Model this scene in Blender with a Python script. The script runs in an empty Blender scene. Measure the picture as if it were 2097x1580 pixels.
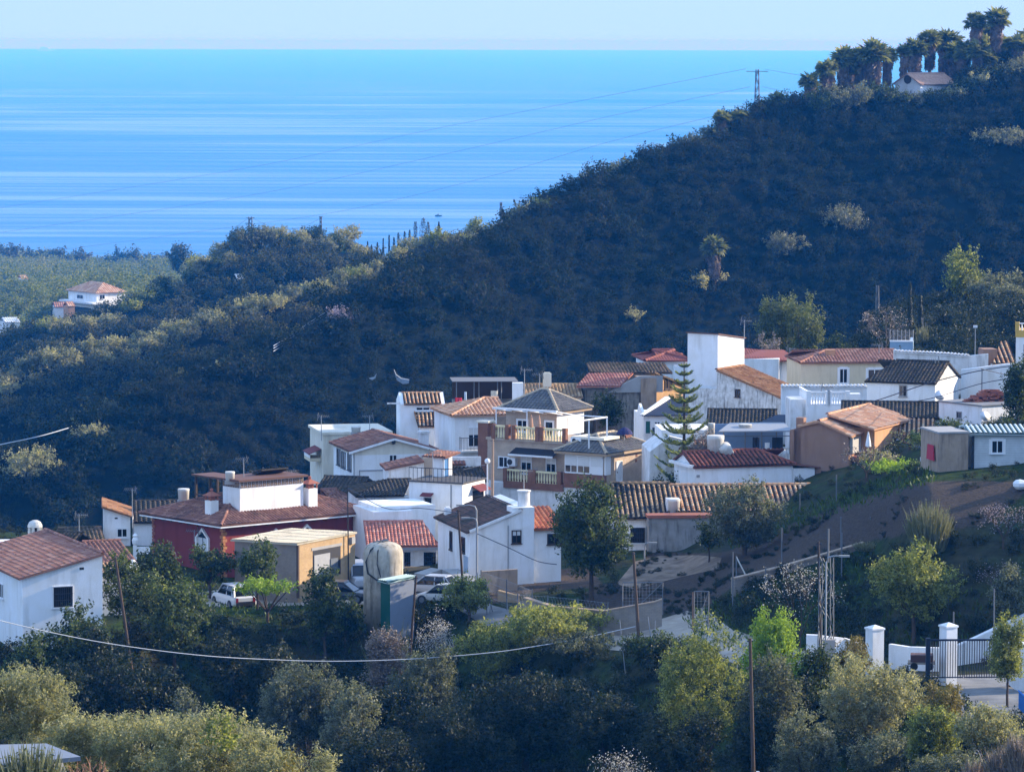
import bpy, bmesh, math, random
import numpy as np
from mathutils import Vector, Matrix, Euler
R = math.radians
rng = random.Random(7)
nrg = np.random.default_rng(11)
sc = bpy.context.scene
COL = sc.collection

# ------------------------------------------------------------------ camera
F = 8388.0                     # focal length in pixels of the 2097 px wide photograph
CX, CY, YH = 1048.5, 790.0, 102.5
CAMZ = 150.0                   # metres above the sea
DIP = 0.00214                  # the sea sheet ends 70 km away
TH = math.atan((CY - YH) / F) + DIP
ROLL = R(0.13)
cam_d = bpy.data.cameras.new("camera")
cam = bpy.data.objects.new("camera", cam_d); COL.objects.link(cam)
cam_d.sensor_width = 36.0
cam_d.lens = 36.0 * F / 2097.0
cam_d.clip_start = 1.0; cam_d.clip_end = 200000.0
cam.location = (0, 0, CAMZ)
_fw = Vector((0, math.cos(TH), -math.sin(TH))); _up = Vector((0, math.sin(TH), math.cos(TH))); _rt = Vector((1, 0, 0))
_r2 = _rt * math.cos(ROLL) + _up * math.sin(ROLL); _u2 = _up * math.cos(ROLL) - _rt * math.sin(ROLL)
cam.rotation_euler = Matrix((_r2, _u2, -_fw)).transposed().to_euler()
sc.camera = cam

# ------------------------------------------------------------------ sky, sun, exposure
SUN_EL, SUN_AZ = R(19.5), R(70.0)      # azimuth measured from the view direction (+Y) towards the right (+X)
w = bpy.data.worlds.new("World"); sc.world = w; w.use_nodes = True
nt = w.node_tree; bg = nt.nodes["Background"]
sky = nt.nodes.new("ShaderNodeTexSky"); sky.sky_type = 'NISHITA'; sky.sun_disc = False
sky.sun_elevation = SUN_EL; sky.sun_rotation = SUN_AZ; sky.altitude = 150
sky.air_density = 1.0; sky.dust_density = 0.0; sky.ozone_density = 4.0
# the phone's tone mapping holds the bright horizon down against the zenith, and its white balance is cool
def _mul(src, c, sock=None):
    n = nt.nodes.new("ShaderNodeMix"); n.data_type = 'RGBA'; n.blend_type = 'MULTIPLY'; n.inputs[0].default_value = 1.0
    if sock is None: n.inputs[7].default_value = (*c, 1)
    else: nt.links.new(sock, n.inputs[7])
    nt.links.new(src, n.inputs[6]); return n.outputs[2]
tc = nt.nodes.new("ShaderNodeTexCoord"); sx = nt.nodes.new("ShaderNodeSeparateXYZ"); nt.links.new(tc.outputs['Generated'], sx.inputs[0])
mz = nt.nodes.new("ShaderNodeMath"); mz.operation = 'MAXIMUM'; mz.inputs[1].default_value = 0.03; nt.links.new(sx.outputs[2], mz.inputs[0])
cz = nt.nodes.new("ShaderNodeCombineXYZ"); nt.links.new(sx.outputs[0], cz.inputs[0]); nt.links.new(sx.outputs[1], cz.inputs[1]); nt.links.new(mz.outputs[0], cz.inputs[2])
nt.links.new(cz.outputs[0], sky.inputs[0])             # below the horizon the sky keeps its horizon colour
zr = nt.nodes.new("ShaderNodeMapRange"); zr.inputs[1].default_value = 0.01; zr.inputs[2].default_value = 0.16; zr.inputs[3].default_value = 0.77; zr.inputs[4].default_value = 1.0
nt.links.new(sx.outputs[2], zr.inputs[0])              # sky dimmed along the horizon so the dome above lights more
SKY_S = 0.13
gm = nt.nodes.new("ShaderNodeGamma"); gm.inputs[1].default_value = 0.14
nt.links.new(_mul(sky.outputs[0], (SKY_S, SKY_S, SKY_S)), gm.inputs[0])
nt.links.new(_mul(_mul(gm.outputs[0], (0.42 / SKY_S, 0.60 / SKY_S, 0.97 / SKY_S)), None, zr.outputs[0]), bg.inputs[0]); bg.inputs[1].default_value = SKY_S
sd = bpy.data.lights.new("sun", 'SUN'); sd.energy = 5.0; sd.angle = R(0.5); sd.color = (1.0, 0.86, 0.68)
sun = bpy.data.objects.new("sun", sd); COL.objects.link(sun)
SDIR = Vector((math.sin(SUN_AZ) * math.cos(SUN_EL), math.cos(SUN_AZ) * math.cos(SUN_EL), math.sin(SUN_EL)))
sun.rotation_euler = (-SDIR).to_track_quat('-Z', 'Y').to_euler()
sc.view_settings.view_transform = 'Standard'; sc.view_settings.look = 'None'
sc.view_settings.exposure = 0.86; sc.view_settings.gamma = 1.0
sc.cycles.use_denoising = True
sc.cycles.max_bounces = 6; sc.cycles.diffuse_bounces = 3; sc.cycles.glossy_bounces = 2
sc.cycles.transparent_max_bounces = 8; sc.cycles.volume_bounces = 0

# ------------------------------------------------------------------ pixel -> world
def ray(px, py):
    u = (px - CX) / F; v = -(py - CY) / F
    d = _fw + _r2 * u + _u2 * v
    return d / d.y                       # per metre of depth
def P(px, py, D):
    return Vector((0, 0, CAMZ)) + ray(px, py) * D
def proj(p):
    q = Vector(p) - Vector((0, 0, CAMZ))
    w_ = q.dot(_fw)
    return CX + F * q.dot(_r2) / w_, CY - F * q.dot(_u2) / w_
# ------------------------------------------------------------------ object helpers
def tag(o, label=None, cat=None, group=None, kind=None):
    if label: o['label'] = label
    if cat: o['category'] = cat
    if group: o['group'] = group
    if kind or cat: o['kind'] = kind or 'thing'
    return o
def empty(name, loc, rz=0.0, label=None, cat=None, group=None):
    o = bpy.data.objects.new(name, None); COL.objects.link(o)
    o.location = loc; o.rotation_euler = (0, 0, rz); o.empty_display_size = 0.5
    return tag(o, label, cat, group)
def mesh_np(name, V, Fc, mat, parent=None, smooth=False, uv=None, loc=None, rz=0.0):
    """V (n,3) array, Fc (m,k) int array with equal k, or list of tuples."""
    me = bpy.data.meshes.new(name)
    if isinstance(Fc, np.ndarray):
        k = Fc.shape[1]
        me.vertices.add(len(V)); me.vertices.foreach_set('co', np.asarray(V, np.float32).ravel())
        me.loops.add(Fc.size); me.loops.foreach_set('vertex_index', Fc.astype(np.int32).ravel())
        me.polygons.add(len(Fc)); me.polygons.foreach_set('loop_start', np.arange(0, Fc.size, k, dtype=np.int32))
        me.polygons.foreach_set('loop_total', np.full(len(Fc), k, np.int32))
        me.update(calc_edges=True); me.validate()
    else:
        me.from_pydata([tuple(v) for v in V], [], Fc)
    if uv is not None:
        l = me.uv_layers.new(name='UVMap')
        vi = np.empty(len(me.loops), np.int32); me.loops.foreach_get('vertex_index', vi)
        l.data.foreach_set('uv', np.asarray(uv, np.float32)[vi].ravel())
    if smooth: me.polygons.foreach_set('use_smooth', np.ones(len(me.polygons), bool))
    me.materials.append(mat)
    o = bpy.data.objects.new(name, me); COL.objects.link(o)
    if parent is not None: o.parent = parent
    if loc is not None: o.location = loc
    o.rotation_euler.z = rz
    return o
class MB:
    """collects faces, then links them as ONE mesh object"""
    def __init__(s): s.v = []; s.f = []; s.uv = {}
    def pt(s, p): s.v.append(tuple(p)); return len(s.v) - 1
    def poly(s, pts): s.f.append([s.pt(p) for p in pts]); return s
    def box(s, x0, x1, y0, y1, z0, z1, bev=0.0):
        if x1 < x0: x0, x1 = x1, x0
        if y1 < y0: y0, y1 = y1, y0
        if z1 < z0: z0, z1 = z1, z0
        i = len(s.v)
        s.v += [(x, y, z) for z in (z0, z1) for y in (y0, y1) for x in (x0, x1)]
        for q in ((0, 2, 3, 1), (4, 5, 7, 6), (0, 1, 5, 4), (2, 6, 7, 3), (0, 4, 6, 2), (1, 3, 7, 5)):
            s.f.append([i + k for k in q])
        return s
    def prism(s, pts, vec):
        """polygon (3d points) extruded along vec"""
        n = len(pts); i = len(s.v); vec = Vector(vec)
        s.v += [tuple(p) for p in pts] + [tuple(Vector(p) + vec) for p in pts]
        nrm = Vector((0, 0, 0))
        for k in range(n):
            a, b = Vector(pts[k]), Vector(pts[(k + 1) % n]); nrm += a.cross(b)
        flip = nrm.dot(vec) > 0
        q = list(range(n))
        s.f.append([i + k for k in (q[::-1] if flip else q)])
        s.f.append([i + n + k for k in (q if flip else q[::-1])])
        for k in range(n):
            a, b = k, (k + 1) % n
            e = [i + a, i + b, i + n + b, i + n + a]
            s.f.append(e if flip else e[::-1])
        return s
    def tube(s, pts, r, seg=6, r2=None, cap=True):
        pts = [Vector(p) for p in pts]; n = len(pts); i = len(s.v)
        for k, p in enumerate(pts):
            d = (pts[min(k + 1, n - 1)] - pts[max(k - 1, 0)]).normalized()
            a = d.cross(Vector((0, 0, 1)) if abs(d.z) < .9 else Vector((1, 0, 0))).normalized(); b = d.cross(a)
            rr = r if r2 is None else r + (r2 - r) * k / max(1, n - 1)
            for j in range(seg):
                t = 2 * math.pi * j / seg
                s.v.append(tuple(p + (a * math.cos(t) + b * math.sin(t)) * rr))
        for k in range(n - 1):
            for j in range(seg):
                j2 = (j + 1) % seg
                s.f.append([i + k * seg + j, i + (k + 1) * seg + j, i + (k + 1) * seg + j2, i + k * seg + j2])
        if cap:
            s.f.append([i + j for j in range(seg)]); s.f.append([i + (n - 1) * seg + j for j in range(seg)][::-1])
        return s
    def bar(s, a, b, t=0.05): return s.tube([a, b], t, 4)
    def lathe(s, prof, c=(0, 0, 0), seg=16):
        """prof: list of (radius, z)"""
        i = len(s.v); n = len(prof)
        for (r, z) in prof:
            for j in range(seg):
                t = 2 * math.pi * j / seg
                s.v.append((c[0] + r * math.cos(t), c[1] + r * math.sin(t), c[2] + z))
        for k in range(n - 1):
            for j in range(seg):
                j2 = (j + 1) % seg
                s.f.append([i + k * seg + j, i + k * seg + j2, i + (k + 1) * seg + j2, i + (k + 1) * seg + j])
        s.f.append([i + j for j in range(seg)][::-1]); s.f.append([i + (n - 1) * seg + j for j in range(seg)])
        return s
    def sphere(s, c, r, seg=10, rings=6, sz=1.0):
        return s.lathe([(max(1e-3, r * math.sin(math.pi * k / rings)), -r * sz * math.cos(math.pi * k / rings)) for k in range(rings + 1)], c, seg)
    def build(s, name, mat, parent=None, smooth=False, loc=None, rz=0.0):
        return mesh_np(name, s.v, s.f, mat, parent, smooth, None, loc, rz)

# ------------------------------------------------------------------ material helpers
def new_mat(name):
    m = bpy.data.materials.new(name); m.use_nodes = True
    return m, m.node_tree, m.node_tree.nodes["Principled BSDF"]
def rgb(c): return (c[0], c[1], c[2], 1.0)
def nd(nt, t, **kw):
    n = nt.nodes.new(t)
    for k, v in kw.items(): setattr(n, k, v)
    return n
def noise(nt, vec, scale, detail=4, rough=.55):
    n = nd(nt, 'ShaderNodeTexNoise'); n.inputs['Scale'].default_value = scale
    n.inputs['Detail'].default_value = detail; n.inputs['Roughness'].default_value = rough
    if vec is not None: nt.links.new(vec, n.inputs['Vector'])
    return n.outputs['Fac']
def ramp(nt, fac, stops):
    r = nd(nt, 'ShaderNodeValToRGB'); cr = r.color_ramp
    while len(cr.elements) < len(stops): cr.elements.new(.5)
    for e, (p, c) in zip(cr.elements, stops):
        e.position = p; e.color = rgb(c) if not isinstance(c, (int, float)) else (c, c, c, 1)
    nt.links.new(fac, r.inputs['Fac']); return r.outputs['Color']
def mixc(nt, fac, a, b, mode='MIX'):
    m = nd(nt, 'ShaderNodeMix', data_type='RGBA', blend_type=mode)
    for k, x in ((0, fac), (6, a), (7, b)):
        if hasattr(x, 'links'): nt.links.new(x, m.inputs[k])
        elif isinstance(x, (int, float)): m.inputs[k].default_value = x if k == 0 else (x, x, x, 1)
        else: m.inputs[k].default_value = rgb(x)
    return m.outputs[2]
def mth(nt, op, a, b=None):
    m = nd(nt, 'ShaderNodeMath', operation=op)
    for k, x in ((0, a), (1, b)):
        if x is None: continue
        if hasattr(x, 'links'): nt.links.new(x, m.inputs[k])
        else: m.inputs[k].default_value = x
    return m.outputs[0]
def bump(nt, b, h, strength=.4, dist=.05):
    n = nd(nt, 'ShaderNodeBump'); n.inputs['Strength'].default_value = strength; n.inputs['Distance'].default_value = dist
    nt.links.new(h, n.inputs['Height']); nt.links.new(n.outputs[0], b.inputs['Normal'])
def objco(nt): return nd(nt, 'ShaderNodeTexCoord').outputs['Object']
def geopos(nt): return nd(nt, 'ShaderNodeNewGeometry').outputs['Position']
def scaled(nt, vec, s):
    m = nd(nt, 'ShaderNodeMapping'); m.inputs['Scale'].default_value = s
    nt.links.new(vec, m.inputs['Vector']); return m.outputs[0]

def stucco(name, c, stain=.25, scale=.5):
    m, nt, b = new_mat(name); v = geopos(nt)
    n1 = noise(nt, v, scale * 1.3, 6, .65); n2 = noise(nt, scaled(nt, v, (2.2, 2.2, .35)), scale * 1.6, 5, .6)
    n3 = noise(nt, v, 9.0, 3)
    d = tuple(x * (1 - stain) * k for x, k in zip(c, (1.0, .97, .9)))
    c1 = mixc(nt, ramp(nt, n1, [(.38, 0), (.72, 1)]), c, d)
    c2 = mixc(nt, ramp(nt, n2, [(.50, 0), (.74, .85)]), c1, tuple(x * (1 - stain * 1.7) for x in d))
    nt.links.new(c2, b.inputs['Base Color']); b.inputs['Roughness'].default_value = .92
    b.inputs['Specular IOR Level'].default_value = .2
    bump(nt, b, n3, .25, .02)
    return m
def plain(name, c, rough=.6, metal=0.0, var=.15, scale=3.0, spec=.4):
    m, nt, b = new_mat(name); v = geopos(nt)
    c2 = mixc(nt, noise(nt, v, scale, 4), tuple(x * (1 - var) for x in c), tuple(min(1, x * (1 + var)) for x in c))
    nt.links.new(c2, b.inputs['Base Color']); b.inputs['Roughness'].default_value = rough; b.inputs['Metallic'].default_value = metal
    b.inputs['Specular IOR Level'].default_value = spec
    return m
def tiles(name, cols, moss=(.05, .045, .03), mossamt=.3, channel=(.30, .46, .7)):
    """barrel tiles: UV is (column, course); every tile its own tone, lichen in patches"""
    m, nt, b = new_mat(name)
    uv = nd(nt, 'ShaderNodeUVMap').outputs[0]
    fl = nd(nt, 'ShaderNodeVectorMath', operation='FLOOR'); nt.links.new(uv, fl.inputs[0])
    wn = nd(nt, 'ShaderNodeTexWhiteNoise', noise_dimensions='2D'); nt.links.new(fl.outputs[0], wn.inputs['Vector'])
    n = len(cols); col = ramp(nt, wn.outputs['Value'], [((i + .5) / n, c) for i, c in enumerate(cols)])
    v = geopos(nt)
    n1 = noise(nt, v, .45, 6, .7); n2 = noise(nt, v, 3.2, 4, .6)
    t = mth(nt, 'ADD', mth(nt, 'MULTIPLY', n1, .65), mth(nt, 'MULTIPLY', n2, .35))
    lo = .62 - .3 * mossamt
    col = mixc(nt, ramp(nt, t, [(lo, 0), (lo + .12, 1)]), col, moss)
    # darker tone in the channels between the cover tiles
    sx = nd(nt, 'ShaderNodeSeparateXYZ'); nt.links.new(uv, sx.inputs[0])
    fr = mth(nt, 'ABSOLUTE', mth(nt, 'SUBTRACT', mth(nt, 'FRACT', sx.outputs[0]), .5))
    col = mixc(nt, ramp(nt, fr, [(channel[0], 0), (channel[1], channel[2])]), col, tuple(x * .6 for x in moss))
    nt.links.new(col, b.inputs['Base Color']); b.inputs['Roughness'].default_value = .85; b.inputs['Specular IOR Level'].default_value = .25
    bump(nt, b, n2, .3, .03)
    return m
# ------------------------------------------------------------------ terrain: height field from feature lines
def zdepth(px, py, D):                  # height (absolute) of pixel row py at depth D
    return CAMZ + ray(px, py).z * D
# each feature line: [(px, depth, row)] ; row given as 'y' pixels, or a height in metres below the camera when negative
FEAT = [
 [(0, 12, -3.5)],
 [(0, 60, -13.5)],
 [(0, 135, -24.5), (350, 135, -25), (700, 135, -27), (1100, 135, -29), (1500, 135, -28), (1900, 135, -26), (2097, 135, -25.5)],
 [(-400, 246, -46), (0, 250, -46.5), (350, 260, -47.5), (700, 266, -47.5), (900, 264, -47), (1050, 254, -45.5), (1300, 238, -43), (1500, 222, -41.5), (1700, 215, -40), (1900, 208, -37.8), (2097, 200, -35)],
 [(-400, 262, 1380), (0, 266, 1345), (200, 269, 1330), (350, 277, 1275), (520, 284, 1248), (700, 284, 1250), (800, 284, 1250), (880, 282, 1255), (960, 276, 1275), (1050, 270, 1290), (1250, 256, 1330), (1400, 250, 1345), (1500, 242, 1370), (1650, 236, 1400), (1900, 230, 1420), (2097, 228, 1425), (2400, 226, 1400)],
 [(-400, 290, 1225), (0, 290, 1215), (350, 292, 1205), (520, 296, 1205), (700, 296, 1200), (900, 290, 1195), (1050, 285, 1215), (1250, 272, 1265), (1400, 262, 1290), (1500, 252, 1305), (1650, 250, 1338), (1900, 247, 1345), (2097, 247, 1330), (2400, 241, 1290), (2800, 241, 1200)],
 [(-400, 320, -39), (0, 320, 1100), (350, 320, 1105), (700, 318, 1080), (960, 318, 1075), (1100, 320, 1062), (1200, 317, 1066), (1270, 298, 1128), (1400, 297, 1128), (1470, 285, 1150), (1520, 269, 1195), (1640, 270, 1155), (1770, 272, 1118), (1900, 257, 1150), (2097, 256, 1130), (2400, 256, 960), (2800, 256, 830)],
 [(-400, 350, -46), (0, 350, -44), (350, 350, -42), (700, 345, 980), (1000, 345, 930), (1200, 345, 930), (1300, 330, 985), (1400, 316, 1010), (1505, 298, 1105), (1580, 294, 1085), (1640, 283, 1076), (1700, 280, 1054), (1770, 279, 1024), (1900, 270, 985), (2097, 269, 975), (2400, 278, 830), (2800, 280, 720)],
 [(-400, 390, -60), (0, 390, -57), (350, 385, -54), (700, 378, -43), (1000, 375, 850), (1200, 375, 850), (1400, 380, 830), (1640, 375, 810), (1900, 370, 780), (2097, 360, 760), (2400, 350, 660), (2800, 350, 580)],
 [(-400, 450, -84), (0, 450, -82), (350, 450, -78), (700, 445, -66), (1000, 440, -52), (1300, 440, -48), (1600, 440, -43), (1800, 428, -30), (1860, 425, 655), (2097, 430, 620), (2400, 430, 560), (2800, 430, 450)],
 [(-400, 504, -99), (0, 510, -95), (350, 524, -93), (700, 549, -89), (1000, 579, -83), (1300, 613, -77), (1600, 637, -71), (1850, 652, -67), (2097, 661, -64), (2500, 672, -56)],
 [(-400, 560, -73), (0, 570, 965), (140, 576, 895), (340, 590, 803), (560, 606, 728), (720, 622, 640), (900, 645, 550), (1050, 668, 474), (1200, 690, 400), (1400, 712, 315), (1550, 726, 252), (1700, 738, 208), (1900, 750, 178), (2097, 760, 135), (2500, 770, 90)],
 [(-400, 645, -90), (0, 645, -84), (350, 665, -78), (700, 700, -68), (1000, 735, -52), (1300, 780, -42), (1700, 820, -30), (2097, 840, -24)],
 [(-400, 700, -70), (0, 710, 803), (90, 715, 768), (330, 730, 708), (480, 742, 655), (640, 760, 604), (800, 780, 540), (900, 790, 513), (1000, 800, 488), (1150, 820, 462), (1400, 850, -38), (2097, 880, -34)],
 [(-400, 785, -96), (0, 790, -90), (350, 805, -86), (640, 840, -78), (900, 860, -60), (1150, 890, -54), (2097, 950, -70)],
 [(-400, 880, -76), (0, 880, 718), (80, 880, 683), (250, 890, 658), (350, 905, 612), (400, 915, 575), (480, 930, 525), (560, 935, 508), (690, 935, 512), (740, 930, 537), (800, 930, 562), (900, 930, 582), (1150, 940, -66), (2097, 1000, -95)],
 [(0, 1030, -88), (350, 1030, -85), (560, 1035, -80), (900, 1040, -82), (2097, 1080, -112)],
 [(-300, 1130, 700), (0, 1130, 662), (150, 1130, 640), (300, 1135, 640), (400, 1150, -82), (900, 1150, -95), (2097, 1200, -132)],
 [(0, 1500, 607), (200, 1500, 602), (400, 1500, 602), (700, 1500, -104), (2097, 1500, -142)],
 [(0, 2200, 550), (200, 2200, 562), (400, 2200, 562), (800, 2200, -132), (2097, 2200, -152)],
 [(0, 2700, 534), (200, 2700, 543), (400, 2700, 548), (800, 2700, -152), (2097, 2700, -155)],
 [(0, 2950, -155)],
]
def pchip(x, y, xi):
    h = np.diff(x); d = np.diff(y) / h; m = np.zeros_like(y)
    m[0], m[-1] = d[0], d[-1]
    for k in range(1, len(x) - 1):
        if d[k - 1] * d[k] > 0:
            w1, w2 = 2 * h[k] + h[k - 1], h[k] + 2 * h[k - 1]
            m[k] = (w1 + w2) / (w1 / d[k - 1] + w2 / d[k])
    i = np.clip(np.searchsorted(x, xi) - 1, 0, len(x) - 2)
    t = (xi - x[i]) / h[i]
    return ((1 + 2 * t) * (1 - t) ** 2 * y[i] + t * (1 - t) ** 2 * h[i] * m[i] + t * t * (3 - 2 * t) * y[i + 1] + t * t * (t - 1) * h[i] * m[i + 1])
def vnoise(x, y, seed=0):               # value noise, vectorised
    xi = np.floor(x).astype(np.int64); yi = np.floor(y).astype(np.int64)
    fx = x - xi; fy = y - yi; fx = fx * fx * (3 - 2 * fx); fy = fy * fy * (3 - 2 * fy)
    def hsh(a, b):
        n = (a * 374761393 + b * 668265263 + seed * 974711) & 0x7fffffff
        n = ((n ^ (n >> 13)) * 1274126177) & 0x7fffffff
        return ((n ^ (n >> 16)) & 0xffff) / 65535.0
    return (hsh(xi, yi) * (1 - fx) + hsh(xi + 1, yi) * fx) * (1 - fy) + (hsh(xi, yi + 1) * (1 - fx) + hsh(xi + 1, yi + 1) * fx) * fy - .5
FPX = [np.array([p[0] for p in f], float) for f in FEAT]
FD = [np.array([p[1] for p in f], float) for f in FEAT]
FZ = [np.array([(CAMZ + p[2] + (.00031 * p[1] if p[1] < 1800 else 0)) if p[2] < 0 else zdepth(p[0], p[2], p[1]) for p in f], float) for f in FEAT]
AZ = np.concatenate([np.arange(-900, -60, 30.), np.arange(-60, 2160, 6.), np.arange(2160, 3000, 30.)])
DS = np.concatenate([np.arange(12, 120, 4.), np.arange(120, 205, 1.5), np.arange(205, 345, .65), np.arange(345, 480, 2.0), np.arange(480, 1000, 3.5), np.arange(1000, 1700, 10.), np.arange(1700, 2960, 25.)])
HT = np.zeros((len(AZ), len(DS)))
for i, a in enumerate(AZ):
    d = np.array([np.interp(a, FPX[k], FD[k]) for k in range(len(FEAT))])
    z = np.array([np.interp(a, FPX[k], FZ[k]) for k in range(len(FEAT))])
    HT[i] = pchip(d, z, DS)
# a little smoothing across azimuth so that the feature lines' knots do not crease
for _ in range(6):
    HT[1:-1] = .25 * HT[:-2] + .5 * HT[1:-1] + .25 * HT[2:]
GX = np.outer((AZ - CX) / F, DS); GY = np.broadcast_to(DS, GX.shape)
amp = np.interp(DS, [12, 200, 245, 340, 480, 560, 1000, 2900], [.6, .8, .30, .30, 1.2, 2.6, 3.0, 2.5])
HT = HT + amp * (vnoise(GX / 14, GY / 14, 3) + .5 * vnoise(GX / 6, GY / 6, 5) + .25 * vnoise(GX / 2.1, GY / 2.1, 8))
def ground(x, y):
    px = CX + x / y * F
    fi = np.interp(px, AZ, np.arange(len(AZ))); fj = np.interp(y, DS, np.arange(len(DS)))
    i = min(int(fi), len(AZ) - 2); j = min(int(fj), len(DS) - 2); u = fi - i; v = fj - j
    return float(HT[i, j] * (1 - u) * (1 - v) + HT[i + 1, j] * u * (1 - v) + HT[i, j + 1] * (1 - u) * v + HT[i + 1, j + 1] * u * v)
def hit(px, py, dmin=100.):
    """where the view ray of a pixel meets the ground"""
    r_ = ray(px, py); fi = np.interp(CX + r_.x * F, AZ, np.arange(len(AZ))); i = min(int(fi), len(AZ) - 2); u = fi - i
    col = HT[i] * (1 - u) + HT[i + 1] * u
    below = (CAMZ + r_.z * DS < col) & (DS > dmin)
    j = int(np.argmax(below))
    if not below.any(): j = len(DS) - 1
    D = DS[j]
    if j > 0:
        e0 = CAMZ + r_.z * DS[j - 1] - col[j - 1]; e1 = CAMZ + r_.z * DS[j] - col[j]
        if e0 > 0 >= e1: D = DS[j - 1] + (DS[j] - DS[j - 1]) * e0 / (e0 - e1)
    return Vector((0, 0, CAMZ)) + r_ * D
def gz(px, D):                           # ground point under pixel column px at depth D
    x = (px - CX) / F * D
    return Vector((x, D, ground(x, D)))
# ------------------------------------------------------------------ the setting: terrain sheets, roads, sea, haze
def inpoly(x, y, poly):
    c = np.zeros(x.shape, bool); n = len(poly)
    for i in range(n):
        x0, y0 = poly[i]; x1, y1 = poly[i - 1]
        c ^= ((y0 > y) != (y1 > y)) & (x < (x1 - x0) * (y - y0) / ((y1 - y0) if y1 != y0 else 1e-9) + x0)
    return c
def ground_mat():
    m, nt, b = new_mat('hillside_ground'); v = geopos(nt)
    at = nd(nt, 'ShaderNodeAttribute', attribute_name='soil').outputs['Fac']
    n1 = noise(nt, v, .12, 8, .65); n2 = noise(nt, v, 1.3, 6, .7); n3 = noise(nt, v, 6.0, 5, .7)
    grass = mixc(nt, ramp(nt, n2, [(.35, 0), (.65, 1)]), (.012, .026, .008), (.045, .075, .016))
    scrub = mixc(nt, ramp(nt, n2, [(.3, 0), (.7, 1)]), (.022, .026, .014), (.07, .064, .036))
    g = mixc(nt, ramp(nt, n1, [(.42, 0), (.6, 1)]), grass, scrub)
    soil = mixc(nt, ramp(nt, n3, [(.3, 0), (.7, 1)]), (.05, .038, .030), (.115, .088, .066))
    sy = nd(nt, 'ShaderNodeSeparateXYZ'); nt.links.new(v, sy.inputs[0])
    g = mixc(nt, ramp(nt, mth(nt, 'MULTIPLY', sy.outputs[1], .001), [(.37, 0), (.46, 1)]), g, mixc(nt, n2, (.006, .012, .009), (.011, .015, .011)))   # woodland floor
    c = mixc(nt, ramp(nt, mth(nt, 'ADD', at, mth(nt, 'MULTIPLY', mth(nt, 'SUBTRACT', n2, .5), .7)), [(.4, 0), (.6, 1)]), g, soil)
    nt.links.new(c, b.inputs['Base Color']); b.inputs['Roughness'].default_value = 1.0; b.inputs['Specular IOR Level'].default_value = .05
    bump(nt, b, mth(nt, 'ADD', n2, mth(nt, 'MULTIPLY', n3, .4)), .9, .25)
    return m
def dirt_mat(name, c0, c1):
    m, nt, b = new_mat(name); v = geopos(nt)
    n1 = noise(nt, v, .7, 7, .65); n2 = noise(nt, v, 9, 4, .6)
    nt.links.new(mixc(nt, ramp(nt, n1, [(.35, 0), (.68, 1)]), c0, c1), b.inputs['Base Color'])
    b.inputs['Roughness'].default_value = 1.0; b.inputs['Specular IOR Level'].default_value = .1
    bump(nt, b, mth(nt, 'ADD', n1, mth(nt, 'MULTIPLY', n2, .3)), .6, .08); return m
nA, nD = HT.shape
# the ground as seen from the camera: image column/row of every ground vertex (used to outline soil and roads on the land)
PXY = np.zeros((nA, nD, 2))
_q = np.stack([GX, GY, HT - CAMZ], -1); _w = _q @ np.array(_fw)
PXY[..., 0] = CX + F * (_q @ np.array(_r2)) / _w; PXY[..., 1] = CY - F * (_q @ np.array(_u2)) / _w
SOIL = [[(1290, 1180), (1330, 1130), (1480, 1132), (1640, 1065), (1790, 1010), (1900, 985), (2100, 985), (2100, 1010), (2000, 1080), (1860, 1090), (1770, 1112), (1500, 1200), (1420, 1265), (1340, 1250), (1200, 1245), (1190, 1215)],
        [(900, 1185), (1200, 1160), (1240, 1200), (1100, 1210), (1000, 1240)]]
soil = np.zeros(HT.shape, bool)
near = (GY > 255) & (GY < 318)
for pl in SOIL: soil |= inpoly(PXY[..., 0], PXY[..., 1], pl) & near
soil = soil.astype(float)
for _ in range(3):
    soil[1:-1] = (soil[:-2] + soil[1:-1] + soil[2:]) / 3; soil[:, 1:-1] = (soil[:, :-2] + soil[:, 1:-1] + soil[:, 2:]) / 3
idx = np.arange(nA * nD).reshape(nA, nD)
quads = np.stack([idx[:-1, :-1], idx[1:, :-1], idx[1:, 1:], idx[:-1, 1:]], -1).reshape(-1, 4)
TV = np.stack([GX, GY, HT], -1).reshape(-1, 3)
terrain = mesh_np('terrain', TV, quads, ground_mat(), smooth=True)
tag(terrain, kind='structure')
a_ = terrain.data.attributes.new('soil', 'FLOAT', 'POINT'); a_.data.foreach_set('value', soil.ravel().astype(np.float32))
def sheet(name, polys, dlo, dhi, mat, lift):
    c = (PXY[:-1, :-1] + PXY[1:, :-1] + PXY[1:, 1:] + PXY[:-1, 1:]) / 4
    dd = GY[:-1, :-1]; sel = np.zeros(dd.shape, bool)
    for pl in polys: sel |= inpoly(c[..., 0], c[..., 1], pl) & (dd > dlo) & (dd < dhi)
    q = quads.reshape(nA - 1, nD - 1, 4)[sel]
    used, inv = np.unique(q, return_inverse=True); cnt = np.bincount(inv.ravel())
    V = TV[used].copy(); pxy = PXY.reshape(-1, 2)[used]
    for k in np.nonzero(cnt < 4)[0]:                 # draw the ragged grid edge onto the outline
        best = None
        for pl in polys:
            for e in range(len(pl)):
                p0, p1 = np.array(pl[e - 1], float), np.array(pl[e], float); d_ = p1 - p0
                t = np.clip(np.dot(pxy[k] - p0, d_) / max(1e-9, d_.dot(d_)), 0, 1); c_ = p0 + t * d_; dist = np.hypot(*(c_ - pxy[k]))
                if best is None or dist < best[0]: best = (dist, c_)
        if best[0] < 14:
            h_ = hit(best[1][0], best[1][1], dlo - 6)
            if abs(h_.y - V[k, 1]) < 4: V[k] = h_
    V[:, 2] += lift
    o = mesh_np(name, V, inv.reshape(-1, 4), mat, smooth=True); tag(o, kind='structure'); return o
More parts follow.
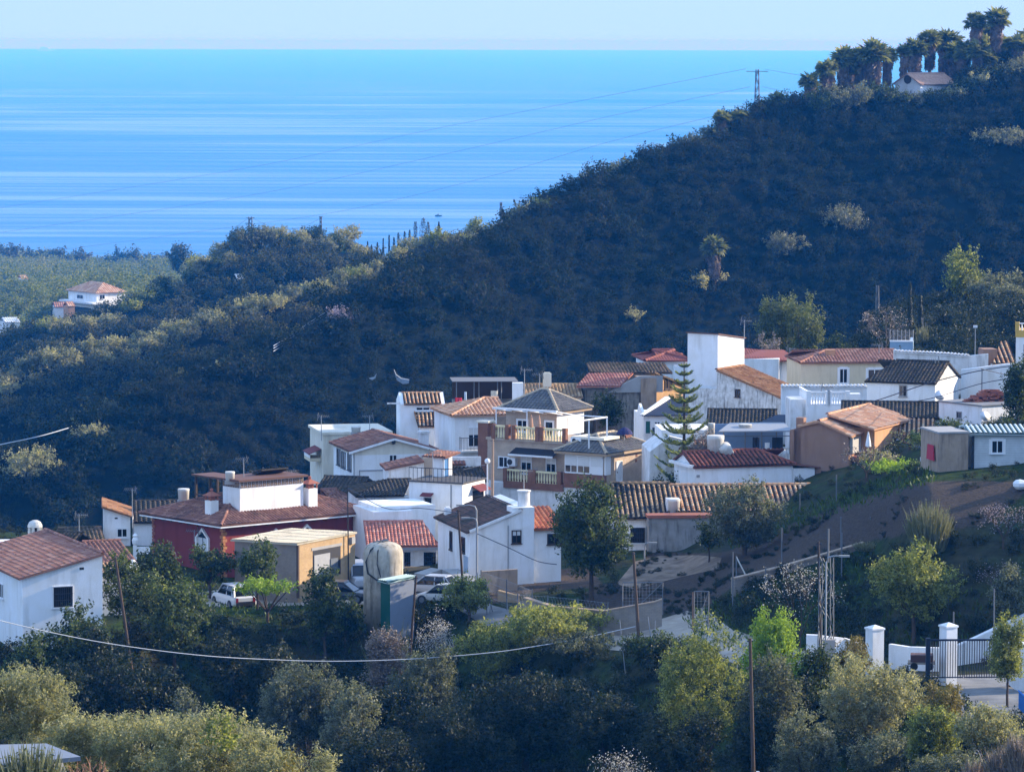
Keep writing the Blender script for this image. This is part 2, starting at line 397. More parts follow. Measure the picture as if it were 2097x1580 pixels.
M_ROAD = dirt_mat('pale_dirt', (.30, .25, .19), (.46, .40, .32))
M_CONC = dirt_mat('worn_concrete', (.17, .165, .155), (.27, .265, .25))
sheet('dirt_road', [[(1235, 1300), (1330, 1275), (1410, 1250), (1440, 1245), (1500, 1290), (1640, 1330), (1700, 1345), (1700, 1400), (1560, 1372), (1450, 1345), (1330, 1338), (1240, 1330)]], 230, 280, M_ROAD, .03)
sheet('concrete_path', [[(870, 1185), (930, 1190), (1010, 1240), (1110, 1265), (1240, 1290), (1240, 1318), (1090, 1300), (990, 1280), (900, 1225)]], 255, 300, M_CONC, .03)
sheet('driveway', [[(1890, 1385), (2200, 1375), (2200, 1480), (1975, 1470), (1960, 1410)]], 205, 248, M_CONC, .035)
sheet('car_park', [[(400, 1215), (520, 1195), (760, 1190), (770, 1238), (430, 1243)]], 282, 305, M_ROAD, .03)

M_TILLSUN = dirt_mat('sunlit_tilled_soil', (.13, .095, .065), (.30, .23, .165))  # paler soil colour: sunlight on the tilled ground is painted in
sheet('sunlit_tilled_plot', [[(1262, 1196), (1300, 1150), (1352, 1138), (1430, 1137), (1478, 1142), (1470, 1165), (1380, 1185), (1300, 1206)]], 262, 300, M_TILLSUN, .03)
sheet('far_road', [[(-40, 606), (0, 610), (40, 622), (76, 635), (60, 642), (20, 632), (-40, 620)]], 1080, 1500, M_ROAD, .8)

def sea_mat():
    m, nt, b = new_mat('sea_water'); v = geopos(nt)
    # wind lanes: long smooth and ruffled streaks lying across the view, wider out at sea, gone far out
    sp = nd(nt, 'ShaderNodeSeparateXYZ'); nt.links.new(v, sp.inputs[0])
    ln = mth(nt, 'LOGARITHM', sp.outputs[1], math.e)
    wob = noise(nt, scaled(nt, v, (.00035, .0002, 1)), 1.0, 2, .5)
    ln0 = ln; ln = mth(nt, 'ADD', ln, mth(nt, 'MULTIPLY', wob, .055))
    def lanes(fx, fy, d, r_):
        cb = nd(nt, 'ShaderNodeCombineXYZ'); nt.links.new(mth(nt, 'MULTIPLY', sp.outputs[0], fx), cb.inputs[0])
        nt.links.new(mth(nt, 'MULTIPLY', ln, fy), cb.inputs[1]); return noise(nt, cb.outputs[0], 1.0, d, r_)
    t = mth(nt, 'ADD', mth(nt, 'ADD', mth(nt, 'MULTIPLY', lanes(.0005, 13.0, 4, .62), .40), mth(nt, 'MULTIPLY', lanes(.0008, 60.0, 4, .65), .40)), mth(nt, 'MULTIPLY', lanes(.0012, 3.5, 2, .5), .2))
    fade = nd(nt, 'ShaderNodeMapRange'); nt.links.new(ln0, fade.inputs[0]); fade.inputs[1].default_value = 9.0; fade.inputs[2].default_value = 9.75; fade.inputs[3].default_value = 1.0; fade.inputs[4].default_value = .12
    t = mth(nt, 'ADD', mth(nt, 'MULTIPLY', mth(nt, 'SUBTRACT', t, .5), fade.outputs[0]), .5)
    lane = ramp(nt, t, [(.43, 0), (.515, .4), (.56, 1)])
    nt.links.new(mixc(nt, lane, (.02, .13, .32), (.06, .22, .42)), b.inputs['Base Color'])
    b.inputs['Roughness'].default_value = .2
    df = nd(nt, 'ShaderNodeBsdfDiffuse'); df.inputs['Color'].default_value = (.055, .205, .47, 1)     # ruffled water turns its blue body to the eye
    mx = nd(nt, 'ShaderNodeMixShader'); mr = nd(nt, 'ShaderNodeMapRange'); nt.links.new(lane, mr.inputs[0]); mr.inputs[3].default_value = .84; mr.inputs[4].default_value = .22
    nt.links.new(mr.outputs[0], mx.inputs[0]); nt.links.new(b.outputs[0], mx.inputs[1]); nt.links.new(df.outputs[0], mx.inputs[2])
    nt.links.new(mx.outputs[0], nt.nodes['Material Output'].inputs['Surface'])
    b.inputs['IOR'].default_value = 1.33
    return m
sea = MB().poly([(-9000, 1750, 0), (9000, 1750, 0), (30000, 70000, 0), (-30000, 70000, 0)]).build('sea', sea_mat())
tag(sea, kind='structure')
def haze_box(dens, col, z0=-6.5, top=CAMZ + 9.5):
    m = bpy.data.materials.new('haze_air'); m.use_nodes = True; nt = m.node_tree; nt.nodes.clear()
    o_ = nd(nt, 'ShaderNodeOutputMaterial'); pv = nd(nt, 'ShaderNodeVolumePrincipled')
    pv.inputs['Color'].default_value = rgb(col); pv.inputs['Density'].default_value = dens
    pv.inputs['Absorption Color'].default_value = (.92, .60, 1, 1); pv.inputs['Anisotropy'].default_value = 0.0
    nt.links.new(pv.outputs[0], o_.inputs['Volume'])
    h = MB().box(-31000, 31000, -60, 71000, z0, top).build('haze', m); tag(h, kind='stuff')
    return h
haze_box(1 / 8700., (.028, .33, 1.0))
# ------------------------------------------------------------------ building kit
class Site:
    """a frame standing on the ground: corner at pixel column px, depth D, turned psi; A runs right/back, B left/back"""
    def __init__(s, name, label, cat, px, D, psi, ybase, group=None, ext=3.0):
        o = P(px, ybase, D); s.x, s.y, s.zb = o.x, o.y, o.z
        p = R(psi); s.A = (math.cos(p), math.sin(p)); s.B = (-math.sin(p), math.cos(p))
        s.root = empty(name, o, p, label, cat, group); s.ext = ext
    def rx(s, px): return ray(px, 900).x
    def a(s, px, b=0.0):
        r = s.rx(px); return (r * (s.y + b * s.B[1]) - s.x - b * s.B[0]) / (s.A[0] - r * s.A[1])
    def b(s, px, a=0.0):
        r = s.rx(px); return (r * (s.y + a * s.A[1]) - s.x - a * s.A[0]) / (s.B[0] - r * s.B[1])
    def z(s, py, a=0.0, b=0.0):
        x = s.x + a * s.A[0] + b * s.B[0]; y = s.y + a * s.A[1] + b * s.B[1]
        return zdepth(CX + x / y * F, py, y) - s.zb
    def u(s, face, px, off):             # coordinate along a face for a pixel column
        return s.a(px, off) if face == 'A' else s.b(px, off)
    def pt(s, face, u, z, out, off):     # local point on a face, 'out' metres in front of it
        return (u, off - out, z) if face == 'A' else (off - out, u, z)
    def rect(s, face, px0, px1, py0, py1, off=0.0):
        u0, u1 = s.u(face, px0, off), s.u(face, px1, off); um = (u0 + u1) / 2
        a_, b_ = (um, off) if face == 'A' else (off, um)
        return min(u0, u1), max(u0, u1), s.z(py1, a_, b_), s.z(py0, a_, b_)
    def fbox(s, mb, face, u0, u1, z0, z1, o0, o1, off=0.0):
        p, q = s.pt(face, u0, z0, o0, off), s.pt(face, u1, z1, o1, off)
        return mb.box(p[0], q[0], p[1], q[1], z0, z1)
    def fpanel(s, name, mat, face, px0, px1, py0, py1, thick=.06, off=0.0, parent=None, o0=-.02):
        u0, u1, z0, z1 = s.rect(face, px0, px1, py0, py1, off)
        return s.fbox(MB(), face, u0, u1, z0, z1, o0, thick, off).build(name, mat, parent or s.root)
    def window(s, face, px0, px1, py0, py1, off=0.0, kind='plain', frame=None, pane=None, fw=.07, name='window'):
        """kind: plain | grille | blind | surround | door"""
        u0, u1, z0, z1 = s.rect(face, px0, px1, py0, py1, off)
        frame = frame or M_WFRAME; pane = pane or M_GLASS
        f = MB()
        for (c0, c1, d0, d1) in ((u0 - fw, u0, z0 - fw, z1 + fw), (u1, u1 + fw, z0 - fw, z1 + fw), (u0, u1, z1, z1 + fw), (u0, u1, z0 - fw, z0)):
            s.fbox(f, face, c0, c1, d0, d1, -.03, .07, off)
        fo = f.build(name, frame, s.root)
        s.fbox(MB(), face, u0, u1, z0, z1, -.03, .015, off).build('pane', pane, fo)
        um, zm = (u0 + u1) / 2, (z0 + z1) / 2
        if kind in ('plain', 'surround', 'blind'):
            g = MB(); s.fbox(g, face, um - .03, um + .03, z0, z1, .0, .05, off); g.build('mullion', frame, fo)
        if kind == 'blind':
            s.fbox(MB(), face, u0 + .01, u1 - .01, zm + (z1 - z0) * .12, z1, .0, .03, off).build('blind', M_BLIND, fo)
        if kind == 'grille':
            g = MB(); n = max(3, int((u1 - u0) / .13))
            for k in range(n + 1):
                uu = u0 + (u1 - u0) * k / n; g.bar(s.pt(face, uu, z0 - .03, .13, off), s.pt(face, uu, z1 + .03, .13, off), .016)
            for zz in (z0, z0 + (z1 - z0) * .33, z0 + (z1 - z0) * .66, z1): g.bar(s.pt(face, u0 - .03, zz, .13, off), s.pt(face, u1 + .03, zz, .13, off), .018)
            g.build('grille', M_IRON, fo)
        if kind == 'surround':
            g = MB(); w2 = .16
            for (c0, c1, d0, d1) in ((u0 - fw - w2, u0 - fw, z0 - w2, z1 + w2), (u1 + fw, u1 + fw + w2, z0 - w2, z1 + w2), (u0 - fw, u1 + fw, z1 + fw, z1 + fw + w2)):
                s.fbox(g, face, c0, c1, d0, d1, -.03, .05, off)
            g.build('surround', M_WHITE, fo)
        if kind != 'door':
            g = MB(); s.fbox(g, face, u0 - fw - .06, u1 + fw + .06, z0 - fw - .07, z0 - fw - .002, -.03, .13, off); g.build('sill', frame, fo)
        else:
            g = MB(); s.fbox(g, face, u0 + .08, u0 + .12, zm - .1, zm + .02, .015, .06, off); g.build('handle', M_IRON, fo)
        return fo
    def walls(s, mat, a0, a1, b0, b1, z0, z1, name='wall', parent=None):
        return MB().box(a0, a1, b0, b1, z0, z1).build(name, mat, parent or s.root)

class RoofB:
    def __init__(s): s.V = []; s.Fc = []; s.UV = []
    def tile(s, poly, per=.30, amp=.075, course=.42, thick=.10, stagger=.03):
        p = [Vector(q) for q in poly]; n = Vector((0, 0, 0))
        for i in range(len(p)): n += (p[i] - p[0]).cross(p[(i + 1) % len(p)] - p[0])
        n.normalize()
        if n.z < 0: n = -n
        sx = (p[1] - p[0]).normalized(); tx = n.cross(sx)
        if sum((q - p[0]).dot(tx) for q in p) < 0: tx = -tx
        q = [((v - p[0]).dot(sx), (v - p[0]).dot(tx)) for v in p]
        smin, smax = min(c[0] for c in q), max(c[0] for c in q); tmax = max(c[1] for c in q)
        ph = (0, .17, .3, .5, .7, .83); pv = (0, .12, .75, 1, .75, .12)
        S, H, C = [], [], []
        k = math.floor(smin / per)
        while k * per < smax:
            for a_, h_ in zip(ph, pv):
                x = (k + a_) * per
                if smin < x < smax: S.append(x); H.append(h_)
            k += 1
        w1, w2, w3 = rng.uniform(0, 6), rng.uniform(0, 6), rng.uniform(.8, 1.4)
        S = [smin + 1e-4] + S + [smax - 1e-4]; H = [0] + H + [0]
        nc = max(1, math.ceil(tmax / course)); i0 = len(s.V); rows = []
        for j in range(nc):
            rows += [(j * course, stagger), ((j + 1) * course - .01, 0)]
        for x, h_ in zip(S, H):
            ts = []
            for e in range(len(q)):
                (x0, y0), (x1, y1) = q[e], q[(e + 1) % len(q)]
                if abs(x1 - x0) < 1e-9: continue
                f_ = (x - x0) / (x1 - x0)
                if -1e-6 <= f_ <= 1 + 1e-6: ts.append(y0 + f_ * (y1 - y0))
            lo, hi = min(ts), max(ts); slip = rng.uniform(-.03, .035)
            for t, st in rows:
                t2 = min(max(t + slip * (t > 0), lo), hi)
                v = p[0] + sx * x + tx * t2 + n * (amp * h_ + st + .012 + .022 * math.sin(w3 * x + w1) * math.sin(1.1 * t2 + w2) + rng.uniform(-.006, .006))
                s.V.append(tuple(v)); s.UV.append((x / per, max(0, t2) / course))
        m = len(rows)
        for c in range(len(S) - 1):
            for r in range(m - 1):
                a = i0 + c * m + r; b = a + m
                s.Fc.append([a, b, b + 1, a + 1] if sx.cross(tx).dot(n) > 0 else [a, a + 1, b + 1, b])
        # slab under the tiles
        mb = MB(); mb.prism([tuple(v - n * thick) for v in p], n * (thick + .008)); s.add(mb, (7.5, .5))
        return s
    def add(s, mb, uv=(3.5, .5)):
        i = len(s.V); s.V += mb.v; s.Fc += [[i + k for k in f] for f in mb.f]; s.UV += [(uv[0] + (k % 3), uv[1]) for k in range(len(mb.v))]
    def cap(s, a, b, r=.13):
        a, b = Vector(a), Vector(b); L = (b - a).length; n = max(1, int(L / .42)); d = (b - a).normalized()
        sd = d.cross(Vector((0, 0, 1))).normalized(); up = sd.cross(d)
        for k in range(n):
            i = len(s.V)
            for t, rr in ((k / n, r * 1.12), ((k + 1.05) / n, r * .95)):
                c = a + (b - a) * t
                for j in range(7):
                    g = math.pi * j / 6
                    s.V.append(tuple(c + sd * rr * math.cos(g) + up * rr * math.sin(g))); s.UV.append((40.5 + k, 9.5))
            for j in range(6): s.Fc.append([i + j, i + 7 + j, i + 8 + j, i + j + 1])
        return s
    def build(s, mat, parent, name='roof'):
        o = mesh_np(name, s.V, s.Fc, mat, parent)
        l = o.data.uv_layers.new(name='UVMap'); vi = np.empty(len(o.data.loops), np.int32); o.data.loops.foreach_get('vertex_index', vi)
        l.data.foreach_set('uv', np.asarray(s.UV, np.float32)[vi].ravel())
        return o
def gable_a(a0, a1, b0, b1, ze, zr, br=None, oh=.25, ohg=.15, zb=None):
    """ridge along A: returns the two sloped polygons (front, back), ridge ends"""
    br = (b0 + b1) / 2 if br is None else br; zb = ze if zb is None else zb
    sl = (zr - ze) / (br - b0); sb = (zr - zb) / (b1 - br)
    f = [(a0 - ohg, b0 - oh, ze - sl * oh), (a1 + ohg, b0 - oh, ze - sl * oh), (a1 + ohg, br, zr), (a0 - ohg, br, zr)]
    k = [(a1 + ohg, b1 + oh, zb - sb * oh), (a0 - ohg, b1 + oh, zb - sb * oh), (a0 - ohg, br, zr), (a1 + ohg, br, zr)]
    return f, k, (a0 - ohg, br, zr), (a1 + ohg, br, zr)
def gable_b(a0, a1, b0, b1, ze, zr, ar=None, oh=.25, ohg=.15, zb=None):
    """ridge along B: returns (left plane over a0, right plane over a1), ridge ends"""
    ar = (a0 + a1) / 2 if ar is None else ar; zb = ze if zb is None else zb
    sl = (zr - ze) / (ar - a0); sb = (zr - zb) / (a1 - ar)
    f = [(a0 - oh, b1 + ohg, ze - sl * oh), (a0 - oh, b0 - ohg, ze - sl * oh), (ar, b0 - ohg, zr), (ar, b1 + ohg, zr)]
    k = [(a1 + oh, b0 - ohg, zb - sb * oh), (a1 + oh, b1 + ohg, zb - sb * oh), (ar, b1 + ohg, zr), (ar, b0 - ohg, zr)]
    return f, k, (ar, b0 - ohg, zr), (ar, b1 + ohg, zr)
def hip(a0, a1, b0, b1, ze, zr, oh=.35, inset=None, along='A'):
    """hipped roof: list of four polygons and the ridge/hip lines"""
    a0 -= oh; a1 += oh; b0 -= oh; b1 += oh
    if along == 'A':
        i = (b1 - b0) / 2 if inset is None else inset; bm = (b0 + b1) / 2
        r0, r1 = (a0 + i, bm, zr), (a1 - i, bm, zr)
    else:
        i = (a1 - a0) / 2 if inset is None else inset; am = (a0 + a1) / 2
        r0, r1 = (am, b0 + i, zr), (am, b1 - i, zr)
    c = [(a0, b0, ze), (a1, b0, ze), (a1, b1, ze), (a0, b1, ze)]
    if along == 'A':
        polys = [[c[0], c[1], r1, r0], [c[1], c[2], r1], [c[2], c[3], r0, r1], [c[3], c[0], r0]]
        lines = [(r0, r1), (c[0], r0), (c[3], r0), (c[1], r1), (c[2], r1)]
    else:
        polys = [[c[0], c[1], r0], [c[1], c[2], r1, r0], [c[2], c[3], r1], [c[3], c[0], r0, r1]]
        lines = [(r0, r1), (c[0], r0), (c[1], r0), (c[2], r1), (c[3], r1)]
    return polys, lines
def gwall_a(mb, b0, pts, t=.25):
    """gable wall: polygon (a, z) extruded backwards along B"""
    return mb.prism([(a, b0, z) for a, z in pts], (0, t, 0))
def gwall_b(mb, a0, pts, t=.25):
    return mb.prism([(a0, b, z) for b, z in pts], (t, 0, 0))

# ------------------------------------------------------------------ shared materials
M_WHITE = stucco('white_limewash', (.88, .88, .87), .10)
M_WHITE2 = stucco('weathered_limewash', (.83, .82, .80), .22, .8)
M_WHITE3 = stucco('peeling_limewash', (.74, .74, .72), .45, 1.6)
M_CREAM = stucco('cream_render', (.72, .62, .43), .10)
M_CREAM2 = stucco('pale_cream_render', (.78, .72, .58), .12)
M_OXRED = stucco('oxblood_render', (.23, .045, .045), .12)
M_BROWNR = stucco('brown_render', (.34, .205, .14), .12)
M_ORANGER = stucco('orange_and_sunlit_render', (.55, .30, .16), .10)  # on the brown house this is its render with sunlight put into the colour
M_GREYR = stucco('bare_cement_render', (.32, .31, .29), .35, .9)
M_TANR = stucco('tan_block_wall', (.42, .31, .22), .25, .9)
M_YELLOWR = stucco('ochre_render', (.65, .42, .10), .1)
M_RED = tiles('red_tiles', [(.30, .13, .085), (.38, .18, .12), (.33, .15, .10), (.45, .24, .165)], (.10, .06, .045), .25)
M_DKRED = tiles('dark_red_tiles', [(.20, .09, .06), (.27, .125, .085), (.23, .105, .075), (.35, .18, .12)], (.07, .045, .035), .3)
M_PINK = tiles('pinkish_red_tiles', [(.42, .15, .10), (.50, .20, .14), (.38, .13, .09), (.54, .26, .18)], (.12, .05, .04), .1)
M_ORANGE = tiles('orange_tiles', [(.58, .30, .16), (.66, .38, .22), (.52, .25, .13), (.70, .45, .28)], (.22, .11, .06), .1)
M_BLACKT = tiles('lichen_black_tiles', [(.045, .038, .028), (.07, .055, .04), (.055, .05, .032), (.10, .07, .045)], (.022, .02, .014), .45)
M_MOSSY = tiles('mossy_brown_tiles', [(.13, .085, .055), (.20, .13, .075), (.16, .115, .065), (.24, .13, .07)], (.05, .045, .025), .55)
M_STRIPE = tiles('weathered_orange_tiles', [(.50, .24, .11), (.60, .36, .19), (.40, .20, .10), (.56, .40, .25)], (.05, .04, .03), .30, channel=(.17, .30, .95))
M_RUST = tiles('rust_brown_tiles', [(.34, .15, .06), (.40, .19, .08), (.28, .12, .05), (.45, .24, .11)], (.12, .06, .03), .3)
M_SLATE = tiles('grey_concrete_tiles', [(.11, .105, .10), (.15, .14, .13), (.13, .12, .115), (.17, .16, .14)], (.06, .055, .045), .2)
M_WFRAME = plain('white_frame_paint', (.78, .78, .77), .45, var=.05)
M_BLIND = plain('white_slat_blind', (.66, .66, .63), .6, var=.06)
M_DARKWOOD = plain('dark_wood', (.06, .035, .02), .7)
M_IRON = plain('dark_iron', (.03, .03, .032), .5, .3)
M_STEEL = plain('galvanised_steel', (.15, .155, .16), .65, .2)
M_GALV = plain('weathered_zinc', (.30, .31, .32), .6, .2)
M_WOODP = plain('weathered_pole_wood', (.10, .065, .042), .9, scale=2.0, var=.35)
M_CONC2 = plain('grey_concrete', (.33, .32, .30), .9, var=.25, scale=1.2)
M_TANK = stucco('fibre_cement_tank', (.66, .64, .58), .18, 1.2)
M_BRICKRED = plain('red_brick_trim', (.32, .11, .065), .85, var=.25, scale=6)
M_BLACK = plain('black_plastic', (.015, .015, .016), .5)
M_BLUEP = plain('blue_door_paint', (.05, .20, .45), .5)
M_GREENP = plain('dark_green_paint', (.01, .10, .07), .5)
M_NAVY = plain('navy_sheeting', (.015, .025, .05), .7, var=.3)
m_, nt_, b_ = new_mat('window_glass')
b_.inputs['Base Color'].default_value = (.012, .014, .018, 1); b_.inputs['Roughness'].default_value = .08; M_GLASS = m_
def brickmat(name, c1, c2, mortar, sx=4.0, bw=.5, rh=.25, ms=.02):
    m, nt, b = new_mat(name); v = objco(nt)
    sp = nd(nt, 'ShaderNodeSeparateXYZ'); nt.links.new(v, sp.inputs[0])
    cb = nd(nt, 'ShaderNodeCombineXYZ'); nt.links.new(mth(nt, 'ADD', sp.outputs[0], sp.outputs[1]), cb.inputs[0]); nt.links.new(sp.outputs[2], cb.inputs[1])
    br = nd(nt, 'ShaderNodeTexBrick'); nt.links.new(cb.outputs[0], br.inputs['Vector'])
    br.inputs['Color1'].default_value = rgb(c1); br.inputs['Color2'].default_value = rgb(c2); br.inputs['Mortar'].default_value = rgb(mortar)
    br.inputs['Scale'].default_value = sx; br.inputs['Brick Width'].default_value = bw; br.inputs['Row Height'].default_value = rh; br.inputs['Mortar Size'].default_value = ms
    n1 = noise(nt, v, 1.4, 5)
    c = mixc(nt, ramp(nt, n1, [(.35, 0), (.75, .55)]), br.outputs['Color'], tuple(x * .55 for x in c1))
    nt.links.new(c, b.inputs['Base Color']); b.inputs['Roughness'].default_value = .9; b.inputs['Specular IOR Level'].default_value = .2
    bump(nt, b, br.outputs['Fac'], .3, .015); return m
M_BRICK = brickmat('pale_facing_brick', (.52, .39, .28), (.45, .33, .235), (.56, .48, .38), 4.0)
M_BRICKD = brickmat('red_facing_brick', (.26, .105, .06), (.22, .085, .05), (.30, .2, .14), 4.0)
M_BLOCK = brickmat('hollow_block_wall', (.56, .38, .19), (.48, .30, .14), (.42, .31, .19), 2.4, .5, .25, .03)
M_BLOCKG = brickmat('shaded_block_wall', (.34, .28, .22), (.29, .24, .19), (.24, .21, .18), 2.4, .5, .25, .02)

M_TANCAP = plain('tan_ridge_tiles', (.46, .36, .24), .85, var=.25, scale=3)
# ------------------------------------------------------------------ houses of the village, front left first
G_H = 'houses of the hillside village'
# --- big white house at the lower left
s = Site('white_house', 'white house with reddish tiled lean-to roof and grilled window at the lower left edge', 'house', 47, 266, 22, 1345, G_H)
W, L = s.a(208), s.b(115, s.a(208)) + 3
z0, z1 = s.z(1181), s.z(1133, W, 0)
mb = MB().box(0, W, 0, L, -4, z0 - .12); gwall_a(mb, 0, [(0, z0 - .12), (W, z0 - .12), (W, z1 - .12)], L); mb.build('wall', M_WHITE, s.root)
r = RoofB().tile([(-.3, L + .1, z0 - .08), (-.3, -.25, z0 - .08), (W + .05, -.25, z1), (W + .05, L + .1, z1)], per=.27, amp=.06)
r.cap((W, -.2, z1 + .05), (W, L, z1 + .05)).build(M_RED, s.root)
s.window('A', 107, 145, 1201, 1241, kind='grille', pane=M_GLASS)
s.window('B', -2, 5, 1196, 1222, kind='plain')
s.fpanel('vent', M_BLACK, 'A', 161, 170, 1161, 1166, .02)
# --- dark tiled low house behind it
s = Site('low_house', 'low house with dark ribbed tile roof between the white house and the red house', 'house', 205, 288, 22, 1185, G_H)
W, L = s.a(272), s.b(172) ; ze, zr = s.z(1150), s.z(1110, 0, L)
s.walls(M_WHITE2, 0, W, 0, L, -3, ze - .1)
mb = MB(); gwall_b(mb, 0, [(0, ze - .1), (L, ze - .1), (L, zr - .1)], W); mb.build('gable', M_WHITE2, s.root)
RoofB().tile([(-.2, -.3, ze - .1), (W + .2, -.3, ze - .1), (W + .2, L, zr), (-.2, L, zr)], per=.32).cap((-.2, L, zr + .04), (W + .2, L, zr + .04)).build(M_DKRED, s.root)
# its lower porch roof
s = Site('porch', 'small porch roof of orange tiles with a white round-topped gatepost', 'porch', 212, 280, 18, 1195)
W = s.a(262); ze, zr = s.z(1176), s.z(1152, 0, 2.0)
s.walls(M_WHITE2, 0, W, .2, 2.0, -2.5, ze - .1)
RoofB().tile([(-.1, -.2, ze), (W, -.2, ze), (W, 2.0, zr), (-.1, 2.0, zr)], per=.3).build(M_STRIPE, s.root)
MB().lathe([(.32, -1.5), (.32, .9), (.4, .92), (.4, 1.05), (.3, 1.3), (.12, 1.5)], (W + .4, .5, ze - .6), 12).build('gatepost', M_WHITE, s.root)
# --- brown-roof house and its neighbours at far left
s = Site('tiled_house', 'house showing only a brown tiled roof behind the low dark roof at left', 'house', 132, 312, 12, 1140, G_H)
W = s.a(212); ze = s.z(1113); zr = s.z(1081, 0, 3.4)
s.walls(M_WHITE2, 0, W, 0, 6.8, -3, ze - .1)
f, k, ra, rb = gable_a(0, W, 0, 6.8, ze, zr)
f2 = [f[0], f[1], f[2], (f[3][0] + .5, f[3][1], f[3][2])]
RoofB().tile(f2, per=.3).tile(k, per=.3).cap(ra, rb).build(M_MOSSY, s.root)
s = Site('tiled_house', 'house with a sagging dark roof beside the white cupola chimney at far left', 'house', 88, 304, -24, 1150, G_H)
W, L = s.a(130), 5.0; ze = s.z(1126); zr = s.z(1092, W * .9, 2)
s.walls(M_WHITE2, 0, W, 0, L, -3, ze - .1)
f, k, ra, rb = gable_a(0, W, 0, L, ze, zr)
RoofB().tile(f).tile(k).cap(ra, rb).build(M_BLACKT, s.root)
s = Site('flat_house', 'flat roofed white house low at the left edge behind the big white house', 'house', -30, 296, 6, 1160, G_H)
W = s.a(46); s.walls(M_WHITE, 0, W, 0, 5, -3, s.z(1121)); s.walls(M_WHITE, -.1, W + .1, -.1, .15, s.z(1121), s.z(1118), 'parapet')
# white cupola chimney
s = Site('cupola_chimney', 'tall white chimney with a domed arched cupola at far left', 'chimney', 72, 300, 0, 1122)
zt = s.z(1064); zb = s.z(1098)
MB().box(-.55, .55, -.55, .55, -1.5, zb - .05).build('base', M_WHITE2, s.root)
MB().lathe([(.62, zb - .12), (.66, zb), (.55, zb + .06)], (0, 0, 0), 14).build('collar', M_WHITE, s.root)
m = MB()
for k in range(6):
    t = k * math.pi / 3 + .3; m.box(math.cos(t) * .42 - .1, math.cos(t) * .42 + .1, math.sin(t) * .42 - .1, math.sin(t) * .42 + .1, zb, zt - .5)
m.lathe([(.55, zt - .52), (.53, zt - .35), (.42, zt - .15), (.22, zt - .03), (.03, zt)], (0, 0, 0), 14); m.build('cupola', M_TANK, s.root)
MB().lathe([(.26, zb), (.26, zt - .5)], (0, 0, 0), 10).build('flue', M_BLACK, s.root)
# --- white gabled house with ribbed roof, left of the red house
s = Site('white_house', 'white house with a blank lean-to gable and black ribbed roof left of the red house', 'house', 212, 316, 6, 1120, G_H)
W = s.a(266); zl, zh = s.z(1057, W, 0), s.z(1039)
s.walls(M_WHITE, 0, W, 0, 6, -3, zl)
mb = MB(); gwall_a(mb, 0, [(0, zl), (W, zl), (0, zh)], 6); mb.build('gable', M_WHITE, s.root)
RoofB().tile([(W + .2, -.25, zl), (W + .2, 6, zl), (-.1, 6, zh + .08), (-.1, -.25, zh + .08)]).build(M_RUST, s.root)
s.window('A', 240, 258, 1083, 1098, kind='plain', fw=.12)
s.fpanel('vent', M_BLACK, 'A', 234, 240, 1059, 1062, .02)
a0, a1 = W + .25, s.a(380); ze, zr = s.z(1070, W), s.z(1026, W, 4.2)
MB().box(a0, a1, .4, 7, -3, ze - .12).build('wing_wall', M_WHITE, s.root)
RoofB().tile([(a0, .1, ze), (a1 + .2, .1, ze), (a1 + .2, 4.2, zr), (a0, 4.2, zr)], per=.38, amp=.1).cap((a0, 4.2, zr), (a1, 4.2, zr)).build(M_BLACKT, s.root)

# --- the oxblood red house
s = Site('red_house', 'oxblood red house with hipped red tile roof, brick quoins and a white roof room', 'house', 457, 300, 40, 1190, G_H)
W, L = s.a(745), s.b(312); ze = s.z(1071)
s.walls(M_OXRED, 0, W, 0, L, -4, ze - .05)
pl, ln = hip(0, W, 0, L, ze - .05, ze + 1.75, oh=.75, along='A' if W > L else 'B', inset=min(W, L) / 2 + .75)
r = RoofB()
for p_ in pl: r.tile(p_, per=.28, amp=.06)
for a_, b__ in ln: r.cap(a_, b__)
roof = r.build(M_DKRED, s.root)
e = MB()
for (x0, x1, y0, y1) in ((-.72, W + .72, -.72, -.5), (-.72, -.5, -.5, L + .72), (W + .5, W + .72, -.5, L + .72)): e.box(x0, x1, y0, y1, ze - .26, ze - .17)
e.build('eave_board', M_WHITE, roof)
for k in range(int(W / 1.1)): MB().box(.4 + k * 1.1, .52 + k * 1.1, -.5, 0, ze - .40, ze - .28).build('rafter_end', M_DARKWOOD, roof)
for k in range(int(L / 1.1)): MB().box(-.5, 0, .4 + k * 1.1, .52 + k * 1.1, ze - .40, ze - .28).build('rafter_end', M_DARKWOOD, roof)
for (cx, cy, nm) in ((0, 0, 'quoin'), (W, 0, 'quoin'), (0, L, 'quoin')):
    q = MB(); zz = -1.0; j = 0
    while zz < ze - .6:
        d1, d2 = (.34, .18) if j % 2 else (.18, .34)
        sx = 1 if cx == 0 else -1; sy = 1 if cy == 0 else -1
        q.box(cx - sx * .05, cx + sx * d1, cy - sy * .05, cy + sy * d2, zz, zz + .22); zz += .26; j += 1
    q.build('quoin', M_BRICKRED if (cx, cy) != (0, 0) else plain('orange_brick_trim', (.45, .19, .07), .85, var=.25, scale=6), s.root)
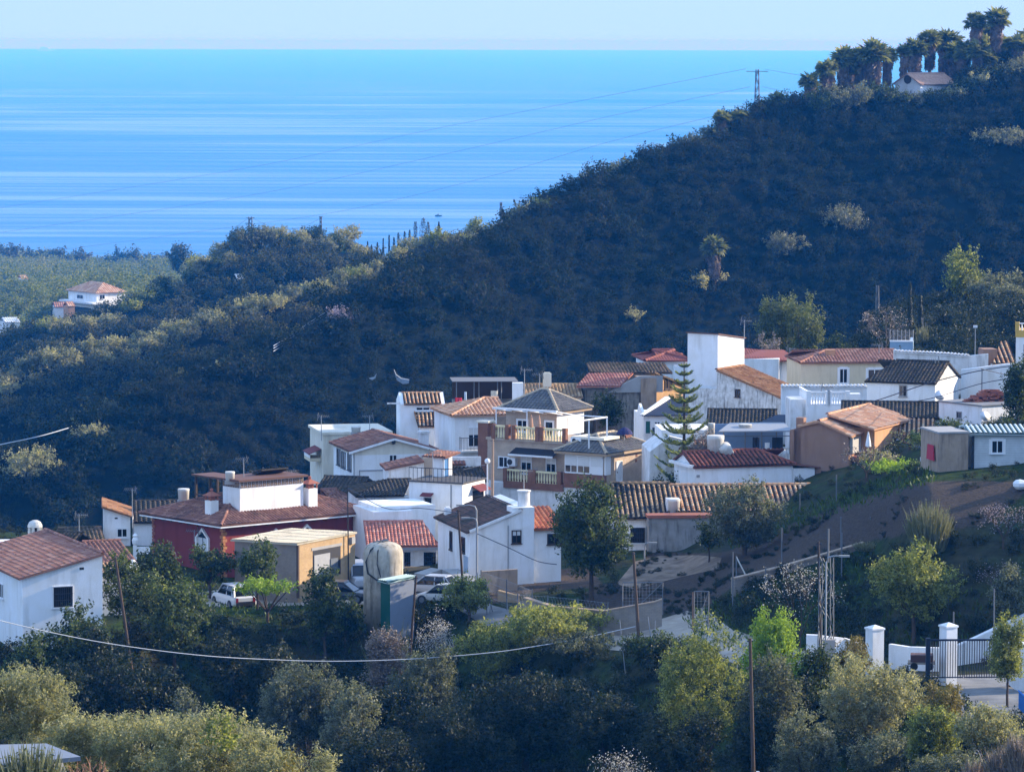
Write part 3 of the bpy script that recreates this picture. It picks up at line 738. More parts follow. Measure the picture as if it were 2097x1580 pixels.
def gothic(site, face, px0, px1, py0, py1, mat, off=0.0):
    """white pointed window surround with a door-like leaf"""
    u0, u1, z0, z1 = site.rect(face, px0, px1, py0, py1, off); um = (u0 + u1) / 2; w2 = (u1 - u0) / 2; zs = z1 - w2 * .9
    f = MB(); t = .17
    def pts(w_, zt, zbm): return [(um - w_, zbm), (um - w_, zs), (um, zt), (um + w_, zs), (um + w_, zbm)]
    o_ = pts(w2, z1, z0 + .55); i_ = pts(w2 - t, z1 - t * 1.4, z0 + .55)
    for k in range(4):
        q = [site.pt(face, *o_[k], .0, off), site.pt(face, *o_[k + 1], .0, off), site.pt(face, *i_[k + 1], .0, off), site.pt(face, *i_[k], .0, off)]
        f.prism(q, Vector(site.pt(face, 0, 0, .16, 0)) - Vector(site.pt(face, 0, 0, 0, 0)))
    fo = f.build('window', M_WHITE, site.root)
    q = [site.pt(face, um - w2 + t, z0 + .2, .0, off), site.pt(face, um + w2 - t, z0 + .2, .0, off), site.pt(face, um + w2 - t, zs, .0, off), site.pt(face, um - w2 + t, zs, .0, off)]
    MB().prism(q, Vector(site.pt(face, 0, 0, .04, 0)) - Vector(site.pt(face, 0, 0, 0, 0))).build('shutter', plain('pale_shutter_paint', (.62, .63, .62), .5), fo)
    q = [site.pt(face, um - w2 + t, zs, .0, off), site.pt(face, um + w2 - t, zs, .0, off), site.pt(face, um, z1 - t * 1.4, .0, off)]
    MB().prism(q, Vector(site.pt(face, 0, 0, .03, 0)) - Vector(site.pt(face, 0, 0, 0, 0))).build('pane', M_GLASS, fo)
    MB().box(*sum([[min(a, b), max(a, b)] for a, b in zip(site.pt(face, um - .03, z0 + .2, .03, off), site.pt(face, um + .03, zs, .06, off))], [])).build('mullion', M_BLACK, fo)
gothic(s, 'B', 402, 429, 1080, 1140, None)
gothic(s, 'A', 613, 640, 1072, 1125, None)
gothic(s, 'A', 556, 571, 1081, 1130, None)
# the white roof room, its lattice frieze, flat brown roof and pergola
b0 = s.b(491, 2.3); rb0, ra0 = b0, 2.3
a1 = s.a(621, rb0); b1 = s.b(456, ra0); zt = s.z(986, ra0, rb0); zlo = ze + .2
room = MB().box(ra0, a1, rb0, b1, zlo, zt).build('roof_room', M_WHITE, s.root)
m = MB(); n = 17
zf0, zf1 = s.z(999, ra0, rb0), s.z(988, ra0, rb0)
for k in range(n):
    u = ra0 + (a1 - ra0) * (k + .5) / n; w2 = (a1 - ra0) / n * .36
    for (c0, c1, d0, d1) in ((u - w2, u + w2, zf0, zf0 + .07), (u - w2, u + w2, zf1 - .07, zf1), (u - w2, u - w2 + .07, zf0, zf1), (u + w2 - .07, u + w2, zf0, zf1), (u - .06, u + .06, (zf0 + zf1) / 2 - .06, (zf0 + zf1) / 2 + .06)):
        m.box(c0, c1, rb0 - .05, rb0 + .05, d0, d1)
for k in range(7):
    u = rb0 + (b1 - rb0) * (k + .5) / 7; w2 = (b1 - rb0) / 7 * .36
    for (c0, c1, d0, d1) in ((u - w2, u + w2, zf0, zf0 + .07), (u - w2, u + w2, zf1 - .07, zf1), (u - w2, u - w2 + .07, zf0, zf1), (u + w2 - .07, u + w2, zf0, zf1)):
        m.box(ra0 - .05, ra0 + .05, c0, c1, d0, d1)
m.build('lattice_frieze', plain('brown_lattice', (.22, .15, .10), .8), room)
pb = s.b(398, ra0)
MB().box(ra0 - .35, a1 + .2, rb0 - .35, b1 + 1.0, zt + .01, zt + .16).box(ra0 - .3, a1 * .5, b1 + 1.0, pb, zt + .02, zt + .13).build('flat_roof', plain('brown_roof_slab', (.13, .06, .04), .8), s.root)
for (x, y) in ((ra0, pb - .2), (ra0, pb - 2.0), (ra0 + 2.0, pb - .2)): MB().box(x - .08, x + .08, y - .08, y + .08, ze + .2, zt).build('pergola_post', M_DARKWOOD, s.root)
for zz in (ze + 1.0, ze + 1.4): MB().box(ra0 - .04, ra0 + .04, b1, pb, zz, zz + .08).build('handrail', M_DARKWOOD, s.root)
MB().box(ra0 + 1.2, ra0 + 1.4, b1, pb, ze, ze + 1.1).build('terrace_wall', M_WHITE, s.root)
def capped_chimney(site, px, py0, py1, a, b, w2, name='chimney'):
    m = MB(); zt_, zb_ = site.z(py0, a, b), site.z(py1, a, b); h = zt_ - zb_
    ch = m.box(a - w2, a + w2, b - w2, b + w2, zb_ - .8, zb_ + h * .58).build(name, M_WHITE, site.root)
    m = MB()
    for sx in (-1, 1):
        for sy in (-1, 1): m.box(a + sx * w2 - .09 * sx, a + sx * w2, b + sy * w2 - .09 * sy, b + sy * w2, zb_ + h * .58, zb_ + h * .76)
    m.box(a - w2 * .5, a + w2 * .5, b - w2 * .5, b + w2 * .5, zb_ + h * .58, zb_ + h * .76)
    m.build('brick_vents', M_BRICKRED, ch)
    m = MB(); i = len(m.v); q = w2 + .16; zc = zb_ + h * .76
    m.v += [(a - q, b - q, zc), (a + q, b - q, zc), (a + q, b + q, zc), (a - q, b + q, zc), (a, b, zt_ - .12)]
    m.f += [[0, 3, 2, 1], [0, 1, 4], [1, 2, 4], [2, 3, 4], [3, 0, 4]]
    m.sphere((a, b, zt_ - .05), .13, 8, 5); m.build('tiled_cap', M_BRICKRED, ch)
cb = s.b(434, -.2 + .8); capped_chimney(s, 434, 1001, 1055, .8, s.b(433, .8), .36)
ca = s.a(634, rb0 - .1); capped_chimney(s, 634, 976, 1030, s.a(634, rb0 + .2), rb0 + .2, .42)
RoofB().tile([(a1 - .5, rb0 + 2.4, zt + .12), (a1 - 3.0, rb0 + 2.4, zt + .12), (a1 - 3.0, rb0 + 1.2, zt + .62), (a1 - .5, rb0 + 1.2, zt + .62)]).build(M_BLACKT, s.root, 'upper_roof')
RED = s
# right lower roof wing of the red house
s = Site('tiled_wing', 'low wing with a red tiled hip roof behind the right end of the red house', 'house', 655, 318, 30, 1090, G_H)
W, L = s.a(762), 6.0; ze, zr = s.z(1046), s.z(1020, 1.5, 3)
s.walls(M_WHITE, 0, W, 0, L, -3, ze)
pl, ln = hip(0, W, 0, L, ze, ze + 1.3, oh=.4)
r = RoofB()
for p_ in pl: r.tile(p_, per=.28, amp=.06)
for a_, b__ in ln: r.cap(a_, b__)
r.build(M_DKRED, s.root)

# --- block shed in front of the red house
s = Site('block_shed', 'unplastered block shed with tilted cement sheet roof in front of the red house', 'shed', 610, 288, 58, 1195)
W, L = s.a(727), s.b(480); ze = s.z(1114)
zB, zA = s.z(1106, 0, L), s.z(1091, W, 0)
zC = zA + zB - ze
mb = MB(); i = 0
mb.v = [(0, 0, -3), (W, 0, -3), (W, L, -3), (0, L, -3), (0, 0, ze), (W, 0, zA), (W, L, zC), (0, L, zB)]
mb.f = [[0, 1, 5, 4], [1, 2, 6, 5], [2, 3, 7, 6], [3, 0, 4, 7], [4, 5, 6, 7], [0, 3, 2, 1]]
mb.build('wall', M_BLOCK, s.root)
mb = MB().box(-.012, -.002, .02, L, -3, min(ze, zB) - .05).build('side_wall_shade', M_BLOCKG, s.root)  # greyer block layer: the shade of this side put into its colour
RoofB().tile([(-.25, L + .2, zB + .06), (-.25, -.1, ze + .06), (W + .1, -.1, zA + .06), (W + .1, L + .2, zC + .06)], per=.22, amp=.04, course=1.6).build(tiles('cement_sheet', [(.50, .44, .32), (.56, .50, .37), (.46, .41, .30)], (.34, .30, .22), .35), s.root)
u0, u1, zz0, zz1 = s.rect('A', 640, 697, 1122, 1180)
MB().box(u0, u1, -.012, .02, zz0, zz1).build('opening', M_BLACK, s.root)
d = MB().box(u0 + .12, u0 + (u1 - u0) * .6, -.06, -.014, zz0, zz1 - .35).build('door', M_GALV, s.root)
MB().box(u0 + (u1 - u0) * .6, u1 - .5, -.12, -.06, zz0, zz1 - .8).build('inner_door', plain('slate_door', (.10, .12, .14), .6), s.root)
MB().box(u0 - .15, u1 + .15, -.03, .02, zz1, zz1 + .2).build('lintel', M_CONC2, s.root)
MB().box(-.1, .06, -.1, .06, -1, ze).build('corner_post', M_WOODP, s.root)
s.fpanel('meter_box', M_CONC2, 'A', 716, 723, 1099, 1112, .2)

# --- pinkish tile roof house right of the red house
s = Site('tiled_house', 'house with a bright pinkish red tile roof just right of the red house', 'house', 758, 299, 5, 1175, G_H)
W, L = s.a(896), 7.0; ze, zr = s.z(1114), s.z(1068, 0, 4.0)
s.walls(M_WHITE2, 0, W, 0, L, -3, ze - .1)
r = RoofB(); rx = s.a(866, 4.0)
r.tile([(-.3, -.35, ze - .12), (W + .1, -.35, ze - .12), (rx, 4.0, zr), (-.3, 4.0, zr)], per=.27, amp=.06).cap((-.3, 4, zr), (rx, 4, zr)); r.build(M_PINK, s.root)
mb = MB(); gwall_b(mb, 0, [(0, ze - .1), (L, ze - .1), (L * .6, zr - .15)], .25); mb.build('gable', M_WHITE, s.root)
MB().box(-.3, W + .1, -.42, -.36, ze - .42, ze - .22).build('gutter', M_GALV, s.root)
s.window('A', 828, 840, 1130, 1160, kind='grille'); s.window('A', 868, 892, 1130, 1158, kind='grille')
MB().box(s.a(828, -1.5), s.a(881, -1.5), -1.6, -1.4, -2.5, s.z(1160, 2, -1.5)).build('yard_wall', M_BLOCK, s.root)

# --- white house in the centre
s = Site('white_house', 'tall white house with dark sagging roof and stout round chimney in the centre foreground', 'house', 962, 288, 15, 1187, G_H)
W, L = s.a(1094), s.b(897); z0 = s.z(1090); ar = s.a(1066); zr = s.z(1048, ar, 0)
mb = MB().box(0, W, 0, L, -4, z0); gwall_a(mb, 0, [(0, z0), (W, z0), (W, s.z(1040, W, 0)), (ar, zr)], L); mb.build('wall', M_WHITE, s.root)
r = RoofB().tile([(-.3, L + .25, z0 + .02), (-.3, -.15, z0 + .02), (ar, -.15, zr + .1), (ar, L + .25, zr + .1)], per=.27, amp=.06)
r.cap((ar, -.1, zr + .15), (ar, L, zr + .15)); r.build(tiles('brown_sagging_tiles', [(.10, .06, .045), (.15, .08, .055), (.12, .075, .05), (.18, .09, .06)], (.055, .045, .03), .5), s.root)
mb = MB(); mb.prism([(-.05, -.16, z0 - .02), (ar, -.16, zr + .02), (ar, -.16, zr + .22), (-.05, -.16, z0 + .17)], (0, .1, 0)); mb.build('verge_band', M_WHITE, s.root)
mb = MB(); mb.box(s.a(1050), W + .02, -.02, 1.6, zr - 1.2, s.z(1038, W, 0)); mb.build('parapet', M_WHITE, s.root)
cx_ = s.a(1073, .8)
MB().lathe([(.46, zr - .8), (.43, s.z(1006, cx_, .8)), (.5, s.z(1006, cx_, .8)), (.5, s.z(1003, cx_, .8))], (cx_, .8, 0), 16).build('chimney', M_WHITE2, s.root)
cy_ = s.b(916, .5); MB().box(.3, .75, cy_ - .25, cy_ + .25, z0 - .2, s.z(1040, .5, cy_)).box(.38, .67, cy_ - .17, cy_ + .17, s.z(1040, .5, cy_), s.z(1037, .5, cy_)).build('small_chimney', M_WHITE, s.root)
s.window('A', 1050, 1066, 1087, 1110, kind='blind', frame=M_DARKWOOD)
s.window('B', 922.5, 926.5, 1089, 1123, kind='plain', frame=M_IRON)
s.window('B', 946.5, 952.5, 1101, 1129, kind='plain', frame=M_IRON)
s.window('B', 951, 960.5, 1138, 1184, kind='door', frame=M_WFRAME, pane=plain('pale_blue_door', (.35, .45, .55), .5), name='door')
s.fpanel('drainpipe', M_GALV, 'A', 1040, 1041.5, 1075, 1165, .08)
# annex on its right
a0 = W + .02; a1 = s.a(1152); ze = s.z(1083, W, .3); zt = s.z(1038, W, 4.2)
MB().box(a0, a1, .3, 6.5, -4, ze - .08).build('annex_wall', M_WHITE, s.root)
RoofB().tile([(a0, .0, ze), (a1 + .2, .0, ze), (a1 + .2, 4.2, zt), (a0, 4.2, zt)], per=.32, amp=.09).build(tiles('bright_orange_tiles', [(.40, .12, .05), (.50, .20, .09), (.46, .16, .07), (.36, .10, .045)], (.20, .06, .03), .15), s.root)
s.window('A', 1123, 1149, 1094, 1112, .3, kind='plain', frame=M_DARKWOOD)

# small white garden gate left of the red house
s = Site('garden_gate', 'small white ornamental gate with an urn on its post left of the red house', 'gate', 277, 300, 8, 1142)
W = s.a(306); zt = s.z(1119); MB().box(0, W, 0, .1, s.z(1134), zt).build('panel', M_WHITE, s.root)
MB().box(-.15, .12, -.1, .2, -2, zt + .1).build('post', M_WHITE2, s.root); MB().lathe([(.1, 0), (.2, .12), (.24, .4), (.15, .6), (.2, .72), (.05, .9)], (0, .05, zt + .1), 10).build('urn', M_WHITE, s.root)
# --- small white houses between the red house and the brick house
s = Site('white_house', 'small white house with a black mossy roof and blue-framed window', 'house', 735, 312, 10, 1062, G_H)
W, L = s.a(838), 6.0; ze, zr = s.z(1015), s.z(983, 0, 3.2)
s.walls(M_WHITE2, 0, W, 0, L, -3, ze - .08)
r = RoofB(); lx, rx = s.a(793, 3.2), s.a(842, 3.2)
r.tile([(-.3, -.3, ze), (s.a(826), -.3, ze), (rx, 3.2, zr), (lx, 3.2, zr)]).cap((lx, 3.2, zr), (rx, 3.2, zr)); r.build(M_BLACKT, s.root)
r = RoofB().tile([(-.3, 6, ze), (-.3, -.3, ze), (lx, 3.2, zr)]); r.build(M_BLACKT, s.root, 'side_roof')
s.window('A', 773.5, 789, 1025, 1044, kind='plain', frame=M_BLUEP, fw=.1)
s = Site('white_terrace_house', 'white flat roofed house with a railed black terrace and red window awning', 'house', 947, 309, 66, 1075, G_H)
W, L = s.a(993), s.b(838); zt = s.z(991)
s.walls(M_WHITE, 0, W, 0, L, -4, zt)
MB().box(-.12, W + .1, -.12, L + .1, zt, zt + .12).build('terrace_slab', plain('dark_slab', (.08, .075, .07), .9), s.root)
m = MB()
zr_ = zt + 1.1
for k in range(14): m.bar((-.02, L * k / 13, zt + .1), (-.02, L * k / 13, zr_), .022)
for k in range(7): m.bar((W * k / 6, -.02, zt + .1), (W * k / 6, -.02, zr_), .022)
m.bar((-.02, 0, zr_), (-.02, L, zr_), .03); m.bar((0, -.02, zr_), (W, -.02, zr_), .03); m.build('railing', M_IRON, s.root)
s.window('B', 870, 884, 1019, 1045, kind='grille', frame=M_WFRAME)
u0, u1, z0, z1 = s.rect('B', 865, 888, 1010, 1015); mb = MB(); mb.prism([(0, u0, z1), (0, u1, z1), (-.5, u1, z0), (-.5, u0, z0)], (0, 0, .06)); M_AWN = plain('dark_red_awning', (.16, .03, .03), .8); mb.build('awning', M_AWN, s.root)
s.window('A', 969, 988, 1005, 1032, kind='grille', frame=M_IRON)
u0, u1, z0, z1 = s.rect('A', 966, 990, 993, 1003); mb = MB(); mb.prism([(u0, 0, z1), (u1, 0, z1), (u1, -.7, z0), (u0, -.7, z0)], (0, 0, .06)); mb.build('awning', M_AWN, s.root)
s.fpanel('drainpipe', M_GALV, 'B', 923, 925, 992, 1050, .08)
# hut with blue door on that terrace
s = Site('terrace_hut', 'white rooftop hut with a blue door and dark tiled cap', 'hut', 906, 313, 55, 984)
W, L = s.a(926), s.b(886); zt = s.z(935)
s.walls(M_WHITE, 0, W, 0, L, -.6, zt)
RoofB().tile([(-.3, L + .8, zt + .0), (-.3, -.5, zt + .0), (W + .4, -.5, zt + .25), (W + .4, L + .8, zt + .25)]).build(M_DKRED, s.root)
s.window('A', 908.5, 917.5, 938, 982, kind='door', frame=M_WFRAME, pane=M_BLUEP, name='door', fw=.05)
s = Site('white_wall_house', 'white lean-to with red-brown coping below the cream gabled house', 'house', 796, 318, 8, 990, G_H)
W = s.a(868); zl, zh = s.z(961), s.z(945, W, 0)
mb = MB().box(0, W, 0, 4, -3, zl); gwall_a(mb, 0, [(0, zl), (W, zl), (W, zh)], 4); mb.build('wall', M_WHITE2, s.root)
RoofB().tile([(-.3, 4, zl + .02), (-.3, -.2, zl + .02), (W, -.2, zh + .05), (W, 4, zh + .05)]).build(M_DKRED, s.root)
MB().box(W - 0, W + 1.6, .2, 2.2, zl - 1.2, zh + .3).build('water_box', plain('tan_panel', (.42, .33, .24), .8), s.root)
s = Site('white_house', 'low white house, its flat front just right of the red house roof', 'house', 765, 303, 20, 1085, G_H)
W = s.a(845); s.walls(M_WHITE, 0, W, 0, 5, -3, s.z(1048)); s.walls(M_WHITE, s.a(845) - 2.6, W + 2.0, .6, 5.2, -3, s.z(1040), 'rear_wall')
s = Site('dark_roof_house', 'long house with dark roof low behind the red house penthouse', 'house', 638, 322, -14, 1030, G_H)
W = s.a(722); ze, zr = s.z(1018), s.z(975, 0, 4)
s.walls(M_WHITE2, 0, W, 0, 8, -3, ze - .3)
f, k, ra, rb = gable_a(0, W, 0, 8, ze, zr); RoofB().tile(f).tile(k).cap(ra, rb).build(M_BLACKT, s.root)
s.walls(M_WHITE, W + .1, W + 3, .3, 3, -2.5, ze + .2, 'yard_wall')
s = Site('tiled_house', 'house behind the red house with weathered ribbed roof and rooftop clutter', 'house', 520, 328, 8, 1020, G_H)
W = s.a(615); ze, zr = s.z(985), s.z(966, 0, 3)
s.walls(M_WHITE2, 0, W, 0, 6, -4, ze - .1)
f, k, ra, rb = gable_a(0, W, 0, 6, ze, zr); RoofB().tile(f, per=.36, amp=.1).tile(k).cap(ra, rb).build(M_BLACKT, s.root)

# --- cream and white house with the wide front gable
s = Site('gabled_house', 'white and cream house with a wide front gable and three shuttered side windows', 'house', 723, 334, 15, 1012, G_H)
W, L = s.a(888), s.b(683); ze = s.z(921); ar = s.a(806); zr = s.z(897, ar, 0); z2 = s.z(932)
ze2 = s.z(922, W, 0)
s.walls(M_WHITE, 0, W, 0, L, -4, z2)
mb = MB().box(0, W, 0, L, z2, ze - .05); gwall_a(mb, 0, [(0, ze - .05), (W, ze - .05), (ar, zr - .05)], L); mb.build('upper_wall', M_CREAM2, s.root)
f, k, ra, rb = gable_b(0, W, 0, L, ze, zr, ar, .35, .35)
r = RoofB().tile(f, per=.3).tile(k, per=.3).cap(ra, rb); r.build(M_DKRED, s.root)
mb = MB(); y0 = -.37
mb.prism([(-.4, y0, ze - .32), (ar, y0, zr - .14), (ar, y0, zr + .04), (-.4, y0, ze - .13)], (0, .09, 0)); mb.prism([(W + .4, y0, ze - .32), (W + .4, y0, ze - .13), (ar + .01, y0, zr + .04), (ar + .01, y0, zr - .14)], (0, .09, 0)); mb.build('bargeboard', M_WHITE, s.root)
s.window('A', 798, 811.5, 932, 949.5, kind='plain')
for p0, p1, q0, q1 in ((691, 697, 920, 950), (700.5, 707.5, 926, 956), (713, 719.5, 930, 961)): s.window('B', p0, p1, q0, q1, kind='plain', frame=M_IRON)
u, _, z0, z1 = s.rect('A', 805, 810, 903, 909); m = MB(); m.lathe([(.02, 0), (.14, .05), (.16, .2), (.1, .3), (.03, .38)], (u, -.2, z0), 8); m.build('lantern', M_IRON, s.root)
s.fpanel('conduit', M_GALV, 'A', 735, 737, 962, 1010, .07); s.fpanel('conduit', M_GALV, 'A', 737, 790, 961.5, 963.5, .07)
s.fpanel('drainpipe', M_GALV, 'A', 724, 725.5, 925, 1008, .08)
# chimney on its right slope
cc = s.a(868, .9); MB().box(cc - .35, cc + .35, .6, 1.3, ze - .2, s.z(886, cc, .9)).box(cc - .45, cc + .45, .5, 1.4, s.z(886, cc, .9), s.z(882, cc, .9)).build('chimney', M_WHITE2, s.root)
s = Site('flat_house', 'cream flat roofed house behind the gabled house, with a red and white awning', 'house', 662, 346, 12, 985, G_H)
W = s.a(800); zt = s.z(890); s.walls(M_CREAM2, 0, W, 0, 7, -4, zt)
MB().box(-.15, W + .15, -.15, 7.15, zt, zt + .22).build('parapet', M_CREAM2, s.root)
m = MB().box(-1.0, 0, 1, 4, s.z(947), s.z(940)).build('balcony', M_CREAM, s.root)
MB().box(-1.0, -.95, 1, 4, s.z(940), s.z(934)).build('balcony_band', M_WHITE, m)
mb = MB(); mb.prism([(-.05, .8, s.z(922)), (-.05, 4.2, s.z(922)), (-1.1, 4.2, s.z(932)), (-1.1, .8, s.z(932))], (0, 0, .06)); mb.build('awning', M_AWN, s.root)
# --- white tower house with two striped roofs
s = Site('tower_house', 'narrow white tower house with two small striped tile roofs stepping down', 'house', 820, 346, 6, 915, G_H)
W, L = s.a(911), 4.5; ze, zr = s.z(827), s.z(805, 0, 1.9)
s.walls(M_WHITE, 0, W, 0, L, -4, ze)
for a_q in (0, W - .3): gwall_b(MB(), a_q, [(0, ze), (L, ze), (1.9, zr + .1)], .3).build('gable', M_WHITE, s.root)
RoofB().tile([(.3, -.25, ze), (W - .3, -.25, ze), (W - .3, 1.9, zr), (.3, 1.9, zr)], per=.34, amp=.11).tile([(W - .3, L, ze), (.3, L, ze), (.3, 1.9, zr), (W - .3, 1.9, zr)], per=.34).cap((.2, 1.9, zr), (W - .2, 1.9, zr)).build(M_STRIPE, s.root)
s.window('A', 853, 879, 834, 839, kind='plain', fw=.09)
a0, a1 = s.a(858, -1.6), s.a(906, -1.6); zl, zh = s.z(872, a0, -1.6), s.z(843, a0, 0)
MB().box(a0 + .1, a1, -1.6, -.02, -4, zl).build('lean_to_wall', M_WHITE, s.root)
RoofB().tile([(a0 - .1, -1.8, zl - .05), (a1 + .1, -1.8, zl - .05), (a1 - .1, -.02, zh), (a0 - .3, -.02, zh)], per=.34, amp=.11).build(M_STRIPE, s.root, 'lean_to_roof')
MB().box(a1 + .1, a1 + .35, -2.0, L, -4, zh - .2).build('parapet', M_WHITE, s.root)
MB().box(-1.1, 0, .4, .5, s.z(828), s.z(825)).build('spout', M_WHITE2, s.root)
s.walls(M_WHITE, W + .2, W + 1.4, -1.2, .5, -4, s.z(895), 'side_wall')
# --- white house with the bright orange hip roof
s = Site('white_house', 'white house with a bright orange hip roof and black iron balcony beside the brick house', 'house', 931, 334, 14, 985, G_H)
W, L = s.a(1012), 7.5; ze = s.z(851); zr = s.z(826, 2, 3.2)
s.walls(M_WHITE, 0, W, 0, L, -4, ze - .05)
r = RoofB(); ax = s.a(992, 3.4)
r.tile([(-.4, -.35, ze), (W + 1.2, -.35, ze), (W + 1.2, 3.6, zr + .35), (ax, 3.6, zr + .35)], per=.34, amp=.11); r.tile([(-.4, L, ze), (-.4, -.35, ze), (ax, 3.6, zr + .35)], per=.34, amp=.11)
r.cap((-.4, -.35, ze + .05), (ax, 3.6, zr + .42)).cap((ax, 3.6, zr + .4), (W + 1.2, 3.6, zr + .4)); r.build(M_ORANGE, s.root)
s.window('A', 960, 979, 876, 913, kind='blind')
fl = s.z(921); u0, u1 = s.a(941), s.a(993)
bal = MB().box(u0, u1, -.9, .0, fl - .12, fl).build('balcony', M_WHITE, s.root)
m = MB()
for k in range(19): x = u0 + (u1 - u0) * k / 18; m.bar((x, -.88, fl), (x, -.88, fl + 1.05), .016)
for k in range(4): y = -.88 + .88 * k / 3; m.bar((u0, y, fl), (u0, y, fl + 1.05), .016)
m.bar((u0, -.88, fl + 1.05), (u1, -.88, fl + 1.05), .025); m.bar((u0, -.88, fl + 1.05), (u0, 0, fl + 1.05), .025); m.build('railing', M_IRON, bal)
s = Site('dark_roof_house', 'house with a black mossy roof squeezed under the white balcony house', 'house', 926, 318, 10, 1000, G_H)
W = s.a(1000); ze, zr = s.z(985), s.z(958, 0, 3)
s.walls(M_WHITE2, 0, W, 0, 3.5, -3, ze - .1)
RoofB().tile([(-.2, -.2, ze), (W, -.2, ze), (W, 3.2, zr), (-.2, 3.2, zr)]).build(M_BLACKT, s.root)
s.walls(M_WHITE2, 0, W, 3.4, 3.8, 0, s.z(936, 0, 3.4), 'rear_wall')
RoofB().tile([(.1, 3.0, zr + .25), (W * .55, 3.0, zr + .25), (W * .55, 3.4, zr + .5), (.1, 3.4, zr + .5)]).build(M_DKRED, s.root, 'door_hood')

# --- the brick house with balustrades
s = Site('brick_house', 'two storey brick house with grey hipped roofs and cream balustraded balconies', 'house', 1238, 318, 57, 1040, G_H)
W = s.a(1327); Lb = s.b(1155); Lm = s.b(998, 1.3); ze = s.z(928); zfl = s.z(1003)
s.walls(M_WHITE2, 0.03, W - .03, .03, Lm, -4, zfl - .02, 'basement_wall')
bay = MB().box(0, W, 0, Lb, zfl, ze - .02).build('wall', M_BRICK, s.root)
MB().box(-.06, -.0, 0, Lb, zfl, s.z(972)).box(-.06, .25, -.012, -.002, zfl, s.z(972)).build('brick_apron', M_BRICKD, s.root)
ter = s.z(918)
MB().box(1.3, W, Lb, Lm, zfl, ter).build('main_wall', M_BRICK, s.root)
# sun room glazing on the bay
u0, u1, z0, z1 = s.rect('B', 1158, 1236, 932, 970)
gl = MB().box(-.10, .02, u0, u1, z0, z1).build('sunroom', M_WFRAME, s.root)
n = 3
for k in range(n):
    v0 = u1 - (u1 - u0) * (k + .06) / n; v1 = u1 - (u1 - u0) * (k + .94) / n
    if k < 2:
        MB().box(-.115, -.101, min(v0, v1), max(v0, v1), z0 + .12, z0 + (z1 - z0) * .42).build('pane', M_GLASS, gl)
        MB().box(-.118, -.102, (v0 + v1) / 2 - .03, (v0 + v1) / 2 + .03, z0 + .12, z0 + (z1 - z0) * .42).build('mullion', M_WFRAME, gl)
    MB().box(-.125, -.101, min(v0, v1), max(v0, v1), z0 + (z1 - z0) * .44, z1 - .08).build('blind', M_BLIND, gl)
MB().box(-.05, .75, -.10, -.001, z0, z1).build('sunroom_end', M_WFRAME, s.root)
# bay roof: hipped, continuing to the right
pl, ln = hip(0, W, 0, Lb + .2, ze, ze + 1.25, oh=.5, along='A' if W > Lb else 'B')
r = RoofB()
for p_ in pl: r.tile(p_, per=.34, amp=.05, course=.34)
ro = r.build(M_SLATE, s.root); r = RoofB()
for a_, b__ in ln: r.cap(a_, b__, .13)
r.build(M_TANCAP, ro, 'ridge_caps')
MB().box(-.5, W + .5, -.5, -.42, ze - .2, ze - .02).box(-.5, -.42, -.42, Lb + .6, ze - .2, ze - .02).build('eave_board', plain('tan_fascia', (.36, .25, .15), .8), s.root)
s.window('A', 1262.5, 1273, 945, 985, kind='door', pane=plain('white_door_leaf', (.7, .7, .7), .5), name='door')
s.window('A', 1316, 1320, 935, 945, kind='plain', frame=M_DARKWOOD)
q = MB()
for k in range(9):
    t = math.pi * k / 8; ua = s.a(1316) + math.cos(t) * 1.0; q.box(ua - .12, ua + .12, -.03, .02, s.z(944, 4, 0) + math.sin(t) * 1.1 - .12, s.z(944, 4, 0) + math.sin(t) * 1.1 + .12)
q.build('brick_arch', M_BRICKD, s.root)
cc = (s.a(1278, 1.4), 1.4); ch = MB().box(cc[0] - .45, cc[0] + .45, cc[1] - .45, cc[1] + .45, ze, s.z(890, *cc)).build('chimney', M_BRICKD, s.root)
m = MB()
for sx in (-.3, .1):
    for sy in (-.3, .1): m.box(cc[0] + sx, cc[0] + sx + .2, cc[1] + sy, cc[1] + sy + .2, s.z(890, *cc), s.z(886, *cc))
m.build('crown', M_BRICKRED, ch)
# balusters
def balustrade(site, a0, b0, a1, b1, z, h, mat, post, name='balustrade', step=.24, posts=True):
    d = Vector((a1 - a0, b1 - b0, 0)); n = max(2, int(d.length / step)); m = MB()
    for k in range(n):
        t = (k + .5) / n; x, y = a0 + d.x * t, b0 + d.y * t
        m.lathe([(.075, 0), (.05, .08 * h), (.085, .32 * h), (.04, .68 * h), (.07, .8 * h), (.07, .86 * h)], (x, y, z), 6)
    nrm = Vector((-d.y, d.x, 0)).normalized() * .1
    for (q0, q1) in ((-.06, .0), (.86 * h, h)):
        m.prism([(a0 - nrm.x, b0 - nrm.y, z + q0), (a1 - nrm.x, b1 - nrm.y, z + q0), (a1 + nrm.x, b1 + nrm.y, z + q0), (a0 + nrm.x, b0 + nrm.y, z + q0)], (0, 0, q1 - q0))
    o = m.build(name, mat, site.root)
    if posts:
        for (x, y) in ((a0, b0), (a1, b1)):
            MB().box(x - .17, x + .17, y - .17, y + .17, z - .1, z + h + .06).build('post', post, o)
    return o
M_BALU = stucco('cream_balusters', (.80, .70, .42), .1)
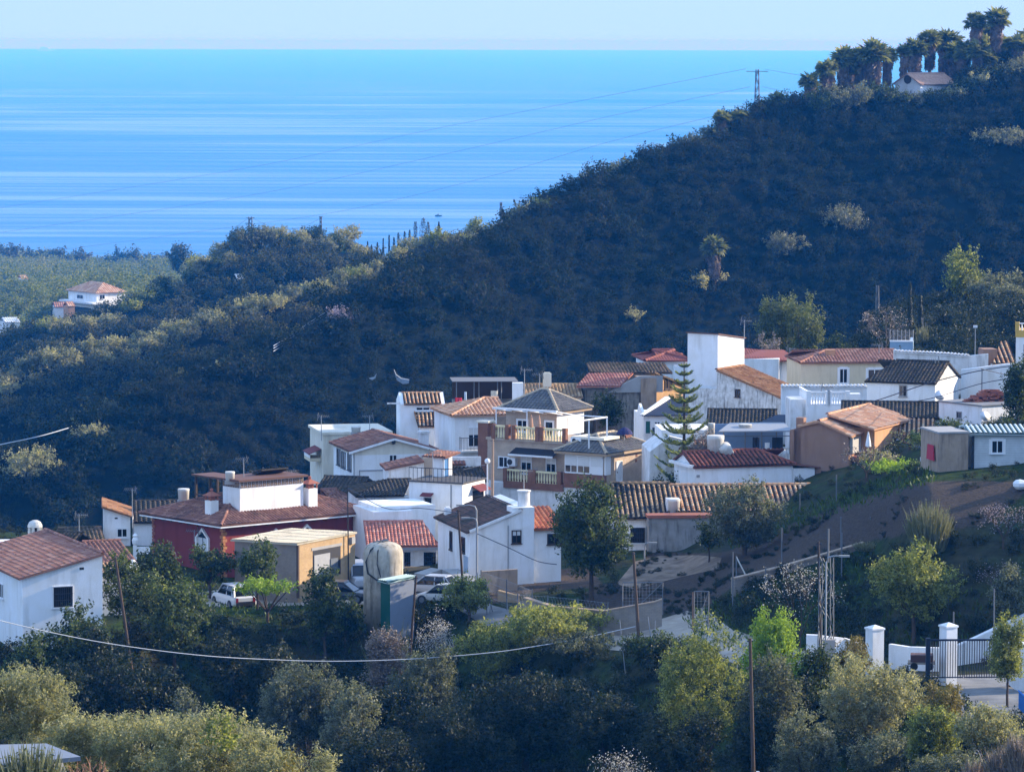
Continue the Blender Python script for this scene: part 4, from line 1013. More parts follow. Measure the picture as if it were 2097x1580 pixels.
# lower balcony in front of the set back main wall
fl = s.z(992, 0, Lb); bL = s.b(1033, 0)
MB().box(-.15, 1.28, Lb + .02, bL, fl - .55, fl).build('balcony_slab', M_BRICKD, s.root)
bm = s.b(1092, 0); balustrade(s, -.02, Lb + .35, -.02, bm - .15, fl, .95, M_BALU, M_BRICKD); balustrade(s, -.02, bm + .2, -.02, bL - .15, fl, .95, M_BALU, M_BRICKD)
MB().box(-.05, 1.28, bL - .12, bL, fl, fl + .95).build('balcony_end', M_BRICKD, s.root)
s.window('B', 1023, 1041, 936, 955, 1.3, kind='plain'); s.window('B', 1069, 1088, 934, 968, 1.3, kind='blind'); s.window('B', 1120, 1138, 940, 966, 1.3, kind='blind')
def ac_unit(site, face, px0, px1, py0, py1, off, out=.0):
    u0, u1, z0, z1 = site.rect(face, px0, px1, py0, py1, off)
    o = site.fbox(MB(), face, u0, u1, z0, z1, out + .02, out + .35, off).build('air_conditioner', M_WFRAME, site.root)
    m = MB(); c = site.pt(face, u0 + (u1 - u0) * (.35 if face == 'A' else .65), (z0 + z1) / 2, out + .355, off); n = 14; rr = (z1 - z0) * .38
    pts = [(c[0], c[1] + rr * math.cos(2 * math.pi * k / n), c[2] + rr * math.sin(2 * math.pi * k / n)) if face == 'B' else (c[0] + rr * math.cos(2 * math.pi * k / n), c[1], c[2] + rr * math.sin(2 * math.pi * k / n)) for k in range(n)]
    m.prism(pts, (-.02, 0, 0) if face == 'B' else (0, -.02, 0)); m.build('fan_grille', M_BLACK, o)
ac_unit(s, 'B', 1043, 1060, 937, 953, 1.3)
# retractable awning over the balcony
mb = MB(); aw0, aw1 = s.b(1146, 1.2), s.b(1055, 1.2); zz = s.z(923, 1.2, aw0)
mb.prism([(1.28, aw0, zz), (1.28, aw1, zz), (.2, aw1, zz - .42), (.2, aw0, zz - .42)], (0, 0, .05)); mb.build('awning', plain('black_canvas', (.018, .018, .022), .9), s.root)
MB().box(.12, .2, aw0, aw1, zz - .50, zz - .36).build('awning_bar', M_WFRAME, s.root)
# upper terrace slab, balustrade and upper storey
MB().box(1.1, W - .1, Lb, Lm + .02, ter - .01, ter + .18).build('terrace_slab', M_BRICK, s.root)
tz = ter + .18; q0, q1, q2, q3 = s.b(1157, 1.2), s.b(1107, 1.2), s.b(1051, 1.2), s.b(1012, 1.2)
balustrade(s, 1.2, q0, 1.2, q1 - .15, tz, 1.0, M_BALU, M_BRICKD); balustrade(s, 1.2, q1 + .25, 1.2, q2 - .1, tz, 1.0, M_BALU, M_BRICKD); balustrade(s, 1.2, q2 + .5, 1.2, q3, tz, 1.0, M_BALU, M_BRICKD)
for q_ in (q1, q1 + .12):
    pass
pin = MB()
for q_ in (s.b(1104, 1.2), s.b(1088, 1.2)): pin.lathe([(.14, 0), (.16, .1), (.12, .5), (.05, .9), (.01, 1.0)], (1.2, q_, tz + 1.0), 8)
pin.build('finial', plain('terracotta_finial', (.50, .28, .17), .8), s.root)
ua = 4.6; ub0, ub1 = s.b(1139, ua), s.b(1036, ua); zu = s.z(842, ua, ub0)
uW = s.a(1195, ub0)
MB().box(ua, uW, ub0, ub1, tz, zu).build('upper_wall', M_BRICK, s.root)
MB().box(ua + .05, uW, ub0 - .03, ub0 - .002, tz, zu - .03).build('white_side_wall', M_WHITE, s.root)
pl, ln = hip(ua, uW, ub0, ub1, zu, zu + 1.5, oh=.55, along='A' if (uW - ua) > (ub1 - ub0) else 'B')
r = RoofB()
for p_ in pl: r.tile(p_, per=.34, amp=.05, course=.34)
ro = r.build(M_SLATE, s.root, 'upper_roof'); r = RoofB()
for a_, b__ in ln: r.cap(a_, b__, .13)
r.build(M_TANCAP, ro, 'ridge_caps')
MB().box(ua - .5, uW + .5, ub0 - .5, ub0 - .42, zu - .2, zu - .02).box(ua - .5, ua - .42, ub0 - .42, ub1 + .5, zu - .2, zu - .02).build('upper_eave_board', plain('tan_fascia', (.36, .25, .15), .8), s.root)
s.window('B', 1061, 1079, 861, 881, ua, kind='plain', fw=.14); s.window('B', 1118, 1132, 864, 894, ua, kind='door', fw=.14, name='door')
s.window('A', 1163, 1170, 856, 876, ub0, kind='plain')
# white awning frame on posts
m = MB(); pz = s.z(843, 1.4, q1)
pb0, pb1 = s.b(1140, 1.4), s.b(1010, 1.4)
for b_q in (s.b(1016, 1.4), s.b(1079, 1.4)): m.bar((1.4, b_q, tz), (1.4, b_q, pz), .06)
m.box(1.3, 1.55, pb0, pb1, pz, pz + .14)
for k in range(5): b_q = pb0 + (pb1 - pb0) * k / 4; m.bar((1.4, b_q, pz + .07), (ua, b_q, zu - .25), .045)
m.build('awning_frame', M_WFRAME, s.root)
m = MB(); fa, fb = s.a(1206, ub0 + .5), ub0 + .5
px_a, px_b = s.a(1206, 1.0), s.a(1243, 1.0); fz = s.z(846, 6, 1.0)
for x in (px_a, px_b): m.bar((x, 1.0, ter), (x, 1.0, fz), .07)
m.bar((px_a - 1.5, 1.0, fz), (px_b, 1.0, fz), .07); m.bar((px_b, 1.0, fz), (px_b, 3.5, fz), .05); m.build('pergola_frame', M_WFRAME, s.root)
ac_unit(s, 'B', 1173, 1194, 895, 907, 1.2, .0)
MB().box(.9, 3.2, .6, Lb - .1, ter + .5, ter + .7).build('terrace_canopy', M_CREAM2, s.root)
# left brick pier
MB().box(1.3, 2.2, Lm - .02, Lm + .9, -3, s.z(866, 1.3, Lm)).build('pier', M_BRICKD, s.root)
MB().box(1.2, 2.3, Lm - .15, Lm + 1.0, s.z(866, 1.3, Lm), s.z(862, 1.3, Lm)).build('pier_cap', M_CREAM2, s.root)
BRK = s
# --- rear centre: terrace shack, rustic roof, ruin with red roof, navy roofed house
s = Site('terrace_shack', 'dark open terrace shack with thin metal roof and hanging laundry behind the brick house', 'shack', 932, 352, 4, 845)
W = s.a(1062); zt = s.z(783)
s.walls(M_BLOCKG, 0, W, .8, 5, -4, s.z(826))
for px in (936, 972, 982, 1020, 1028): MB().bar((s.a(px), .9, s.z(826)), (s.a(px), .9, zt), .05).build('post', M_STEEL, s.root)
MB().box(-.2, W, .6, 5, zt, zt + .05).build('roof', plain('dull_sheet_roof', (.14, .14, .14), .8), s.root)
MB().box(0, W, 4.6, 4.8, s.z(826), zt).build('back_wall', M_DARKWOOD, s.root)
s = Site('rustic_house', 'house with rough honey brown tiles and a pale chimney behind the brick house', 'house', 1080, 350, 4, 850, G_H)
W = s.a(1190); ze, zr = s.z(812), s.z(787, 0, 3.6)
s.walls(M_WHITE2, 0, W, 0, 7, -4, ze - .1)
f, k, ra, rb = gable_a(0, W, 0, 7, ze, zr); RoofB().tile(f, per=.3, amp=.09).tile(k).cap(ra, rb).build(tiles('honey_tiles', [(.34, .20, .09), (.42, .27, .13), (.28, .17, .085), (.46, .32, .18)], (.10, .08, .05), .35), s.root)
ca = s.a(1120, 2.8); MB().box(ca - .35, ca + .35, 2.5, 3.1, zr - .6, s.z(764, ca, 2.8)).box(ca - .25, ca + .25, 2.6, 3.0, s.z(764, ca, 2.8), s.z(762, ca, 2.8)).build('chimney', M_CREAM2, s.root)
ca = s.a(1060, 1.0); MB().box(ca - .45, ca + .45, .6, 1.4, ze - 1.5, s.z(783, ca, 1)).build('white_chimney', M_WHITE, s.root)
s = Site('old_house', 'old rough-walled house with faded red tiles and patched grey render', 'house', 1200, 352, 10, 868, G_H)
W = s.a(1312); L = 7; ze, zr = s.z(791), s.z(765, 0, 3.2)
s.walls(stucco('ruinous_render', (.36, .32, .26), .5, 1.2), 0, W, .6, L, -4, ze - .3)
RoofB().tile([(-.9, -.2, ze), (s.a(1268), -.2, ze), (s.a(1312), 3.2, zr), (.8, 3.2, zr)], per=.27, amp=.06).build(M_PINK, s.root)
mb = MB(); mb.prism([(s.a(1245), .3, ze - .6), (W + 2, .3, ze - .6), (W + 2, .3, zr - .05), (s.a(1310), .3, zr - .05), (s.a(1268), .3, ze - .05)], (0, .3, 0)); mb.build('gable_wall', M_CONC2, s.root)
MB().box(W + .05, s.a(1345), .2, L, -4, zr - .2).build('side_wall', M_TANR, s.root)
RoofB().tile([(s.a(1210, 3), 3.3, zr + .05), (s.a(1378, 3), 3.3, zr - .05), (s.a(1372, 3), 6, zr + .65), (s.a(1214, 3), 6, zr + .7)]).build(M_MOSSY, s.root, 'rear_roof')
mb = MB(); mb.prism([(s.a(1210), -1.2, -2.5), (s.a(1262), -1.2, -2.5), (s.a(1258), -.6, s.z(812, 2, -1)), (s.a(1222), -.6, s.z(822, 2, -1))], (0, 2, 0)); mb.build('rubble_wall', brickmat('rubble_stone', (.30, .22, .17), (.22, .17, .13), (.12, .10, .08), 3.0, .6, .4, .06), s.root)
s = Site('brick_end_house', 'house with a raw orange brick end wall left of the norfolk pine', 'house', 1340, 356, 55, 860, G_H)
W, L = s.a(1398), s.b(1318); zt = s.z(764); zt2 = s.z(790, W, 0)
mb = MB(); mb.v = [(0, 0, -4), (W, 0, -4), (W, L, -4), (0, L, -4), (0, 0, zt), (W, 0, zt2), (W, L, zt2), (0, L, zt)]
mb.f = [[0, 1, 5, 4], [1, 2, 6, 5], [2, 3, 7, 6], [3, 0, 4, 7], [4, 5, 6, 7], [0, 3, 2, 1]]; mb.build('wall', brickmat('orange_raw_brick', (.55, .32, .15), (.48, .27, .12), (.5, .36, .2), 4.0), s.root)
RoofB().tile([(W + .2, -.2, zt2 + .05), (W + .2, L + .2, zt2 + .05), (-.2, L + .2, zt + .1), (-.2, -.2, zt + .1)]).build(M_MOSSY, s.root)
s.window('A', 1361, 1366, 777, 795, kind='plain', frame=M_DARKWOOD); s.window('A', 1370, 1375, 776, 795, kind='plain', frame=M_DARKWOOD)
MB().box(-.25, -.02, L * .3, L * .3 + .12, s.z(840), s.z(798)).build('drainpipe', M_WHITE, s.root)
s = Site('navy_roof_house', 'white cottage with navy blue sheet roof, white verge and green door', 'cottage', 1318, 334, 6, 890, G_H)
W, L = s.a(1415), 6; ze, zr = s.z(851), s.z(818, 0, 3)
s.walls(M_WHITE, 0, W, 0, L, -3, ze - .05)
r = MB(); lx = s.a(1368, 3)
r.prism([(-.2, -.4, ze), (W, -.4, ze), (W, 3, zr), (lx, 3, zr)], (0, 0, .08)); r.build('roof', M_NAVY, s.root)
r = MB(); r.prism([(-.35, -.4, ze + .02), (-.05, -.4, ze + .02), (lx + .25, 3, zr + .12), (lx - .25, 3, zr + .12)], (0, 0, .14)); r.build('verge', M_WHITE, s.root)
mb = MB(); gwall_b(mb, 0, [(0, ze - .05), (4, ze - .05), (3, zr - .3)], .2); mb.build('gable', M_WHITE, s.root)
s.window('A', 1322, 1331, 862, 887, kind='door', frame=M_WFRAME, pane=M_GREENP, name='door'); s.window('A', 1341, 1350, 864, 876, kind='plain')
MB().box(.5, W, -1.6, -1.54, -.6, .75).build('terrace_screen', plain('dark_blue_screen', (.02, .05, .08), .6), s.root)
s = Site('white_house', 'white house front half hidden behind the norfolk pine', 'house', 1330, 314, 4, 995, G_H)
W = s.a(1422); zl, zh = s.z(925), s.z(893, s.a(1372), 0)
mb = MB().box(0, W, 0, 6, -4, zl); gwall_a(mb, 0, [(0, zl), (W, zl), (W, s.z(905, W, 0)), (s.a(1372), zh)], 6); mb.build('wall', M_WHITE2, s.root)
MB().box(s.a(1358), W + 1.5, 1.2, 6.2, 0, s.z(880, 4, 1.2)).build('rear_block', M_WHITE, s.root)
RoofB().tile([(s.a(1390), -.1, s.z(918, 3, 0)), (W + 1, -.1, s.z(918, 3, 0)), (W + 1, 1.2, s.z(900, 3, 1.2)), (s.a(1390), 1.2, s.z(900, 3, 1.2))]).build(M_DKRED, s.root)

# --- the tall white tower and the whitewashed stone house
s = Site('white_tower', 'tall blank white cube-shaped tower house with slanted top, highest of the village', 'tower', 1469, 352, 56, 880, G_H)
W, L = s.a(1523), s.b(1407); zt = s.z(685); zt2 = s.z(693, W, 0)
mb = MB(); mb.v = [(0, 0, -4), (W, 0, -4), (W, L, -4), (0, L, -4), (0, 0, zt), (W, 0, zt2), (W, L, zt2), (0, L, zt)]
mb.f = [[0, 1, 5, 4], [1, 2, 6, 5], [2, 3, 7, 6], [3, 0, 4, 7], [4, 5, 6, 7], [0, 3, 2, 1]]; mb.build('wall', M_WHITE, s.root)
mb = MB(); i = .12; mb.v = [(-i, -i, zt + .01), (W + i, -i, zt2), (W + i, L + i, zt2), (-i, L + i, zt + .01), (-i, -i, zt + .11), (W + i, -i, zt2 + .1), (W + i, L + i, zt2 + .1), (-i, L + i, zt + .11)]
mb.f = [[0, 1, 5, 4], [1, 2, 6, 5], [2, 3, 7, 6], [3, 0, 4, 7], [4, 5, 6, 7], [0, 3, 2, 1]]; mb.build('roof', M_RED, s.root)
s = Site('stone_house', 'whitewashed rough stone house with rust brown roof sloping away below the tower', 'house', 1468, 347, -28, 885, G_H)
W, L = s.a(1617), s.b(1522); zh, zl = s.z(759), s.z(823, W, 0)
lw = s.a(1408)
mb = MB().box(0, W, 0, L, -4, zl - .08); gwall_a(mb, 0, [(0, zl - .08), (W, zl - .08), (0, zh)], L); mb.build('wall', M_WHITE3, s.root)
MB().box(lw, -.01, .0, 2.5, -4, s.z(796)).build('side_wall', M_WHITE3, s.root)
RoofB().tile([(W + .25, -.2, zl), (W + .25, L, zl), (0, L, zh + .08), (0, -.2, zh + .08)], per=.3).cap((0, -.2, zh + .1), (0, L, zh + .1)).build(M_RUST, s.root)
s.window('A', 1506, 1514, 798, 811, kind='plain', frame=M_DARKWOOD)
m = MB(); ub = s.a(1548); m.box(ub - .1, ub + .1, -.12, -.001, -1, s.z(800, ub, 0)); m.build('buttress', M_WHITE3, s.root)
s = Site('white_house', 'white house with oxide red hip roof directly left of the tower', 'house', 1328, 388, 8, 775, G_H)
W = s.a(1410); ze = s.z(738); s.walls(M_WHITE, 0, W, 0, 7, -5, ze)
MB().box(s.a(1376), W, -1.0, 0, -5, s.z(747)).build('porch_wall', M_WHITE, s.root)
M_OXIDE = plain('oxide_red_roof', (.26, .075, .05), .8, var=.2); M_OXL = plain('salmon_coping', (.60, .30, .22), .8)
r = RoofB(); pl, ln = hip(0, W, 0, 6, ze, s.z(717, 2, 3), oh=.45)
for p_ in pl: r.tile(p_, per=.26, amp=.03)
for a_, b__ in ln: r.cap(a_, b__, .18)
r.build(M_OXIDE, s.root)
s = Site('white_house', 'white house with oxide red roof directly right of the tower', 'house', 1500, 378, -6, 800, G_H)
W = s.a(1594); ze = s.z(733); s.walls(M_WHITE, 0, W, 0, 5, -5, ze - .05); s.walls(M_WHITE, W, s.a(1626), 1.5, 6, -5, s.z(742), 'side_wall')
RoofB().tile([(-.2, -.2, ze), (s.a(1640), 1.0, s.z(740)), (s.a(1600), 4.2, s.z(716, 2, 4)), (0, 4.2, s.z(716, 2, 4))], per=.26, amp=.03).build(M_OXIDE, s.root)
# --- cream house
s = Site('cream_house', 'long cream house with brown tile roof and white-framed windows', 'house', 1639, 352, 6, 835, G_H)
W = s.a(1842); L = 7; ze, zr = s.z(741), s.z(717, 0, 3.5)
s.walls(M_CREAM, 0, W, 0, L, -4, ze - .06)
f, k, ra, rb = gable_a(0, W, 0, L, ze, zr)
r = RoofB(); f[3] = (s.a(1690, 3.5), f[3][1], f[3][2]); ra = f[3]
r.tile(f, per=.28, amp=.06).tile(k, per=.28).cap(ra, rb).cap(f[0], ra).tile([(-.2, L, ze), (-.2, -.3, ze), ra], per=.28).build(M_RED, s.root)
s.window('A', 1719, 1733, 756, 783, kind='surround', frame=M_WFRAME); s.window('A', 1777, 1802, 757, 776, kind='surround', frame=M_WFRAME)
ca = s.a(1699, 2); MB().box(ca - .4, ca + .4, 1.8, 2.4, ze + .3, s.z(716, ca, 2)).build('chimney', M_ORANGER, s.root)
s = Site('white_wall', 'long white wall with tile coping in front of the cream house', 'wall', 1600, 336, 3, 835)
W = s.a(1775); s.walls(M_WHITE, 0, W, 0, .4, -3, s.z(792), 'wall_body')
RoofB().tile([(0, -.15, s.z(792)), (W, -.15, s.z(792)), (W, .55, s.z(789)), (0, .55, s.z(789))], per=.3).build(M_WHITE2, s.root, 'coping')
s = Site('white_wall', 'high white garden wall with pinkish stain behind the black-roofed house at right', 'wall', 1830, 345, 0, 800)
W = s.a(2022)
mb = MB(); mb.prism([(0, 0, -3), (W, 0, -3), (W, 0, s.z(724)), (W * .8, 0, s.z(728)), (0, 0, s.z(719))], (0, .5, 0)); mb.build('wall_body', M_WHITE2, s.root)
RoofB().tile([(0, -.15, s.z(719)), (W * .8, -.15, s.z(728)), (W * .8, .6, s.z(726)), (0, .6, s.z(717))], per=.3).build(M_WHITE2, s.root, 'coping')
# --- white house with black mossy roof, right
s = Site('white_house', 'white house with a big black mossy roof and one small window, upper right', 'house', 1775, 330, -22, 840, G_H)
W = s.a(1914); L = s.b(1962, W); bh = L * .5; ze, zr = s.z(778), s.z(738, 2, bh)
s.walls(M_WHITE, 0, W, 0, L, -4, ze - .06)
f, k, ra, rb = gable_a(0, W, 0, L, ze, zr); f[3] = (s.a(1834, bh), bh, zr)
RoofB().tile(f).tile(k).cap(f[3], rb).build(M_BLACKT, s.root)
mb = MB(); gwall_b(mb, W - .3, [(0, ze - .06), (L, ze - .06), (bh, zr - .08)], .29); mb.build('gable', M_WHITE3, s.root)
s.window('A', 1842, 1855, 790, 810, kind='plain', frame=M_CONC2)
s = Site('white_wall', 'large blank white wall right of the black-roofed house', 'wall', 1968, 335, -4, 840)
W = s.a(2078); mb = MB(); mb.prism([(0, 0, -3), (W, 0, -3), (W, 0, s.z(744)), (W * .85, 0, s.z(744)), (0, 0, s.z(757))], (0, .6, 0)); mb.build('wall_body', M_WHITE, s.root)
MB().bar((s.a(2009), -.3, 0), (s.a(2009), -.3, s.z(755)), .05).build('mast', M_GALV, s.root)
s = Site('striped_roof_house', 'house with a steep orange and black striped roof at the right edge', 'house', 2030, 345, 6, 800, G_H)
W = s.a(2078); ze, zr = s.z(745), s.z(700, 1, 3); s.walls(M_WHITE, 0, W, 0, 5, -3, ze)
RoofB().tile([(0, -.3, ze), (W, -.3, ze), (W, 3, zr), (s.a(2047, 3), 3, zr)], per=.4, amp=.12).build(M_STRIPE, s.root)
MB().box(-.6, .6, .5, 2.5, ze - 1, s.z(716)).build('brown_block', M_BROWNR, s.root)
s = Site('yellow_house', 'white and yellow house with a balustraded roof terrace at the right edge', 'house', 2079, 338, -12, 800, G_H)
W = s.a(2150); s.walls(M_WHITE, 0, W, 0, 3, -4, s.z(690)); MB().box(-.05, W, -.05, 3, s.z(690), s.z(676)).build('parapet_band', M_YELLOWR, s.root)
bz = s.z(676); balustrade(s, .1, .1, W, .1, bz, s.z(661) - bz, M_WHITE, M_YELLOWR)
s.window('A', 2094, 2106, 705, 730, kind='plain')
# --- white terrace with balustrade
s = Site('balustrade_house', 'white flat house topped by a white balustrade beside the stone house', 'house', 1653, 324, 4, 885, G_H)
W = s.a(1738); zt = s.z(829); s.walls(M_WHITE, 0, W, 0, 7, -4, zt)
balustrade(s, .1, .1, W * .49, .1, zt + .08, s.z(804) - zt, M_WHITE, M_WHITE, step=.2); balustrade(s, W * .53, .1, W - .1, .1, zt + .08, s.z(804) - zt, M_WHITE, M_WHITE, step=.2)
balustrade(s, .1, .4, .1, 5, zt + .08, s.z(804) - zt, M_WHITE, M_WHITE, step=.2, posts=False)
MB().box(W, W + .9, -.2, .6, zt - .7, s.z(806)).build('pier', M_WHITE, s.root)
MB().box(-1.2, 0, 1, 4, -3, s.z(820)).build('side_block', M_WHITE2, s.root)
# long black roof and the white box with rubble
s = Site('black_roof_house', 'long low house with a black mossy roof behind the brown house', 'house', 1724, 317, -6, 895, G_H)
W = s.a(1927); ze, zr = s.z(853, 4), s.z(823, 2, 3); s.walls(M_WHITE2, 0, W, 0, 6, -4, ze - .05)
f, k, ra, rb = gable_a(0, W, 0, 6, ze, zr, 3.2); RoofB().tile(f).tile(k).cap(ra, rb).build(M_BLACKT, s.root)
RoofB().tile([(s.a(1828, -3), -4.2, s.z(893, 5, -4)), (s.a(1905, -3), -4.2, s.z(893, 5, -4)), (s.a(1915, -3), -.6, s.z(858, 5, -.6)), (s.a(1835, -3), -.6, s.z(858, 5, -.6))], per=.36, amp=.1).build(M_STRIPE, s.root, 'lower_roof')
MB().box(s.a(1836, -3), s.a(1905, -3), -4.0, -.1, -3, s.z(895, 5, -4)).build('lower_wall', M_WHITE2, s.root)
s = Site('white_box_house', 'white flat roofed box house with tiny window and a heap of old tiles on top', 'house', 2010, 312, 35, 910, G_H)
W, L = s.a(2085), s.b(1922); zt = s.z(832); s.walls(M_WHITE, 0, W, 0, L, -4, zt)
MB().box(-.1, W + .1, -.1, L + .1, zt, zt + .1).build('roof_slab', plain('grey_slab', (.2, .2, .2), .9), s.root)
s.window('B', 1960, 1968, 844, 855, kind='plain', frame=M_CONC2); s.window('A', 2052, 2075, 853, 872, kind='grille', frame=M_WHITE)
ZBOX = s
m = MB(); rr = random.Random(3)
for lv in range(9):
    hw_ = 2.1 - .19 * lv
    for k in range(16 - lv):
        x = -hw_ + 2 * hw_ * (k + rr.random()) / (16 - lv); y = rr.uniform(-.5, .5) * (1 - lv * .08); m.box(x - .2, x + .2, y - .22, y + .22, lv * .1, lv * .1 + .098)
c = P(2027, 826, 315.5); o = m.build('tile_heap', M_BRICKRED, None, loc=(c.x, c.y, s.zb + zt + .1), rz=R(20)); tag(o, 'heap of old roof tiles stacked on the white flat roof at right', 'tile heap')
# --- the brown house
s = Site('brown_house', 'brown rendered house with orange stepped tile roofs and a white gutter strip', 'house', 1737, 307, 66, 1000, G_H)
W, L = s.a(1836), s.b(1640); zc = s.z(889); br = s.b(1679); zr = s.z(862, 0, br)
a1 = s.a(1758); zL = s.z(872, 0, L)
mb = MB().box(0, a1, 0, L, -4, zc - .1); gwall_b(mb, 0, [(0, zc - .1), (L, zc - .1), (L, zL), (br, zr - .06)], a1); mb.build('wall', M_BROWNR, s.root)
r = RoofB().tile([(-.25, -.35, zc - .15), (s.a(1776), -.35, zc - .15), (s.a(1776), br, zr), (-.25, br, zr)], per=.34, amp=.07, course=.6)
r.tile([(s.a(1776), L + .2, zL), (-.25, L + .2, zL), (-.25, br, zr), (s.a(1776), br, zr)], per=.34, amp=.07).cap((-.3, br, zr + .04), (s.a(1776), br, zr + .04)); r.build(M_ORANGE, s.root)
a2 = s.a(1791, -1.2); ga, gb = s.a(1776) + .03, a2 - .95
if gb < ga + .3: gb = ga + .8
mb = MB(); mb.prism([(ga, -.5, zc + .12), (gb, -.5, zc + .12), (gb, br, zr + .30), (ga, br, zr + .30)], (0, 0, .12)); mb.build('gutter_strip', M_WHITE, s.root)
a2 = s.a(1791, -1.2); mb = MB().box(a2, W, -1.2, br + 2, -4, s.z(876, a2, -1.2)); mb.build('lit_wing', M_ORANGER, s.root)  # brown render painted orange for the sun falling on this side
zw = s.z(876, a2, -1.2); RoofB().tile([(a2 - .9, -1.5, zw - .05), (W + .3, -1.5, zw - .05), (W + .3, br, zr + .35), (a2 - .9, br, zr + .35)], per=.34, amp=.07, course=.6).cap((a2 - .9, br, zr + .38), (W + .3, br, zr + .38)).build(M_ORANGE, s.root, 'wing_roof')
MB().box(.02, a2, -.02, .3, -3, s.z(935)).build('bay_base', M_ORANGER, s.root)
s.fpanel('bay_window', plain('grey_bay_panel', (.40, .38, .34), .6), 'A', 1740, 1757, 890, 926, .25)
MB().box(.3, .9, L - .1, L + .5, -3, s.z(856, 0, L)).build('chimney_stack', M_BROWNR, s.root)
MB().box(-.2, 3, L + .5, L + .8, -3, s.z(880, 0, L)).build('stair_wall', M_BROWNR, s.root)
MB().box(.4, W + 1, -3.0, -.05, s.z(938, 0, -2) - .2, s.z(938, 0, -2)).build('terrace', M_BRICKRED, s.root)
RoofB().tile([(W - 1, -3.4, s.z(921, W, -3.4)), (W + 2.6, -3.4, s.z(921, W, -3.4)), (W + 2.6, -1.3, s.z(905, W, -1.3)), (W - 1, -1.3, s.z(905, W, -1.3))], per=.3).build(M_PINK, s.root, 'porch_roof')
MB().box(W - 1, W + 2.4, -3.2, -1.2, -4, s.z(923, W, -3.4)).build('porch_wall', M_BROWNR, s.root)
s.window('B', 1684, 1703, 966, 982, kind='grille', frame=M_IRON)
BRN = s
# closed parasol on its terrace
c = s.root.matrix_world if False else None
# --- white house with ribbed red roof and the big tank
s = Site('white_house', 'white house with a ribbed dark red roof carrying a big cream water tank', 'house', 1423, 305, 19, 1008, G_H)
W = s.a(1624); L = 2 * (s.b(1402)); bh = L / 2; ze, zr = s.z(954), s.z(925, 0, bh)
s.walls(M_WHITE, 0, W, 0, L, -4, ze - .08)
mb = MB(); gwall_b(mb, 0, [(0, ze - .08), (L, ze - .08), (bh, zr - .1)], .3); mb.build('gable', M_WHITE, s.root)
f, k, ra, rb = gable_a(0, W, 0, L, ze, zr, oh=.25, ohg=.2); rx = s.a(1548, bh); f[2] = (rx, bh, zr)
RoofB().tile(f, per=.36, amp=.12).tile(k, per=.36).tile([f[1], (W + .15, L, ze), (rx, bh, zr)], per=.36, amp=.1).cap(f[3], (rx, bh, zr)).cap((rx, bh, zr + .04), f[1]).build(tiles('ribbed_dark_red_tiles', [(.26, .075, .045), (.32, .10, .055), (.22, .065, .04)], (.035, .028, .022), .3, channel=(.2, .34, .95)), s.root)
MB().box(-.45, -.05, -.1, L, ze - .12, ze + .08).build('verge_slab', M_WHITE, s.root)
aw = s.a(1669, -.3); MB().box(W + .02, aw, -.3, 4, -4, s.z(958, W, 0)).build('annex_wall', M_WHITE, s.root)
mb = MB(); mb.prism([(W - .1, -.5, s.z(951, W, 0)), (aw + .4, -.5, s.z(959, W, 0)), (aw + .4, 4, s.z(957, W, 0)), (W - .1, 4, s.z(949, W, 0))], (0, 0, .1)); mb.build('annex_roof', M_PINK, s.root)
s.fpanel('vent', M_CONC2, 'A', 1427, 1433, 972, 977, .06)
ta, tb = s.a(1465, 2.4), 2.4; zt0 = s.z(937, ta, tb); zt1 = s.z(891, ta, tb)
WH = s
# long row house with striped roof
s = Site('row_house', 'long low row house with heavily striped orange and black tile roof', 'house', 1264, 298, 4, 1140, G_H)
W1, W = s.a(1385), s.a(1800); L = 9; bh = s.b(1241); bh = 4.4; ze, zr = s.z(1061), s.z(992, 0, bh)
ze2 = s.z(1049, W1, 0)
s.walls(M_WHITE2, 0, W1, 0, L, -4, ze - .1); s.walls(M_WHITE2, W1, W, .3, bh + .3, -4, ze2 - .1, 'rear_row_wall')
r = RoofB().tile([(-.15, -.3, ze), (W1, -.3, ze), (W1, bh, zr), (-.15, bh, zr)], per=.38, amp=.12).tile([(W1, L + .2, ze), (-.15, L + .2, ze), (-.15, bh, zr), (W1, bh, zr)], per=.38)
r.cap((-.15, bh, zr + .06), (W1, bh, zr + .06), .18); r.build(tiles('striped_black_tiles', [(.46, .28, .14), (.36, .22, .11), (.54, .36, .2), (.28, .18, .10)], (.028, .026, .022), .55, channel=(.17, .30, .95)), s.root)
zr2 = s.z(994, W1, bh)
r = RoofB().tile([(W1 + .02, .0, ze2), (W, .0, ze2), (W, bh, zr2 - .05), (W1 + .02, bh, zr2 - .05)], per=.38, amp=.12).cap((W1, bh, zr2), (W, bh, zr2), .18); r.build(M_STRIPE, s.root, 'row_roof')
mb = MB(); gwall_b(mb, 0, [(0, ze - .1), (L, ze - .1), (bh, zr - .12)], .3); mb.build('gable', M_WHITE2, s.root)
s.window('A', 1292, 1321, 1080, 1110, kind='grille', fw=.05)
a0, a1 = s.a(1329, -1.6), s.a(1466, -1.6); MB().box(a0, a1, -1.6, -.32, -4, s.z(1060, 4, -1.6)).build('grey_wing', M_GREYR, s.root)
MB().box(a0 - .1, a1 + .1, -1.75, -.25, s.z(1060, 4, -1.6), s.z(1054, 4, -1.6)).build('wing_coping', M_BRICKRED, s.root)
ca0, ca1 = s.a(1365, 1), s.a(1392, 1); MB().box(ca0, ca1, .6, 1.6, ze, s.z(1020, ca0, 1)).build('chimney', M_WHITE2, s.root)
MB().box(s.a(1600, -.3), s.a(1637, -.3), -.3, .28, -2, s.z(1056, 9, 0)).build('end_wall', M_CONC2, s.root)
